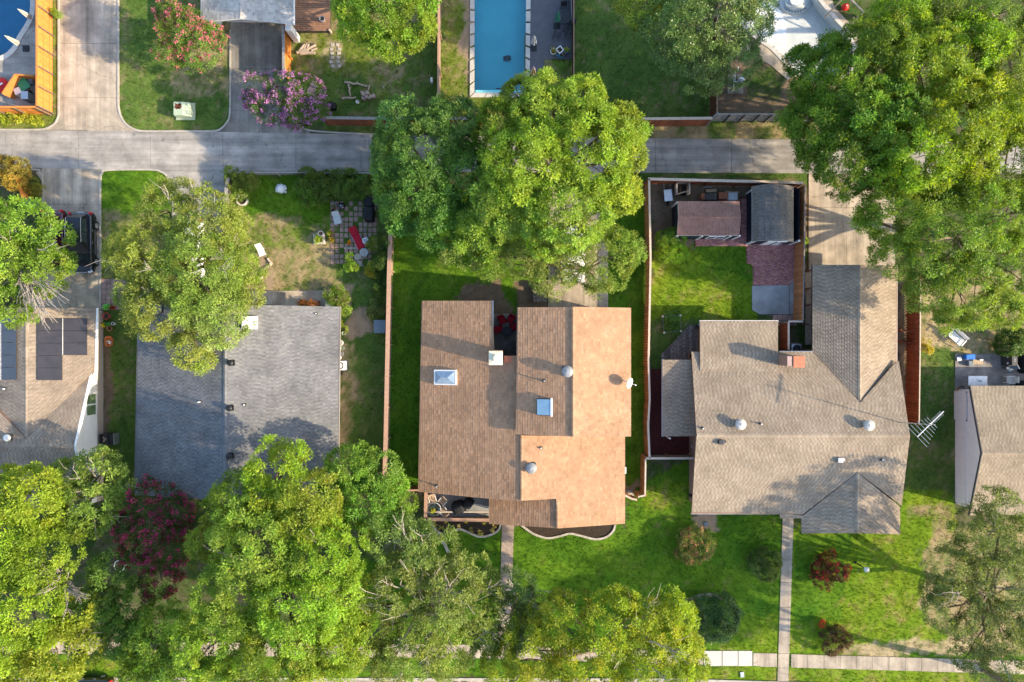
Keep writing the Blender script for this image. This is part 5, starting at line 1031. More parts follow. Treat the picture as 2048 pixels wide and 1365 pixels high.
tree('shade_tree', 'rounded green tree over the end of the long brown fence', 'tree', (730, 975), [(702, 935, 46, 5.9, 1.8), (758, 945, 42, 5.9, 1.7), (740, 1005, 60, 6.2, 2), (800, 1010, 28, 5.4, 1.3), (668, 965, 28, 5.6, 1.2), (780, 975, 36, 5.6, 1.4)], (.080, .155, .035), (.20, .28, .06), 3.4, 34, .43, .26, .16, tr=.2)
t = tree('shade_tree', 'sparse grey green tree with bare branches beside the wavy porch bed', 'tree', (860, 1170),
     [(790, 1080, 60, 7, 2), (862, 1095, 50, 6.6, 1.8), (800, 1170, 64, 7.5, 2.1), (900, 1175, 66, 7.5, 2.1), (850, 1260, 70, 7.2, 2.1), (948, 1215, 56, 6.6, 1.9), (760, 1250, 42, 6.6, 1.7), (935, 1140, 42, 6.4, 1.6), (890, 1310, 50, 6.6, 1.8), (970, 1270, 34, 6, 1.4), (780, 1330, 40, 6.4, 1.5), (975, 1165, 26, 6, 1.2), (820, 1300, 50, 6.8, 1.8), (725, 1290, 46, 6.8, 1.7), (900, 1285, 50, 6.6, 1.7), (840, 1130, 46, 7.2, 1.8), (880, 1230, 50, 7.4, 1.8)], (.098, .135, .052), (.21, .24, .07), 2.6, 28, .42, .24, .15, tr=.28, bark='greybark', twigs=34)
tree('shade_tree', 'small grey green tree shading the front path', 'tree', (1030, 1195), [(1032, 1168, 38, 6, 1.6), (1012, 1230, 42, 6, 1.7), (1060, 1210, 30, 5.6, 1.3), (1015, 1275, 36, 6, 1.4), (1040, 1270, 30, 6, 1.4)], (.075, .115, .055), (.14, .18, .08), 2.8, 30, .42, .23, .13, tr=.16, twigs=8)
tree('shade_tree', 'yellowish tree by the pavement in front of the striped lawn shadows', 'tree', (1210, 1290),
     [(1128, 1250, 70, 7.2, 2.1), (1218, 1268, 80, 7.6, 2.3), (1300, 1268, 70, 7.4, 2.1), (1062, 1300, 60, 7, 2), (1180, 1335, 80, 7.6, 2.3), (1290, 1335, 80, 7.4, 2.3), (1348, 1232, 40, 6.8, 1.7), (1118, 1204, 24, 6.4, 1.1), (1010, 1330, 44, 6.6, 1.7), (1250, 1200, 26, 6.6, 1.2), (1340, 1195, 22, 6.4, 1.1), (1370, 1290, 30, 6.6, 1.3), (1380, 1340, 36, 6.6, 1.5)], (.120, .165, .022), (.30, .29, .03), 2.8, 34, .45, .27, .15, tr=.28, twigs=16)
tree('shade_tree', 'thin dark crowned tree with gaps over the dry front yard', 'tree', (1955, 1180),
     [(1960, 1080, 60, 7, 1.9), (1900, 1140, 52, 7, 1.8), (1990, 1165, 64, 7.2, 1.9), (1895, 1215, 50, 6.8, 1.7), (1968, 1255, 60, 7, 1.9), (2030, 1095, 52, 7, 1.8), (2010, 1305, 60, 6.8, 1.8), (1935, 1310, 36, 6.4, 1.4), (1868, 1178, 30, 6.4, 1.2), (2040, 1230, 60, 7, 1.9), (1990, 1020, 44, 6.6, 1.5)], (.070, .098, .045), (.17, .19, .085), 3.4, 30, .40, .20, .12, tr=.26, twigs=6)
def up(px, py, z): return (CX + (px - CX) / (1 - z / H), CY + (py - CY) / (1 - z / H))
tree('shade_tree', 'tall tree whose dark trunk rises at the bottom corner beyond the thin crowned tree', 'tree', (1968, 1338),
     [(*up(a, b, z), r_ / (1 - z / H), z, 2.0) for a, b, r_, z in ((1990, 1345, 62, 13), (2050, 1330, 60, 12.4), (2010, 1390, 60, 12.8), (1950, 1385, 46, 14), (2075, 1385, 56, 12), (2030, 1290, 44, 12.6))], (.10, .14, .04), (.22, .24, .07), 3.6, 26, .45, .30, .18, tr=.26)
# flowering crepe myrtles
tree('crepe_myrtle', 'coral pink flowering tree by the pale garage roof', 'tree', (378, 75), [(345, 40, 30, 3.4, 1.3), (372, 60, 44, 3.8, 1.6), (400, 90, 42, 3.5, 1.5), (350, 95, 34, 3.2, 1.3), (375, 115, 24, 2.8, 1), (418, 70, 24, 3, 1), (345, 65, 30, 3.3, 1.2)], (.07, .12, .03), (.17, .21, .05), 5.0, 26, .34, .2, .11, flower=((.42, .12, .15), .62, 18), tr=.07, stems=3)
tree('crepe_myrtle', 'lilac flowering tree spilling over the alley fence corner', 'tree', (572, 205), [(525, 185, 32, 3.3, 1.3), (572, 180, 34, 3.5, 1.4), (620, 190, 32, 3.3, 1.3), (545, 215, 34, 3.2, 1.3), (600, 215, 36, 3.3, 1.4), (630, 215, 24, 2.8, 1), (510, 205, 20, 2.8, 1), (595, 240, 22, 2.6, .9)], (.045, .085, .03), (.10, .14, .04), 5.6, 26, .34, .18, .1, flower=((.35, .15, .34), .8, 20), tr=.07, stems=3)
tree('crepe_myrtle', 'deep magenta flowering tree before the dark grey roof', 'tree', (310, 1080), [(310, 1005, 46, 4.8, 1.7), (350, 1020, 36, 4.6, 1.5), (300, 1070, 52, 5.2, 1.8), (345, 1105, 44, 5, 1.6), (325, 1160, 34, 4.4, 1.4), (260, 1050, 30, 4.6, 1.3), (375, 1070, 26, 4.4, 1.2), (270, 1100, 30, 4.6, 1.2)], (.035, .055, .022), (.09, .10, .03), 4.2, 26, .36, .2, .12, flower=((.32, .032, .10), .8, 20), tr=.08, stems=3)
def bush(label, px, py, rp, h, base, hot, n=1, cat='shrub', name='shrub', flower=None, dens=12, nl=22, ll=.16, lw=.09, cr=.22, m='leaf', group=None, sq=1.0, droop=0.0, spread=.5):
    lob = []
    for k in range(max(1, n)):
        a = 2 * math.pi * k / max(1, n) + random.random(); d = rp * spread if n > 1 else 0; rr = rp * (.62 if n > 1 else .9)
        lob.append((px + d * math.cos(a), py + d * math.sin(a) * sq, rr, h * .5, h * .45))
    return tree(name, label, cat, (px, py), lob, base, hot, dens, nl, cr, ll, lw, .2, .03, m, flower=flower, stems=2, group=group, droop=droop)
bush('shrub with orange and green leaves on the striped front lawn', 1388, 1090, 36, 1.5, (.10, .125, .05), (.27, .22, .10), 6, flower=((.36, .17, .10), .2, 8))
bush('dark round shrub with pale tips next to the concrete front path', 1529, 1130, 32, 1.4, (.045, .075, .028), (.20, .22, .08), 6)
bush('dark red leaved shrub on the bright front lawn', 1657, 1141, 34, 1.5, (.055, .025, .018), (.20, .035, .03), 4, flower=((.30, .02, .022), .3, 8))
bush('purplish brown shrub beside the pavement on the bright lawn', 1670, 1280, 28, 1.2, (.055, .035, .03), (.14, .10, .05), 4)
bush('tiny red shrub above the purplish brown one', 1643, 1248, 8, .6, (.25, .04, .03), (.35, .1, .05), 1)
bush('large dark glossy shrub behind the curved brown stone edging', 1430, 1235, 46, 2.0, (.025, .058, .022), (.15, .19, .07), 7, m='gloss_leaf', cr=.28, dens=10)
bush('dark shrub with pale flowers half under the yellowish tree', 1385, 1222, 24, 1.5, (.07, .09, .04), (.30, .28, .18), 3)
bush('round yellow green shrub beside the ring of bricks', 1341, 492, 34, 1.9, (.085, .16, .025), (.26, .31, .035), 4, cr=.26)
bush('weeping dark green shrub at the back of the weedy garden', 631, 375, 36, 1.7, (.045, .085, .022), (.12, .15, .03), 5, droop=.5, ll=.3, lw=.08)
bush('leafy green shrub row piece behind the paved terrace', 690, 368, 30, 1.4, (.06, .10, .025), (.16, .20, .04), 4, droop=.4, ll=.26, lw=.09)
bush('pale green young shrub between the terrace and the covered grill', 728, 375, 24, 1.3, (.065, .11, .03), (.17, .22, .05), 3)
bush('tangled yellow green shrub above the white ring planter', 485, 368, 30, 1.5, (.075, .12, .03), (.20, .20, .05), 4)
bush('loose shrub in the corner by the old rough fence', 470, 355, 20, 1.2, (.08, .12, .03), (.22, .18, .06), 2)
bush('dark climbing shrub pressed against the long brown fence', 762, 500, 24, 2.0, (.035, .07, .022), (.14, .17, .04), 4, sq=2.2)
bush('dark climbing shrub lower down the long brown fence', 762, 560, 20, 1.6, (.03, .06, .02), (.09, .12, .035), 3, sq=2.2)
bush('yellow leaved shrub in the shade of the long brown fence', 746, 540, 15, 1.0, (.20, .20, .03), (.42, .38, .04), 3)
bush('yellow flowering sprig below the red lounger', 741, 492, 8, .9, (.20, .20, .04), (.42, .38, .05), 1)
bush('small bright green sapling below the red lounger', 702, 527, 14, 1.3, (.09, .16, .03), (.24, .32, .06), 3, sq=1.7)
bush('green bush at the back corner of the grey house', 672, 590, 22, 1.2, (.08, .12, .03), (.26, .27, .06), 4)
bush('yellow green bush against the side wall of the grey house', 688, 610, 18, 1.2, (.12, .16, .05), (.30, .32, .10), 3, sq=1.6)
bush('thin bush beside the wall above the white buckets', 684, 655, 10, .9, (.12, .16, .04), (.30, .32, .08), 2, sq=2)
bush('pale mixed shrub beside the grey storage box', 752, 620, 18, .8, (.09, .12, .05), (.25, .26, .16), 3)
bush('autumn coloured bush above the teal bin', 22, 345, 34, 2.4, (.15, .12, .035), (.34, .23, .07), 5)
bush('green bush at the driveway mouth beside the teal bin', 68, 375, 18, 1.1, (.11, .12, .03), (.25, .18, .05), 3)
bush('small bush poking out at the foot of the cedar fence', 113, 30, 10, .9, (.10, .16, .03), (.25, .30, .06), 2)
bush('yellow shrub behind the tall red fence', 1852, 695, 12, 1.2, (.18, .17, .05), (.36, .32, .09), 3, sq=1.5)
bush('dark leafed bush beside the black covered furniture', 2020, 685, 28, 1.8, (.04, .075, .02), (.12, .16, .04), 4, ll=.3, lw=.1, droop=.4)
bush('small grassy bush on the strip by the tan carport driveway', 1608, 480, 8, .7, (.11, .16, .04), (.24, .28, .06), 2)
for i, (px, py, lab) in enumerate(((8, 240, 'yellow leafed plant at the far end of the cedar fence foot'), (26, 238, 'second yellow leafed plant along the foot of the cedar fence'), (44, 239, 'middle yellow leafed plant along the foot of the cedar fence'), (62, 238, 'fourth yellow leafed plant along the foot of the cedar fence'), (80, 240, 'yellow leafed plant nearest the cedar fence corner'))):
    bush(lab, px, py, 11, .7, (.20, .22, .03), (.46, .44, .08), 2, 'plant', 'yellow_plant', dens=6, nl=12, ll=.3, lw=.1, cr=.25, group='yellow plants along the cedar fence')
for i, (px, py, c) in enumerate(((868, 1046, (.25, .24, .08)), (893, 1043, (.35, .33, .06)), (932, 1043, (.40, .38, .05)), (966, 1044, (.36, .33, .06)), (985, 1058, (.42, .36, .18)), (990, 1048, (.38, .30, .16)), (918, 1053, (.34, .26, .20)), (960, 1066, (.32, .30, .14)), (898, 1060, (.2, .2, .08)), (943, 1062, (.14, .16, .06)), (880, 1056, (.16, .19, .06)))):
    bush(['olive tuft at the outer end of the porch bed', 'yellow tuft close to the railing corner of the porch bed', 'brightest yellow tuft midway along the porch railing', 'yellow tuft near the front door end of the railing', 'cream coloured tuft at the door end of the porch bed', 'pinkish cream tuft touching the path end of the porch bed', 'pink tuft at the notch of the wavy porch kerb', 'pale tuft on the second wave of the porch kerb', 'dull tuft on the first wave of the porch kerb', 'dark green tuft between the two waves of the porch kerb', 'green tuft just inside the outer curve of the porch bed'][i],
         px, py, 6.5, .45, c, tuple(min(.6, x * 1.5) for x in c), 1, 'plant', 'bed_plant', dens=9, nl=12, ll=.14, lw=.06, cr=.14, group='small plants in the porch bed')

# ---------------------------------------------------------------- grass blades (nobody could count them)
def grass():
    n = 175000; lim = [-43, 43, -29, 29]; x = RNG.uniform(lim[0], lim[1], n); y = RNG.uniform(lim[2], lim[3], n); c, zi = ground_rgb(x, y)
    den = np.array([z['den'] for _, z in ZONES])[zi] / 150.; hh = np.array([z['h'] for _, z in ZONES])[zi]; px = x / S + CX; py = CY - y / S
    ok = RNG.random(n) < den
    for poly in PAVED:
        a = np.array(poly); b = (px > a[:, 0].min()) & (px < a[:, 0].max()) & (py > a[:, 1].min()) & (py < a[:, 1].max())
        i = np.where(b & ok)[0]
        if len(i): ok[i[inside(px[i], py[i], poly)]] = False
    x, y, c, hh = x[ok], y[ok], c[ok], hh[ok]; n = len(x); k = 4; x, y, c, hh = (np.repeat(q, k, 0) for q in (x, y, c, hh)); n *= k
    x = x + RNG.normal(0, .05, n); y = y + RNG.normal(0, .05, n)
    a = RNG.uniform(0, 2 * math.pi, n); l = hh * RNG.uniform(.5, 1.5, n); w = RNG.uniform(.025, .045, n); lean = RNG.uniform(.2, 1.1, n)
    b0 = np.stack([x - np.cos(a) * w / 2, y - np.sin(a) * w / 2, np.zeros(n) - .01], 1); b1 = np.stack([x + np.cos(a) * w / 2, y + np.sin(a) * w / 2, np.zeros(n) - .01], 1)
    tip = np.stack([x - np.sin(a) * l * lean, y + np.cos(a) * l * lean, l * (1.15 - lean * .6)], 1)
    V = np.stack([b0, b1, tip], 1).reshape(-1, 3); t = np.repeat(c * RNG.uniform(.7, 1.45, (n, 1)), 3, 0)
    arr_mesh('grass', V, np.arange(len(V)).reshape(-1, 3), M['grass'], t, None, 'stuff')
# ---------------------------------------------------------------- vehicles (built nose towards -Y, origin on the ground in the middle)
def car(name, label, cat, loc, rz, paint, L=4.7, Wd=1.9, Ht=1.75, suv=True):
    t = thing(name, label, cat, loc, rz); hw = Wd / 2
    def ring(y, w, z0, z1, r=.12): return [(-w, y, z0), (w, y, z0), (w + .02, y, z0 + (z1 - z0) * .5), (w - r * .3, y, z1 - r * .5), (w - r, y, z1), (-w + r, y, z1), (-w + r * .3, y, z1 - r * .5), (-w - .02, y, z0 + (z1 - z0) * .5)]
    bz = .98 if suv else .86
    st = [(-L / 2, hw * .72, .42, .62), (-L / 2 + .12, hw * .88, .34, .78), (-L / 2 + .5, hw * .98, .28, bz - .08), (-L * .18, hw, .26, bz), (0, hw, .26, bz + .01), (L * .3, hw, .26, bz + .02), (L / 2 - .3, hw * .98, .3, bz + .02), (L / 2 - .08, hw * .9, .38, bz - .08), (L / 2, hw * .8, .45, bz - .2)]
    MB().loft([ring(*s) for s in st]).build('body', M[paint], t, smooth=False, bevel=.03)
    if suv: gs = [(-L * .19, .80, bz - .03, bz), (-L * .02, .70, bz - .03, Ht - .04), (L * .15, .69, bz - .03, Ht), (L * .38, .67, bz - .03, Ht - .05), (L * .46, .76, bz - .03, bz + .02)]
    else: gs = [(-L * .2, .76, bz - .03, bz), (-L * .03, .62, bz - .03, Ht - .04), (L * .12, .61, bz - .03, Ht), (L * .24, .6, bz - .03, Ht - .05), (L * .38, .72, bz - .03, bz + .02)]
    cab = MB(); cab.loft([[(-w / .95 * hw, y, z0), (w / .95 * hw, y, z0), (w / .95 * hw * .86, y, z1), (-w / .95 * hw * .86, y, z1)] for y, w, z0, z1 in gs]); cab.build('cabin', M[paint], t)
    def pane(nm, q, lift=.012):
        a = Vector(q[1]) - Vector(q[0]); b = Vector(q[3]) - Vector(q[0]); n = a.cross(b).normalized() * lift; MB().hexa([Vector(p) - n for p in q] + [Vector(p) + n for p in q]).build(nm, M['window'], t)
    def pt(i, s, u):   # point on the cabin side: station i, side s, height fraction u
        y, w, z0, z1 = gs[i]; w = w / .95 * hw * (1 - .14 * u); return (s * w, y, z0 + (z1 - z0) * u)
    def mix(p, q, f): return tuple(p[k] + (q[k] - p[k]) * f for k in range(3))
    ws = [pt(0, -1, .5), pt(0, 1, .5), pt(1, 1, .95), pt(1, -1, .95)]; c = [sum(p[k] for p in ws) / 4 for k in range(3)]; pane('windscreen', [mix(c, p, .9) for p in ws])
    rw = [pt(4, 1, .5), pt(4, -1, .5), pt(3, -1, .92), pt(3, 1, .92)]; c = [sum(p[k] for p in rw) / 4 for k in range(3)]; pane('rear_window', [mix(c, p, .85) for p in rw])
    for s in (-1, 1):
        for i in (1, 2):
            q = [pt(i, s, .25), pt(i + 1, s, .25), pt(i + 1, s, .88), pt(i, s, .88)]; q = q if s > 0 else q[::-1]; c = [sum(p[k] for p in q) / 4 for k in range(3)]; pane('side_window', [mix(c, p, .92) for p in q])
        MB().tube([pt(1, s * 1.02, 1.02), pt(2, s * 1.02, 1.02), pt(3, s * 1.02, 1.02)], .022 if suv else .01).build('roof_rail', M['metal' if suv else paint], t)
        MB().box(s * (hw + .1), -L * .14, bz + .1, .2, .1, .14).build('mirror', M[paint], t, bevel=.02)
        MB().box(s * hw * .72, -L / 2 + .12, .70, .34, .24, .12, s * .35).build('headlight', M['clear'], t, bevel=.02)
        MB().box(s * hw * .84, L / 2 - .10, .86, .16, .16, .3).build('taillight', M['redlens'], t, bevel=.02)
        MB().box(s * (hw + .012), .05, .55, .02, 1.9, .04).build('side_trim', M['metal' if suv else paint], t)
        for y in (-.04, .9): MB().box(s * (hw + .02), y, bz - .1, .03, .2, .035).build('door_handle', M['metal'], t)
        for y in (-L * .31, L * .29):
            w = MB(); rr = .36 if suv else .32
            w.tube([(s * (hw - .16), y, rr), (s * (hw + .03), y, rr)], rr, 20); o = w.build('wheel', M['tyre'], t); w = MB(); w.tube([(s * (hw + .02), y, rr), (s * (hw + .045), y, rr)], rr * .62, 10); w.build('rim', M['metal'], o)
    MB().box(0, -L / 2 + .02, .66, .9, .06, .16).build('grille', M['metal' if suv else 'black'], t); MB().box(0, L / 2 - .01, .75, .5, .04, .14).build('number_plate', M['clear'], t)
    return t
car('suv', 'black suv with silver roof rails on the driveway between two trees', 'car', P(174, 488), 0, 'carblack', 4.75, 1.92, 1.78)
car('car', 'dark red car mostly hidden under the tree beside the black suv', 'car', P(118, 480), 0, 'carred', 4.5, 1.8, 1.45, False)
car('car', 'dark olive car parked on the street under the corner trees', 'car', P(178, 1372), R(-90), 'carolive', 4.6, 1.8, 1.45, False)
car('car', 'silver white car under the big tree on the central driveway', 'car', P(1147, 512), 0, 'carwhite', 4.4, 1.75, 1.42, False)
car('car', 'white car under the pale olive tree on the second driveway', 'car', P(392, 500), 0, 'carwhite', 4.6, 1.8, 1.45, False)
t = thing('boat', 'white pointed boat bow sticking out below the pale garage eave', 'boat', P(440, 42))
hull = []
for y, w in ((1.6, .95), (.6, .92), (0, .78), (-.5, .5), (-.95, .06)): hull.append([(-w * .55, y, .35), (w * .55, y, .35), (w, y, .95), (-w, y, .95)])
MB().loft(hull).build('hull', M['white'], t); MB().loft([[(a * .8, b, .955), (a * .8, b + .01, .99), (-a * .8, b + .01, .99), (-a * .8, b, .955)] for a, b in ((.85, 1.5), (.8, .6), (.6, -.1), (.15, -.6))]).build('deck', M['metal'], t)
MB().box(-.62, -.2, .3, .12, .5, .5).build('trailer_wheel', M['tyre'], t); MB().tube([(0, 1.5, .35), (0, -1.3, .35)], .05).build('trailer_beam', M['darkmetal'], t); MB().cyl(-.7, -.75, 0, .35, .14).build('fender_buoy', M['white'], t)

# ---------------------------------------------------------------- garden furniture and small things
def pot(label, px, py, r, h, m, plant=None, cat='plant pot', group=None, z=0.0, name='plant_pot'):
    t = thing(name, label, cat, P(px, py) + Vector((0, 0, z)), group=group)
    MB().lathe([(r * .7, 0), (r, h), (r * 1.08, h), (r * 1.08, h + .04), (r * .9, h + .04), (r * .85, h - .06), (.01, h - .06)], n=18).build('pot', M[m], t, smooth=False)
    MB().cyl(0, 0, h - .08, h - .03, r * .86).build('soil', M['soil'], t)
    if plant:
        C = RNG.normal(0, r * .4, (12, 3)) + np.array((0, 0, h + r * .5)); V, T = leaves(C, np.tile((0, 0, 1.), (12, 1)), r * .6, 12, .14, .07, plant, .2, tuple(x * 1.5 for x in plant)); arr_mesh('plant', V, np.arange(len(V)).reshape(-1, 3), M['leaf'], T, t, 'stuff')
    return t
def boxy(name, label, cat, px, py, sx, sy, sz, m, rz=0.0, z=0.0, lid=None, bevel=.02, group=None):
    t = thing(name, label, cat, P(px, py) + Vector((0, 0, z)), rz, group)
    MB().box(0, 0, sz / 2, sx, sy, sz).build('body', M[m], t, bevel=bevel)
    MB().box(0, 0, sz + .02, sx * 1.04, sy * 1.04, .05).build('lid', M[lid or m], t, bevel=bevel); return t
def umbrella(label, px, py, h, m, m2=None, base=True):
    t = thing('patio_umbrella', label, 'umbrella', P(px, py)); MB().tube([(0, 0, 0), (0, 0, h)], .025).build('pole', M['black'], t)
    for k in range(8):
        a = math.pi * k / 4; g = []
        for r_, z in ((.03, h), (.10, h - .3), (.15, h - .8), (.18, h - 1.25), (.13, h - 1.3)): g.append([(r_ * math.cos(a - .3), r_ * math.sin(a - .3), z), (r_ * 1.25 * math.cos(a), r_ * 1.25 * math.sin(a), z), (r_ * math.cos(a + .3), r_ * math.sin(a + .3), z), (.02 * math.cos(a), .02 * math.sin(a), z)])
        MB().loft(g).build('canopy_fold', M[m if (k % 2 or not m2) else m2], t)
    MB().lathe([(.04, h), (.02, h + .09), (.005, h + .1)], n=8).build('finial', M[m2 or m], t)
    if base: MB().box(0, 0, .05, .5, .5, .1).build('base', M['black'], t)
    return t
umbrella('cream striped folded umbrella overhanging the deep blue pool edge', 78, 47, 2.3, 'stripe', 'greycloth'); umbrella('cream striped folded umbrella lower on the curved pool terrace', 53, 98, 2.3, 'stripe', 'greycloth')
umbrella('green folded umbrella in a black base on the grey pool deck', 1113, 53, 2.4, 'greencloth', base=True); umbrella('white striped folded umbrella standing beside the pool coping', 1067, 97, 2.2, 'greycloth', 'white'); umbrella('red and white folded umbrella at the end of the grey pool deck', 1066, 156, 2.1, 'brightred', 'white')
def chair(name, label, cat, loc, rz, m, seat=.5, back=.5, group=None, frame='blackiron', slatted=False, high=.85):
    t = thing(name, label, cat, loc, rz, group)
    if slatted:
        for k in range(5): MB().box((k - 2) * seat / 5, 0, .43, seat / 5 * .55, seat, .03).build('slat', M[m], t)
    else: MB().box(0, 0, .43, seat, seat, .08).build('seat', M[m], t, bevel=.03)
    MB().hexa([(-seat / 2, seat / 2 - .04, .45), (seat / 2, seat / 2 - .04, .45), (seat / 2, seat / 2 + .04, .45), (-seat / 2, seat / 2 + .04, .45), (-seat / 2, seat / 2 + .12, high), (seat / 2, seat / 2 + .12, high), (seat / 2, seat / 2 + .19, high), (-seat / 2, seat / 2 + .19, high)]).build('backrest', M[m], t)
    for sx_ in (-1, 1):
        for sy_ in (-1, 1): MB().tube([(sx_ * seat * .48, sy_ * seat * .46, .42), (sx_ * seat * .54, sy_ * seat * .54, 0)], .022).build('leg', M[frame], t)
        MB().tube([(sx_ * seat * .55, -seat * .45, .42), (sx_ * seat * .55, -seat * .42, .64), (sx_ * seat * .55, seat * .55, .66)], .022).build('armrest', M[frame], t)
    return t
G1 = 'red cushioned chairs round the fire table'
for px, py, rz, lab in ((1004.5, 642, .45, 'red cushioned chair at the upper outer side of the courtyard table'), (1021, 640.5, -.55, 'red cushioned chair at the upper side nearest the wing wall'), (1000, 658, 1.9, 'red cushioned chair at the lower outer side of the courtyard table'), (1027, 655, -1.2, 'red cushioned chair half under the wing eave')):
    chair('patio_chair', lab, 'chair', P(px, py), rz, 'red', .52, .5, G1)
t = thing('fire_table', 'small dark round table between the red courtyard chairs', 'table', P(1014, 664)); MB().lathe([(.3, 0), (.3, .05), (.05, .08), (.05, .5), (.42, .52), (.42, .57), (.01, .57)], n=18).build('table', M['blackiron'], t); MB().cyl(0, 0, .57, .68, .12, .16).build('bowl', M['darkmetal'], t)
t = thing('stone_circle', 'faint grey stepping stone in the dark courtyard', 'stepping stone', P(1014, 690)); MB().cyl(0, 0, 0, .05, .5, .48, 18).build('stone', M['skirt'], t)
t = thing('patio_table', 'round glass table with a potted plant on the front porch', 'table', P(871, 1014, .0) + Vector((0, 0, .1)))
MB().lathe([(.5, .70), (.5, .72), (.01, .72)], n=26).build('table_top', M['glass'], t); MB().lathe([(.48, .68), (.52, .68), (.52, .72), (.5, .73)], n=26, cap=False).build('rim', M['white'], t)
for k in range(4): MB().tube([(.4 * math.cos(k * 1.571), .4 * math.sin(k * 1.571), .7), (.3 * math.cos(k * 1.571), .3 * math.sin(k * 1.571), 0)], .02).build('leg', M['white'], t)
pot('potted yellow green plant on the round glass porch table', 869, 1016, .13, .18, 'terracotta', (.2, .22, .04), z=.82)
for px, py, rz, lab in ((867, 995, .25, 'tan wicker chair against the house side of the porch table'), (886, 1000, -.75, 'tan wicker chair between the porch table and the black grills'), (889, 1019, -2.5, 'tan wicker chair by the railing side of the porch table')):
    chair('wicker_chair', lab, 'chair', P(px, py) + Vector((0, 0, .1)), rz, 'wicker', .5, .5, 'wicker chairs on the porch', 'white')
def cover(name, label, cat, px, py, sx, sy, h, rz=0.0, n=1, z=0.0):      # something under a soft black cover
    t = thing(name, label, cat, P(px, py) + Vector((0, 0, z)), rz)
    rg = []
    for f, zz in ((1.05, 0), (1.0, h * .6), (.96, h * .86), (.82, h * .97), (.5, h), (.1, h * 1.01)): rg.append([(sx / 2 * f * (abs(math.cos(a)) ** .5) * (1 if math.cos(a) > 0 else -1) * (1 + .03 * math.sin(5 * a)), sy / 2 * f * (abs(math.sin(a)) ** .5) * (1 if math.sin(a) > 0 else -1) * (1 + .03 * math.cos(7 * a)), zz) for a in np.linspace(0, 2 * math.pi, 25)[:-1]])
    MB().loft(rg).build('cover', M['blackcloth'], t, smooth=True)
    MB().box(0, -sy / 2 * .98, h * .35, sx * .5, .03, .05).build('strap', M['black'], t)
    return t
cover('covered_grill', 'round black covered grill on the porch beside the wicker chairs', 'grill', 918, 1012, .95, .95, .95, .3, z=.1); cover('covered_grill', 'angular black covered grill on the porch beside the white pole', 'grill', 938, 1003, .75, .7, 1.1, .9, z=.1)
t = thing('pole', 'long white pole lying on the porch floor', 'pole', P(960, 1008) + Vector((0, 0, .3))); MB().tube([(X(945) - X(960), Y(1004) - Y(1008), .3), (X(982) - X(960), Y(1014) - Y(1008), -.12)], .04).build('pole', M['white'], t); MB().tube([(X(944) - X(960), Y(1003.5) - Y(1008), .31), (X(947) - X(960), Y(1004.5) - Y(1008), .28)], .055).build('grip', M['black'], t)
t = thing('bowl', 'small pale bowl between the two black grills', 'bowl', P(929, 1017) + Vector((0, 0, .1))); MB().lathe([(.1, 0), (.2, .14), (.18, .14), (.09, .03), (.01, .03)], n=16).build('bowl', M['galv'], t)
# pool deck: black iron table and chairs, planters, ring
t = thing('patio_table', 'round black iron table on the grey pool deck', 'table', P(1128, 42)); MB().lathe([(.55, .68), (.55, .72), (.01, .72)], n=24).build('table_top', M['blackiron'], t)
for k in range(4): MB().tube([(.45 * math.cos(k * 1.571), .45 * math.sin(k * 1.571), .7), (.35 * math.cos(k * 1.571), .35 * math.sin(k * 1.571), 0)], .025).build('leg', M['blackiron'], t)
G2 = 'black iron chairs on the pool deck'
for px, py, rz, lab in ((1113, 74, 2.8, 'black iron chair nearest the group of planters'), (1133, 66, -2.6, 'black iron chair beside the low black fence below the table'), (1128, 22, .2, 'black iron chair above the round black table'), (1131, 5, .1, 'black iron chair at the upper edge of the pool deck'), (1140, 52, -1.5, 'black iron chair squeezed between table and low black fence')):
    chair('iron_chair', lab, 'chair', P(px, py), rz, 'blackiron', .46, .5, G2, 'blackiron', True)
t = thing('pole', 'long pale pole lying along the low black fence', 'pole', P(1143, 20)); MB().tube([(X(1142) - X(1143), Y(-12) - Y(20), .1), (X(1144.5) - X(1143), Y(47) - Y(20), .1)], .035).build('pole', M['galv'], t); MB().tube([(X(1144.4) - X(1143), Y(43) - Y(20), .1), (X(1144.6) - X(1143), Y(48) - Y(20), .1)], .05).build('grip', M['white'], t)
pot('white round planter on the pool deck', 1106, 107, .22, .34, 'white', (.16, .14, .05)); pot('turquoise round planter by the low black fence', 1132, 105, .20, .36, 'turq', (.14, .16, .04)); pot('lowest turquoise planter in the deck corner', 1122, 114, .17, .25, 'turq', None); pot('turquoise pot hidden behind the white square planter', 1115, 111, .16, .3, 'turq', None); pot('tan pot wedged between turquoise planters', 1127, 111, .11, .3, 'terracotta', None)
t = thing('square_planter', 'white square planter with soil turned like a diamond', 'planter', P(1119, 104), R(40)); m = MB()
for dx, dy, a, b in ((-.21, 0, .06, .48), (.21, 0, .06, .48), (0, -.21, .36, .06), (0, .21, .36, .06)): m.box(dx, dy, .22, a, b, .44)
m.build('planter_wall', M['white'], t); MB().box(0, 0, .18, .37, .37, .36).build('soil', M['soil'], t)
t = thing('fire_pit', 'round grey stone fire pit at the tree edge of the pool deck', 'fire pit', P(1075, 182))
for k in range(16):
    a = math.pi * k / 8; MB().box(.62 * math.cos(a), .62 * math.sin(a), .16, .24, .22, .32 + .01 * (k % 3), a).build('block', M['slate'], t)
MB().cyl(0, 0, 0, .12, .5).build('ash', M['skirt'], t)
t = thing('pool_robot', 'small dark pool cleaner with a hose on the pool floor', 'pool cleaner', (X(1014), Y(103), -1.45)); MB().box(0, 0, .14, .42, .34, .2, .4).build('body', M['black'], t, bevel=.04)
for s in (-1, 1): MB().tube([(s * .2, -.16, .1), (s * .2, .16, .1)], .1, 10).build('track', M['darkmetal'], t)
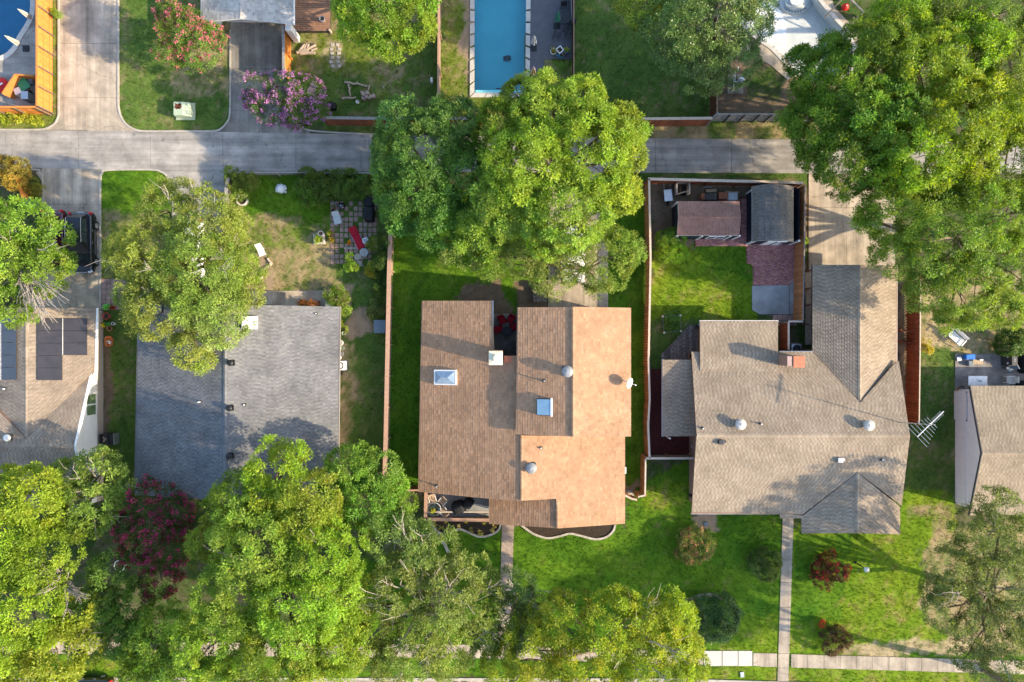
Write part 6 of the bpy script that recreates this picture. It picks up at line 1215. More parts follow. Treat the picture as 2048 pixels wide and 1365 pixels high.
MB().tube([(0, 0, .25), (-.1, -.15, .3), (.1, -.3, .2)], .03).build('handle', M['bluegrey'], t)
t = thing('pool_drain', 'dark slot near the shallow end of the long pool', 'drain', (X(1000), Y(164), -1.48)); MB().box(0, 0, .01, .7, .08, .03).build('grate', M['black'], t)
# drained pool surroundings
t = thing('swing_frame', 'wooden swing frame with a crossbar beside the drained pool', 'swing', P(1690, 25))
A, B = P(1700, 0, 2.2) - P(1690, 25), P(1727, 24, 2.2) - P(1690, 25); A = P(1692, -10, 2.3) - P(1690, 25)
MB().tube([A, B], .07).build('top_beam', M['capwood'], t)
for e, s in ((B, 1), (A, -1)):
    for k in (-1, 1): q = Vector((-(B - A).y, (B - A).x, 0)).normalized() * k * .9; MB().tube([e, Vector((e.x, e.y, 0)) + q], .06).build('leg', M['log'], t)
MB().tube([Vector((B.x, B.y, 1.0)) + Vector((-.4, .3, 0)) * .5, Vector((B.x, B.y, 1.0)) - Vector((-.4, .3, 0)) * .5], .05).build('brace', M['log'], t)
t = thing('ball', 'red ball on the grass beside the swing frame', 'ball', P(1687, 18)); MB().lathe([(.01, 0), (.15, .04), (.25, .16), (.28, .28), (.25, .4), (.15, .52), (.01, .56)], n=18).build('ball', M['brightred'], t, smooth=True); MB().cyl(0, 0, .55, .575, .04).build('valve', M['white'], t)
t = thing('pool_filter', 'pool filter tank with white pipework on a concrete pad', 'pool filter', P(1477, 169) + Vector((0, 0, .06)))
MB().lathe([(.26, 0), (.30, .1), (.30, .7), (.24, .85), (.1, .92), (.01, .93)], n=20).build('tank', M['galv'], t, smooth=True)
for pts in ([(-.55, .0, .35), (-.55, .75, .35), (-.8, .75, .35), (-.8, 1.1, .35)], [(-.45, .1, .45), (-.45, .85, .45), (-.2, .95, .45), (-.2, 1.2, .45)], [(-.5, 0, .35), (-.5, -.5, .35), (-.62, -.72, .2)], [(-.3, .0, .5), (-.55, .0, .5)]): MB().tube(pts, .035).build('pipe', M['white'], t)
MB().box(-.35, .25, .2, .3, .5, .32).build('pump', M['black'], t, bevel=.03)
# behind the screen by the curved pool
t = thing('wooden_screen', 'low L shaped cedar screen around bins at the pool terrace corner', 'screen', P(30, 172))
def scr(a, b, h):
    A, B = Vector((X(a[0], h), Y(a[1], h), 0)), Vector((X(b[0], h), Y(b[1], h), 0)); d = B - A; L = d.length; rz = math.atan2(d.y, d.x); n = int(L / .15)
    for i in range(n): c = A + d * (i + .5) / n; MB().box(c.x, c.y, h / 2, L / n - .008, .025, h, rz).build('board', M['cedar'], t, world=True)
    c = (A + B) / 2; MB().box(c.x, c.y, h + .02, L + .06, .12, .04, rz).build('cap_board', M['cedar'], t, world=True)
    for e in (A, B): MB().box(e.x, e.y, h / 2, .1, .1, h, rz).build('post', M['cedar'], t, world=True)
scr((30, 150), (5, 187), 1.25); scr((30, 149.5), (66, 152), 1.2)
t = thing('wheelbarrow', 'green wheelbarrow leaning behind the cedar screen', 'wheelbarrow', P(55, 172), .6)
MB().loft([[(-.25, -.35, .3), (.25, -.35, .3), (.25, .3, .3), (-.25, .3, .3)], [(-.42, -.6, .62), (.42, -.6, .62), (.38, .48, .58), (-.38, .48, .58)]]).build('tray', M['green'], t)
for s in (-1, 1): MB().tube([(s * .2, -.6, .25), (s * .3, .4, .35), (s * .32, 1.0, .55)], .025).build('handle', M['galv'], t)
MB().tube([(-.05, -.75, .2), (.05, -.75, .2)], .2, 14).build('wheel', M['tyre'], t)
boxy('storage_box', 'white lidded box between screen and wheelbarrow', 'box', 46, 187, .6, .5, .55, 'white', .4); boxy('rubbish_bin', 'dark grey bin against the cedar fence corner', 'bin', 67, 200, .55, .6, 1.0, 'bluegrey', 0, lid='metal'); boxy('storage_box', 'grey tub beside the wheelbarrow at the cedar fence', 'box', 67, 166, .4, .5, .4, 'bluegrey', .1)
t = thing('pool_float', 'red cushion float lying on the curved pool terrace', 'float', P(4, 172), .5); MB().lathe([(.01, .02), (.5, .02), (.62, .12), (.5, .22), (.01, .2)], n=20).build('cushion', M['brightred'], t, smooth=True); MB().box(0, 0, .24, .5, .12, .04).build('strap', M['white'], t)
# utility box
t = thing('transformer_box', 'pale green utility box with rust on its lid on the corner lawn', 'utility box', P(372, 224)); a = .46
MB().loft([[(-.62, -.55, 0), (.62, -.55, 0), (.62, .55, 0), (-.62, .55, 0)], [(-.62, -.55, .55), (.62, -.55, .55), (.62, .55, .55), (-.62, .55, .55)], [(-.6, -.52, .82), (.12, -.52, .82), (.12, .52, .82), (-.6, .52, .82)]]).build('cabinet', M['boxgreen'], t, bevel=.015)
m = MB()
for k in range(16): a = random.uniform(0, 6.28); rr = random.uniform(.04, .10); m.prism([(-.28 + random.uniform(-.25, .3) + rr * math.cos(j * .9 + a) * random.uniform(.6, 1.2), .16 + random.uniform(-.22, .25) + rr * math.sin(j * .9 + a) * random.uniform(.6, 1.2)) for j in range(7)], .82, .823 + k * .0004)
m.build('rust_patch', M['rust'], t, 'stuff'); MB().box(0, 0, .05, 1.5, 1.35, .1).build('base_pad', M['boxgreen'], t); MB().box(.38, 0, .64, .03, 1.0, .02).build('seam', M['darkmetal'], t)
# leafy back yard
pot('pale round planter in the corner of the brown plank deck', 650, 48, .20, .36, 'galv', None, z=.5)
t = thing('log_pile', 'heap of pale cut logs on the grass near the orange fence', 'log pile', P(612, 101))
for k, (px, py, L, rz, r_) in enumerate(((605, 97, .7, .9, .12), (611, 96, .6, 1.1, .10), (616, 98, .6, 1.4, .11), (625, 95, .7, .5, .11), (629, 100, .5, .4, .09), (606, 106, .9, .1, .13), (614, 108, 1.0, .05, .13), (621, 107, .8, -.1, .12), (610, 102, .6, .2, .12))):
    c = P(px, py) - P(612, 101); d = Vector((math.cos(rz), math.sin(rz), 0)) * L / 2; MB().tube([c - d + Vector((0, 0, r_)), c + d + Vector((0, 0, r_))], r_, 8).build('log', M['log'], t)
for k, (a, b, r_, lab) in enumerate((((690, 166), (735, 174), .10, 'long crooked branch lying at the top of the log ring'), ((698, 170), (701, 193), .09, 'short upright branch at the side of the log ring'), ((685, 199), (713, 196), .09, 'straight branch lying at the lower edge of the log ring'), ((739, 172), (737, 182), .08, 'stubby branch at the end of the long crooked one'), ((766, 173), (769, 180), .07, 'small white stick alone on the grass'))):
    t = thing('branch', lab, 'branch', P((a[0] + b[0]) / 2, (a[1] + b[1]) / 2)); m = MB(); o_ = P((a[0] + b[0]) / 2, (a[1] + b[1]) / 2); limb_tube(m, P(*a) - o_ + Vector((0, 0, r_)), P(*b) - o_ + Vector((0, 0, r_)), r_, r_ * .7, 5, .1, 7); m.build('stem', M['log'], t)
    m = MB(); c = Vector((0, 0, r_)); m.tube([c, c + Vector((.15, .25, .08))], [r_ * .5, r_ * .3]); m.build('stub', M['log'], t)
t = thing('stump_pile', 'pile of sawn stump pieces on the shaded grass', 'log pile', P(735, 193))
for k, (px, py, r_, h) in enumerate(((728, 190, .17, .3), (732, 195, .2, .25), (736, 188, .16, .35), (728, 198, .15, .25), (743, 195, .14, .3), (748, 194, .16, .28), (739, 197, .13, .22), (724, 186, .1, .2))):
    c = P(px, py) - P(735, 193); MB().lathe([(r_ * 1.1, 0), (r_, h * .5), (r_ * .95, h), (.01, h)], c.x, c.y, 9).build('log', M['pinkstone' if k % 2 else 'log'], t)
for px, py, s_, lab in ((629, 169, .36, 'pink flagstone at the lilac tree edge'), (624, 182, .40, 'pink flagstone half covered by lilac blossom'), (645, 185, .36, 'pink flagstone on the grass side of the lilac tree')):
    t = thing('flagstone', lab, 'stepping stone', P(px, py), .3); MB().prism([(s_ * math.cos(a) * random.uniform(.85, 1.1), s_ * .9 * math.sin(a) * random.uniform(.85, 1.1)) for a in np.linspace(0, 6.28, 8)[:-1]], -.02, .06).build('stone', M['pinkstone'], t)
for k in range(12):
    px, py = 664 + (k % 2) * 13 + random.uniform(-2, 2), 90 + (k // 2) * 8.5
    t = thing('stepping_stone', '%s pale stepping stone of the line nearer the %s' % (('topmost', 'second', 'third', 'fourth', 'fifth', 'lowest')[k // 2], ('log heap', 'round leafy tree')[k % 2]), 'stepping stone', P(px, py), group='stepping stones in the sunny grass'); MB().box(0, 0, .0, .28, .24, .06, random.uniform(-.3, .3)).build('stone', M['stone'], t, bevel=.02)
cover('rubbish_bag', 'dark sack by the lilac tree at the alley fence', 'sack', 664, 215, .75, .6, .5); boxy('post_cap_light', 'small white box at the foot of the light brown fence', 'box', 864, 163, .18, .4, .3, 'white', .1)
t = thing('bucket', 'small white bucket on the grass behind the alley fence', 'bucket', P(716, 206)); MB().lathe([(.1, 0), (.14, .26), (.12, .26), (.09, .03), (.01, .03)], n=14).build('bucket', M['white'], t); MB().tube([(-.14, 0, .25), (-.1, .1, .3), (.1, .1, .3), (.14, 0, .25)], .008).build('handle', M['metal'], t)
# weedy garden
t = thing('ring_planter', 'white concrete ring planter full of soil in the weedy garden', 'planter', P(487, 402)); MB().lathe([(.42, 0), (.46, .34), (.46, .38), (.36, .38), (.34, .25), (.01, .25)], n=26).build('ring', M['coping'], t); MB().cyl(0, 0, .2, .27, .35).build('soil', M['soil'], t)
t = thing('rock', 'white jagged rock on the shaded grass of the weedy garden', 'rock', P(562, 378)); m = MB(); m.loft([[(.45 * f * math.cos(a) * random.uniform(.8, 1.15), .38 * f * math.sin(a) * random.uniform(.8, 1.15), z) for a in np.linspace(0, 6.28, 10)[:-1]] for f, z in ((1, 0), (.95, .15), (.7, .32), (.25, .42))]); m.build('boulder', M['plaster'], t)
for k in range(4): MB().box(random.uniform(-.4, .4), random.uniform(-.35, .35), .06, .16, .12, .12, random.random() * 3).build('chip', M['plaster'], t)
t = thing('kettle_grill', 'small black kettle grill on the paved terrace', 'grill', P(687, 416)); MB().lathe([(.01, .4), (.2, .45), (.28, .6), (.29, .66), (.25, .78), (.12, .86), (.01, .87)], n=22).build('kettle', M['carblack'], t, smooth=True); MB().cyl(0, 0, .86, .92, .04).build('knob', M['metal'], t)
for k in range(3): MB().tube([(.18 * math.cos(k * 2.1), .18 * math.sin(k * 2.1), .5), (.3 * math.cos(k * 2.1), .3 * math.sin(k * 2.1), 0)], .018).build('leg', M['metal'], t)
t = thing('hand_cart', 'grey metal hand cart with a dark bag beside the weeping shrub', 'cart', P(665, 402), .3)
MB().lathe([(.12, .1), (.16, .5), (.14, .5), (.1, .15), (.01, .15)], 0, .05, 14).build('bucket', M['metal'], t); MB().cyl(0, .05, .3, .44, .13).build('bag', M['black'], t)
for pts in ([(-.2, -.2, .05), (-.15, -.75, .6)], [(.15, -.2, .05), (.25, -.9, .6)], [(-.2, -.2, .1), (.4, -.25, .1)], [(-.25, .3, .1), (-.2, -.2, .1)]): MB().tube(pts, .02).build('frame_tube', M['galv'], t)
def lounger(label, px, py, rz, m, L=1.7, Wd=.62, rec=.35, frame='galv'):
    t = thing('sun_lounger', label, 'lounger', P(px, py), rz); MB().box(0, -L * .18, .34, Wd, L * .62, .09).build('seat_pad', M[m], t, bevel=.03)
    y0 = L * .13; MB().hexa([(-Wd / 2, y0, .30), (Wd / 2, y0, .30), (Wd / 2, y0 + L * .38, .3 + rec), (-Wd / 2, y0 + L * .38, .3 + rec), (-Wd / 2, y0, .39), (Wd / 2, y0, .39), (Wd / 2, y0 + L * .37, .39 + rec), (-Wd / 2, y0 + L * .37, .39 + rec)]).build('back_pad', M[m], t, bevel=.02)
    for s in (-1, 1):
        MB().tube([(s * (Wd / 2 + .02), -L * .5, .3), (s * (Wd / 2 + .02), L * .15, .3)], .022).build('side_rail', M[frame], t)
        for y in (-L * .42, L * .12): MB().tube([(s * Wd * .48, y, .3), (s * Wd * .52, y, 0)], .022).build('leg', M[frame], t)
    return t
lounger('red cushioned sun lounger across the paved terrace', 716, 478, .43, 'red', 1.85, .62, .22); lounger('white cloth reclining lounger at the edge of the paved terrace', 676, 438, .25, 'greycloth', 1.0, .56, .25); lounger('white cloth chair in the sunny weeds under the pale olive tree', 524, 502, .35, 'white', .95, .48, .3)
cover('covered_furniture', 'upper of two long black covered pieces at the terrace corner', 'furniture cover', 740, 405, .72, 1.1, .8); cover('covered_furniture', 'lower rounded black covered piece with a crest at the terrace corner', 'furniture cover', 740, 431, .82, 1.15, .95)
boxy('rubbish_bin', 'black bin tucked between the covered pieces and the long fence', 'bin', 764, 412, .55, .6, .9, 'black', .1)
t = thing('side_table', 'small white slatted square table beside the red lounger', 'table', P(733, 483), .3); m = MB()
for dx, dy, a, b in ((-.2, 0, .06, .46), (.2, 0, .06, .46), (0, -.2, .46, .06), (0, .2, .46, .06)): MB().box(dx, dy, .4, a, b, .05).build('edge', M['white'], t)
for k in range(4): MB().box(-.12 + k * .08, 0, .395, .05, .38, .03).build('slat', M['galv'], t)
for a in (-1, 1):
    for b in (-1, 1): MB().tube([(a * .19, b * .19, .4), (a * .19, b * .19, 0)], .02).build('leg', M['white'], t)
t = thing('birdbath', 'grey fluted stone birdbath below the red lounger', 'birdbath', P(731, 507)); MB().lathe([(.2, 0), (.12, .1), (.1, .42), (.3, .5), (.34, .56), (.28, .57), (.2, .5), (.01, .48)], n=12).build('basin', M['patio'], t); MB().cyl(0, 0, .48, .56, .1).build('finial', M['stone'], t)
t = thing('timber_planter', 'square timber planter with a yellow green plant on the sunny grass', 'planter', P(640, 479), .05)
for dx, dy, a, b in ((-.36, 0, .16, .86), (.36, 0, .16, .86), (0, -.36, .56, .16), (0, .36, .56, .16)): MB().box(dx, dy, .18, a, b, .36).build('timber', M['stone'], t, bevel=.02)
MB().box(0, 0, .12, .56, .56, .24).build('soil', M['soil'], t)
C = RNG.normal(0, .13, (14, 3)) + np.array((-.05, 0, .45)); V, T = leaves(C, np.tile((0, 0, 1.), (14, 1)), .16, 14, .2, .09, (.14, .19, .03), .2, (.3, .34, .05)); arr_mesh('plant', V, np.arange(len(V)).reshape(-1, 3), M['leaf'], T, t, 'stuff')
pot('pale round pot standing on the timber planter corner', 646, 470, .2, .3, 'galv', None, z=.36); pot('terracotta pot with a yellow plant beside the timber planter', 663, 468, .2, .3, 'terracotta', (.18, .2, .03)); pot('second terracotta pot below the one with the yellow plant', 665, 481, .22, .28, 'terracotta', (.2, .17, .03)); pot('small terracotta pot at the corner of the paved terrace', 667, 421, .15, .2, 'terracotta'); pot('orange flower pot by the head of the red lounger', 700, 487, .12, .2, 'terracotta', (.4, .2, .03))
for px, py, lab in ((715, 514, 'white broken slab beside the small green sapling'), (716, 528, 'small white stone piece under the broken slab')): t = thing('broken_slab', lab, 'stone', P(px, py), .4); MB().prism([(-.3, -.2), (.2, -.28), (.34, .05), (.1, .26), (-.22, .2)], 0, .06).build('slab', M['stone'], t); MB().box(.3, -.3, .03, .14, .1, .06, .5).build('chip', M['stone'], t)
t = thing('stone_edging', 'row of pale edging stones at the foot of the red lounger', 'edging', P(706, 497))
for k in range(6): MB().box((k - 2.5) * .24, 0, .05, .21, .12, .12).build('stone', M['stone'], t)
for k, (a, b) in enumerate((((536, 517), (543, 528)), ((543, 530), (526, 541)), ((526, 543), (524, 556)))):
    t = thing('pale_edging', ['short pale edging board below the white cloth chair', 'slanting pale edging board at the weedy bare patch', 'pale edging board end nearest the grey house patio'][k], 'edging', P((a[0] + b[0]) / 2, (a[1] + b[1]) / 2)); o_ = P((a[0] + b[0]) / 2, (a[1] + b[1]) / 2); MB().ribbon([(P(*a) - o_)[:2], (P(*b) - o_)[:2]], .12, 0, .14).build('board', M['capwood'], t)
    MB().box(*((P(*b) - o_)[:2]), .1, .16, .16, .2, .5).build('end_block', M['capwood'], t)
for k, (a, b) in enumerate((((480, 476), (489, 488)), ((466, 500), (482, 496)), ((492, 446), (487, 462)))):
    t = thing('bare_limb', ['pale dead limb with a fork above the white cloth chair', 'pale dead limb pointing out of the olive tree', 'thin dead limb reaching to the weedy grass'][k], 'branch', P(*a)); m = MB(); o_ = P(*a); p = limb_tube(m, (0, 0, .6), P(*b) - o_ + Vector((0, 0, .9)), .09, .04, 4, .2); m.build('stem', M['greybark'], t); m = MB(); limb_tube(m, p[2], Vector(p[2]) + Vector((.3, .35, .2)), .05, .015); m.build('fork', M['greybark'], t)
boxy('storage_box', 'blue grey storage box against the long brown fence', 'storage box', 763, 654, .9, 1.0, .75, 'bluegrey', 0)
def ac(label, px, py, m, s=.85, h=.8, z=0.0):
    t = thing('air_conditioner', label, 'air conditioner', P(px, py) + Vector((0, 0, z))); MB().box(0, 0, h / 2, s, s, h).build('cabinet', M[m], t, bevel=.04)
    MB().lathe([(s * .30, h), (s * .40, h + .015), (s * .40, h + .04), (s * .30, h + .04)], n=24, cap=False).build('fan_ring', M['black'], t); MB().cyl(0, 0, h, h + .02, s * .36, n=20).build('fan_well', M['black'], t)
    for k in range(4): MB().box(.12 * s * math.cos(k * 1.571), .12 * s * math.sin(k * 1.571), h + .03, s * .26, s * .1, .015, k * 1.571).build('fan_blade', M['darkmetal' if m != 'white' else 'white'], t)
    MB().cyl(0, 0, h + .02, h + .05, s * .12 if m != 'white' else s * .27).build('motor_cap', M['darkmetal' if m != 'white' else 'white'], t); MB().box(0, 0, .04, s * 1.25, s * 1.25, .08).build('pad', M['skirt'], t); return t
ac('white air conditioner by the side wall of the grey house', 685, 731, 'white', .72); ac('grey air conditioner in the nook behind the brick chimney', 1585, 698, 'metal', .8)
t = thing('condenser', 'black condenser with an open fan beside the white gable house', 'air conditioner', P(222, 877), .05)
for dx, dy, a, b in ((-.42, 0, .06, .9), (.16, 0, .06, .9), (-.13, -.42, .56, .06), (-.13, .42, .56, .06)): MB().box(dx, dy, .42, a, b, .84).build('side_panel', M['darkmetal'], t)
MB().box(-.13, 0, .3, .5, .8, .6).build('coil', M['black'], t); MB().box(.42, 0, .35, .46, .86, .7).build('cabinet', M['black'], t, bevel=.03); MB().box(.67, 0, .4, .03, .9, .8).build('end_plate', M['metal'], t)
for k in range(3): MB().box(-.13 + .13 * math.cos(k * 2.1), .13 * math.sin(k * 2.1), .62, .22, .12, .02, k * 2.1).build('fan_blade', M['wicker'], t)
pot('black round tub beside the white air conditioner', 681, 744, .26, .36, 'black'); 
for px, py, r_, h, m, lab in ((682, 686, .26, .42, 'white', 'largest white bucket against the grey house wall'), (678, 697, .18, .34, 'white', 'white bucket nearest the wall below the largest one'), (686, 697, .16, .3, 'boxgreen', 'pale green bucket beside the white ones'), (684, 708, .2, .3, 'galv', 'open grey bucket in the row by the wall'), (679, 716, .2, .35, 'white', 'lowest white bucket just above the air conditioner'), (689, 667, .16, .3, 'boxgreen', 'pale green watering can shaped pail under the wall bush')):
    t = thing('bucket', lab, 'bucket', P(px, py), group=None); MB().lathe([(r_ * .8, 0), (r_, h), (r_ * .9, h), (r_ * .75, h - .12), (.01, h - .12)], n=18).build('bucket', M[m], t); MB().tube([(-r_, 0, h - .03), (-r_ * .6, r_ * .9, h + .02), (r_ * .6, r_ * .9, h + .02), (r_, 0, h - .03)], .009).build('handle', M['metal'], t)
t = thing('window_unit', 'pale grey box on the back wall of the grey house', 'box', P(664, 611)); MB().box(0, 0, .45, .62, .5, .9).build('cabinet', M['metal'], t, bevel=.03); MB().box(.12, 0, .91, .2, .2, .03).build('vent', M['bluegrey'], t)
t = thing('planter_box', 'rusty leafed planter box along the back patio of the grey house', 'planter', P(620, 607)); MB().box(0, 0, .2, 1.6, .35, .4).build('box', M['terracotta'], t)
C = np.stack([RNG.uniform(-.8, .8, 24), RNG.normal(0, .12, 24), np.full(24, .5)], 1); V, T = leaves(C, np.tile((0, 0, 1.), (24, 1)), .16, 12, .22, .08, (.13, .06, .03), .3, (.26, .11, .05)); arr_mesh('plant', V, np.arange(len(V)).reshape(-1, 3), M['leaf'], T, t, 'stuff')
boxy('garden_bench', 'pale bench end against the back wall under the olive tree', 'bench', 541, 606, .6, .35, .45, 'stone', 0)
# beside the white gable house
pot('small green bowl planter on the pink paver landing', 218, 614, .2, .2, 'galv', (.10, .35, .09)); pot('red bucket shaped pot by the paver landing', 218, 633, .26, .4, 'redpot'); pot('dark maroon pot next to the green bowl planter', 230, 616, .16, .24, 'redpot', (.15, .04, .03)); pot('terracotta pot in the cluster along the side path', 222, 657, .2, .22, 'terracotta'); pot('yellow flowered pot in the cluster along the side path', 212, 652, .15, .2, 'terracotta', (.42, .38, .04)); pot('green leafed pot in the cluster along the side path', 219, 649, .17, .22, 'green', (.06, .2, .08)); pot('white jug among the side path pots', 230, 648, .12, .3, 'white')
t = thing('basket', 'orange plastic basket holding white things on the side path', 'basket', P(221, 683)); m = MB(); m.loft([[(.30 * math.copysign(abs(math.cos(a)) ** .6, math.cos(a)) * f, .40 * math.copysign(abs(math.sin(a)) ** .6, math.sin(a)) * f, z) for a in np.linspace(0, 6.283, 21)[:-1]] for f, z in ((.85, 0), (1, .3), (1.05, .3), (.95, .28), (.8, .05))]); m.build('tub', M['orange'], t)
for k in range(5): MB().box(random.uniform(-.12, .12), random.uniform(-.2, .1), .14, .14, .12, .18, random.random()).build('jar', M['white' if k % 2 else 'metal'], t)
boxy('rubbish_bin', 'teal wheeled bin at the mouth of the first driveway', 'bin', 69, 411, .75, .6, .95, 'teal', .1)
# back yard with the sheds
t = thing('compost_frame', 'grey timber compost frame behind the brown roofed shed', 'compost bin', P(1360, 381))
for dx, dy, a, b in ((-.5, 0, .12, 1.0), (.5, 0, .12, 1.0), (0, .45, 1.0, .12)):
    for z in (.15, .42, .7, .95): MB().box(dx, dy, z, a, b, .18).build('board', M['greywood'], t)
MB().tube([(-.55, -.45, .5), (.5, -.25, 1.0)], .05).build('loose_board', M['capwood'], t); MB().box(0, 0, .15, .9, .8, .3).build('heap', M['mulch'], t)
t = thing('wheelbarrow', 'grey metal wheelbarrow beside the compost frame', 'wheelbarrow', P(1333, 393), .1); MB().loft([[(-.2, -.3, .3), (.2, -.3, .3), (.2, .3, .3), (-.2, .3, .3)], [(-.32, -.5, .6), (.32, -.5, .6), (.32, .42, .56), (-.32, .42, .56)]]).build('tray', M['galv'], t); MB().box(0, 0, .585, .6, .8, .02).build('tray_floor', M['galv'], t)
for s in (-1, 1): MB().tube([(s * .2, -.4, .3), (s * .25, .9, .5)], .025).build('handle', M['greywood'], t)
MB().tube([(-.05, -.6, .2), (.05, -.6, .2)], .2, 14).build('wheel', M['tyre'], t)
for i, (px, py, sx_, sy_, h, m_, rz, lab) in enumerate(((1413, 375, .8, .09, .1, 'greywood', 0, 'grey plank on the ground along the shed fence'), (1421, 383, .8, .26, .2, 'cardboard', .05, 'pale tan board pile behind the brown roofed shed'), (1462, 385, 1.1, .13, .16, 'cardboard', -.05, 'long tan timber behind the brown roofed shed'))): boxy('lumber', lab, 'timber', px, py, sx_, sy_, h, m_, rz)
for px, py, sx_, sy_, h, m_, lab in ((1402, 396, .3, .5, .5, 'terracotta', 'narrow terracotta block stack beside the old frame'), (1418, 396, .95, .5, .5, 'greydeck', 'dark weathered frame against the shed back'), (1443, 395, .75, .55, .55, 'chimbrick', 'reddish brick stack behind the brown roofed shed'), (1461, 396, .75, .6, .6, 'metal', 'grey blue bin stack behind the brown roofed shed')):
    t = thing('crate_stack', lab, 'crates', P(px, py))
    for k in range(3): MB().box(random.uniform(-.03, .03), random.uniform(-.03, .03), h * (k + .5) / 3, sx_, sy_, h / 3 - .02).build('crate', M[m_], t)
    for k in range(4): MB().box(sx_ * (k - 1.5) / 4, 0, h + .02, sx_ / 5, sy_ * .9, .04).build('top_piece', M[m_], t)
t = thing('brick_ring', 'ring of loose red bricks around a planted hole on the bright lawn', 'fire ring', P(1338, 514))
for k in range(14):
    a = 2 * math.pi * k / 14; MB().box(.40 * math.cos(a), .40 * math.sin(a), .12, .22, .13, .24, a + 1.57 + random.uniform(-.1, .1)).build('brick', M['housebrick'], t)
MB().cyl(0, 0, -.02, .06, .34).build('soil', M['soil'], t)
t = thing('raised_frame', 'square white pipe frame with a feathery green plant on the shaded lawn', 'plant frame', P(1339, 650))
cs = [(X(1321) - X(1339), Y(634) - Y(650)), (X(1356) - X(1339), Y(632) - Y(650)), (X(1357) - X(1339), Y(663) - Y(650)), (X(1324) - X(1339), Y(666) - Y(650))]
for k in range(4): a, b = cs[k], cs[(k + 1) % 4]; MB().tube([(*a, .75), (*b, .75)], .012).build('rail', M['bluegrey'], t); MB().tube([(*a, 0), (*a, .8)], .025).build('post', M['greywood'], t); MB().box(*a, .82, .14, .14, .06).build('post_cap', M['capwood'], t)
C = RNG.normal(0, 1, (40, 3)) * np.array((.33, .40, .12)) + np.array((.05, .15, .5)); V, T = leaves(C, np.tile((0, 0, 1.), (40, 1)), .22, 16, .34, .06, (.05, .12, .03), .2, (.13, .22, .06), droop=.3); arr_mesh('plant', V, np.arange(len(V)).reshape(-1, 3), M['leaf'], T, t, 'stuff')
pot('dark round pot on the grey corner deck', 1390, 654, .16, .3, 'black', z=.3); boxy('speaker_box', 'small blue and white box on the grey corner deck', 'box', 1397, 652, .25, .35, .3, 'galv', .3, z=.3)
t = thing('gas_meter', 'pale blue gas meter against the brick wall of the taupe house', 'gas meter', P(1382, 890)); MB().box(0, 0, .8, .35, .3, .45).build('meter', M['galv'], t, bevel=.04); MB().tube([(0, .1, 0), (0, .1, .8), (.1, .35, .9), (.2, .35, 1.2)], .03).build('pipe', M['galv'], t); MB().lathe([(.15, .5), (.17, .6), (.1, .66), (.01, .66)], .05, -.3, 14).build('regulator', M['white'], t)
t = thing('wall_lamp', 'black pipe and bracket on the side wall facing the front lawn', 'downpipe', P(1374, 986)); MB().tube([(0, 0, .1), (.0, -.1, 1.2), (-.15, .25, 1.6), (.1, -.4, 1.8)], .035).build('pipe', M['black'], t); MB().box(-.1, .2, 1.6, .2, .15, .15).build('bracket', M['black'], t)
pot('round terracotta urn at the porch end of the taupe house', 1379, 712, .24, .35, 'terracotta', z=.3)
# the dry side yard at the edge
t = thing('garden_bench', 'white and blue garden bench tilted under the carport tree', 'bench', P(1905, 676), R(-42))
for k in range(4): MB().box(0, -.24 + k * .15, .45, 1.3, .11, .035).build('slat', M['white'], t)
for k in range(3): MB().hexa([(-.65, .33 + k * .03, .55 + k * .14), (.65, .33 + k * .03, .55 + k * .14), (.65, .36 + k * .03, .55 + k * .14), (-.65, .36 + k * .03, .55 + k * .14), (-.65, .35 + k * .03, .66 + k * .14), (.65, .35 + k * .03, .66 + k * .14), (.65, .38 + k * .03, .66 + k * .14), (-.65, .38 + k * .03, .66 + k * .14)]).build('back_slat', M['galv'], t)
for s in (-1, 1):
    MB().tube([(s * .6, -.28, .45), (s * .62, -.5, 0)], .03).build('leg', M['white'], t); MB().tube([(s * .6, .3, .45), (s * .62, .5, 0)], .03).build('leg', M['white'], t); MB().box(s * .66, 0, .66, .07, .6, .04).build('armrest', M['white'], t)
boxy('cooler_box', 'bright blue cooler box on the dark side patio', 'cooler', 1934, 714, .68, .38, .42, 'blue', .03); boxy('toolbox', 'small grey and black toolbox below the blue cooler', 'toolbox', 1936, 727, .3, .4, .3, 'bluegrey', .05); boxy('storage_box', 'tan cardboard sheet beside the blue cooler', 'board', 1953, 724, .75, .35, .12, 'cardboard', -.1); boxy('storage_box', 'pale plastic lid near the corner of the side patio', 'lid', 1916, 718, .34, .32, .12, 'galv', .1); boxy('small_box', 'white strip box lying on the tan cardboard sheet', 'box', 1958, 720, .28, .1, .1, 'white', .1, z=.17)
t = thing('folding_table', 'grey white folding table with a scuffed top on the side patio', 'table', P(1943, 762)); MB().box(0, 0, .72, 1.5, .85, .05).build('table_top', M['galv'], t, bevel=.03)
for a in (-1, 1):
    for b in (-1, 1): MB().tube([(a * .65, b * .34, .7), (a * .68, b * .36, 0)], .025).build('leg', M['metal'], t)
m = MB()
for k in range(3): m.tube([(-.1 + .12 * k, .12, .752), (.05 + .12 * k, .05, .752), (.15 + .08 * k, -.08, .752)], .012, 4)
m.build('scuff_mark', M['darkmetal'], t)
chair('garden_chair', 'pale plastic chair beside the black covered furniture', 'chair', P(2012, 759), R(-90), 'coping', .5, .5, None, 'white'); chair('garden_chair', 'green grey chair in the shade of the side patio', 'chair', P(2012, 737), R(-60), 'bluegrey', .5)
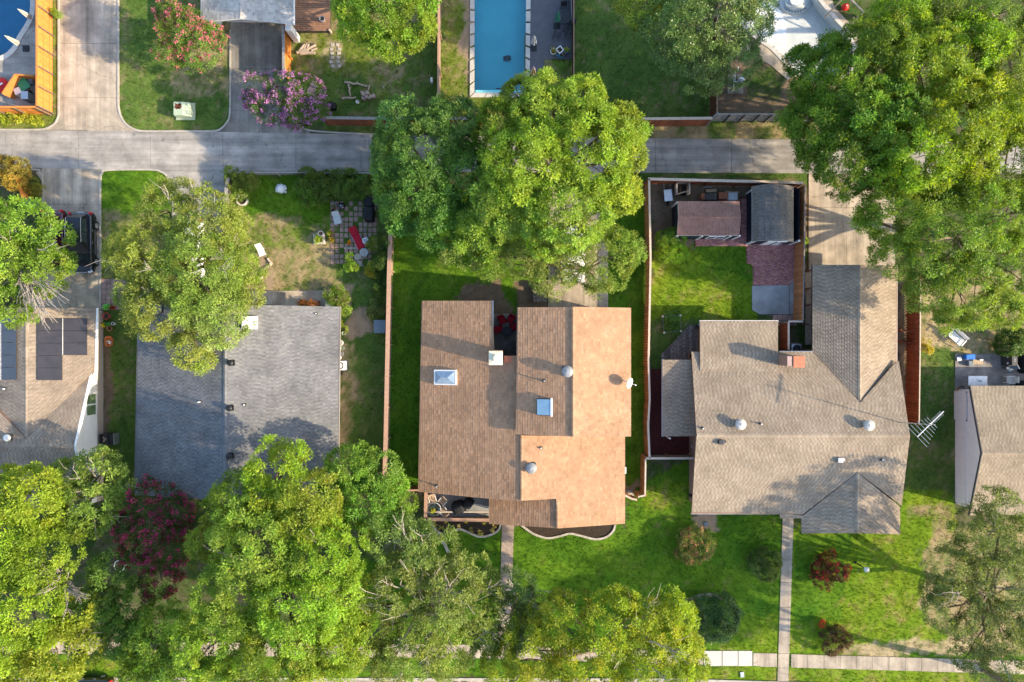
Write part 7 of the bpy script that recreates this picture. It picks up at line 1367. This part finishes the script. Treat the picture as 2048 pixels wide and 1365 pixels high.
t = thing('gas_grill', 'dark steel gas grill with two pale knobs on the side patio', 'grill', P(2006, 720)); MB().box(.1, 0, .45, .6, .9, .9).build('cart', M['darkmetal'], t, bevel=.02); MB().loft([[(-.2, -.42, .9), (.4, -.42, .9), (.4, .42, .9), (-.2, .42, .9)], [(-.1, -.4, 1.15), (.32, -.4, 1.15), (.32, .4, 1.15), (-.1, .4, 1.15)]]).build('hood', M['black'], t)
for y in (-.25, .25): MB().lathe([(.07, .9), (.07, .96), (.01, .96)], -.3, y, 10).build('knob', M['coping'], t)
for y in (-.08, .08): MB().box(.1, y, 1.16, .05, .05, .03).build('badge', M['white'], t)
cover('covered_furniture', 'large black covered piece at the edge of the side patio', 'furniture cover', 2052, 725, 1.6, 1.7, .9); cover('covered_furniture', 'low black covered piece above the pale tan roof corner', 'furniture cover', 2050, 772, 1.5, .8, .7)
t = thing('cellar_hatch', 'dark walled box bed against the pinkish gable end', 'planter', P(1925, 810)); 
for dx, dy, a, b in ((-.62, 0, .12, 2.3), (0, 1.1, 1.3, .12), (0, -1.1, 1.3, .12)): MB().box(dx, dy, .7, a, b, 1.4).build('side_wall', M['siding'], t)
MB().box(.0, 0, .3, 1.1, 2.1, .6).build('bed', M['black'], t); MB().box(.45, 0, .7, .5, 2.1, 1.2).build('cabinet', M['bluegrey'], t)
pot('small terracotta pot by the dark walled box bed', 1912, 782, .14, .2, 'terracotta', (.2, .1, .03))
t = thing('folded_hose', 'coiled hose and junk at the corner of the pinkish house', 'hose', P(1922, 777)); 
for k in range(3): MB().tube([(.22 * math.cos(a), .2 * math.sin(a), .05 + .04 * k) for a in np.linspace(0, 6, 14)], .022, 5).build('coil', M['terracotta' if k == 1 else 'darkmetal'], t)
# front gardens
t = thing('lamp_post', 'black garden lamp post with a pale glass lantern on the front lawn', 'lamp', P(1711, 1125)); MB().tube([(0, 0, 0), (0, 0, 1.5)], .045, 8).build('post', M['black'], t); MB().loft([[(-.1, -.1, 1.5), (.1, -.1, 1.5), (.1, .1, 1.5), (-.1, .1, 1.5)], [(-.15, -.15, 1.78), (.15, -.15, 1.78), (.15, .15, 1.78), (-.15, .15, 1.78)]]).build('lantern', M['clear'], t); MB().loft([[(-.18, -.18, 1.78), (.18, -.18, 1.78), (.18, .18, 1.78), (-.18, .18, 1.78)], [(-.07, -.07, 1.9), (.07, -.07, 1.9), (.07, .07, 1.9), (-.07, .07, 1.9)]]).build('lantern_roof', M['galv'], t); MB().lathe([(.12, 0), (.1, .05), (.05, .1)], n=12).build('foot', M['black'], t)
boxy('meter_lid', 'pale blue meter lid in the verge below the fresh white slabs', 'meter cover', 1484, 1349, .28, .4, .03, 'galv', .1, bevel=0); boxy('meter_lid', 'faint grey meter lid in the lawn by the brick corner', 'meter cover', 1412, 1048, .3, .3, .03, 'bluegrey', .3, bevel=0)
t = thing('ring_planter', 'thin white hoop beside the magenta crepe myrtle', 'hoop', P(246, 1128)); MB().tube([(.42 * math.cos(a), .42 * math.sin(a), .5) for a in np.linspace(0, 6.283, 25)], .03, 6).build('hoop', M['white'], t); MB().tube([(.42, 0, .5), (.42, 0, 0)], .02).build('stake', M['white'], t); MB().tube([(-.42, 0, .5), (-.42, 0, 0)], .02).build('stake', M['white'], t)
boxy('utility_meter', 'small white meter on the tan roof side wall', 'meter', 1243, 935, .3, .5, .4, 'white', 0, z=.9)
t = thing('garden_rock', 'tan boulder in the bare corner by the curved plank gate', 'rock', P(1258, 985)); MB().loft([[(.32 * f * math.cos(a), .22 * f * math.sin(a), z) for a in np.linspace(0, 6.28, 10)[:-1]] for f, z in ((1, 0), (.9, .14), (.4, .24))]).build('boulder', M['stone'], t); MB().box(.3, -.2, .05, .18, .14, .1, .4).build('small_stone', M['stone'], t)
boxy('trash_can', 'dark cover box beside the small grey landing', 'box', 1072, 573, .5, .4, .5, 'black', .2)
grass()
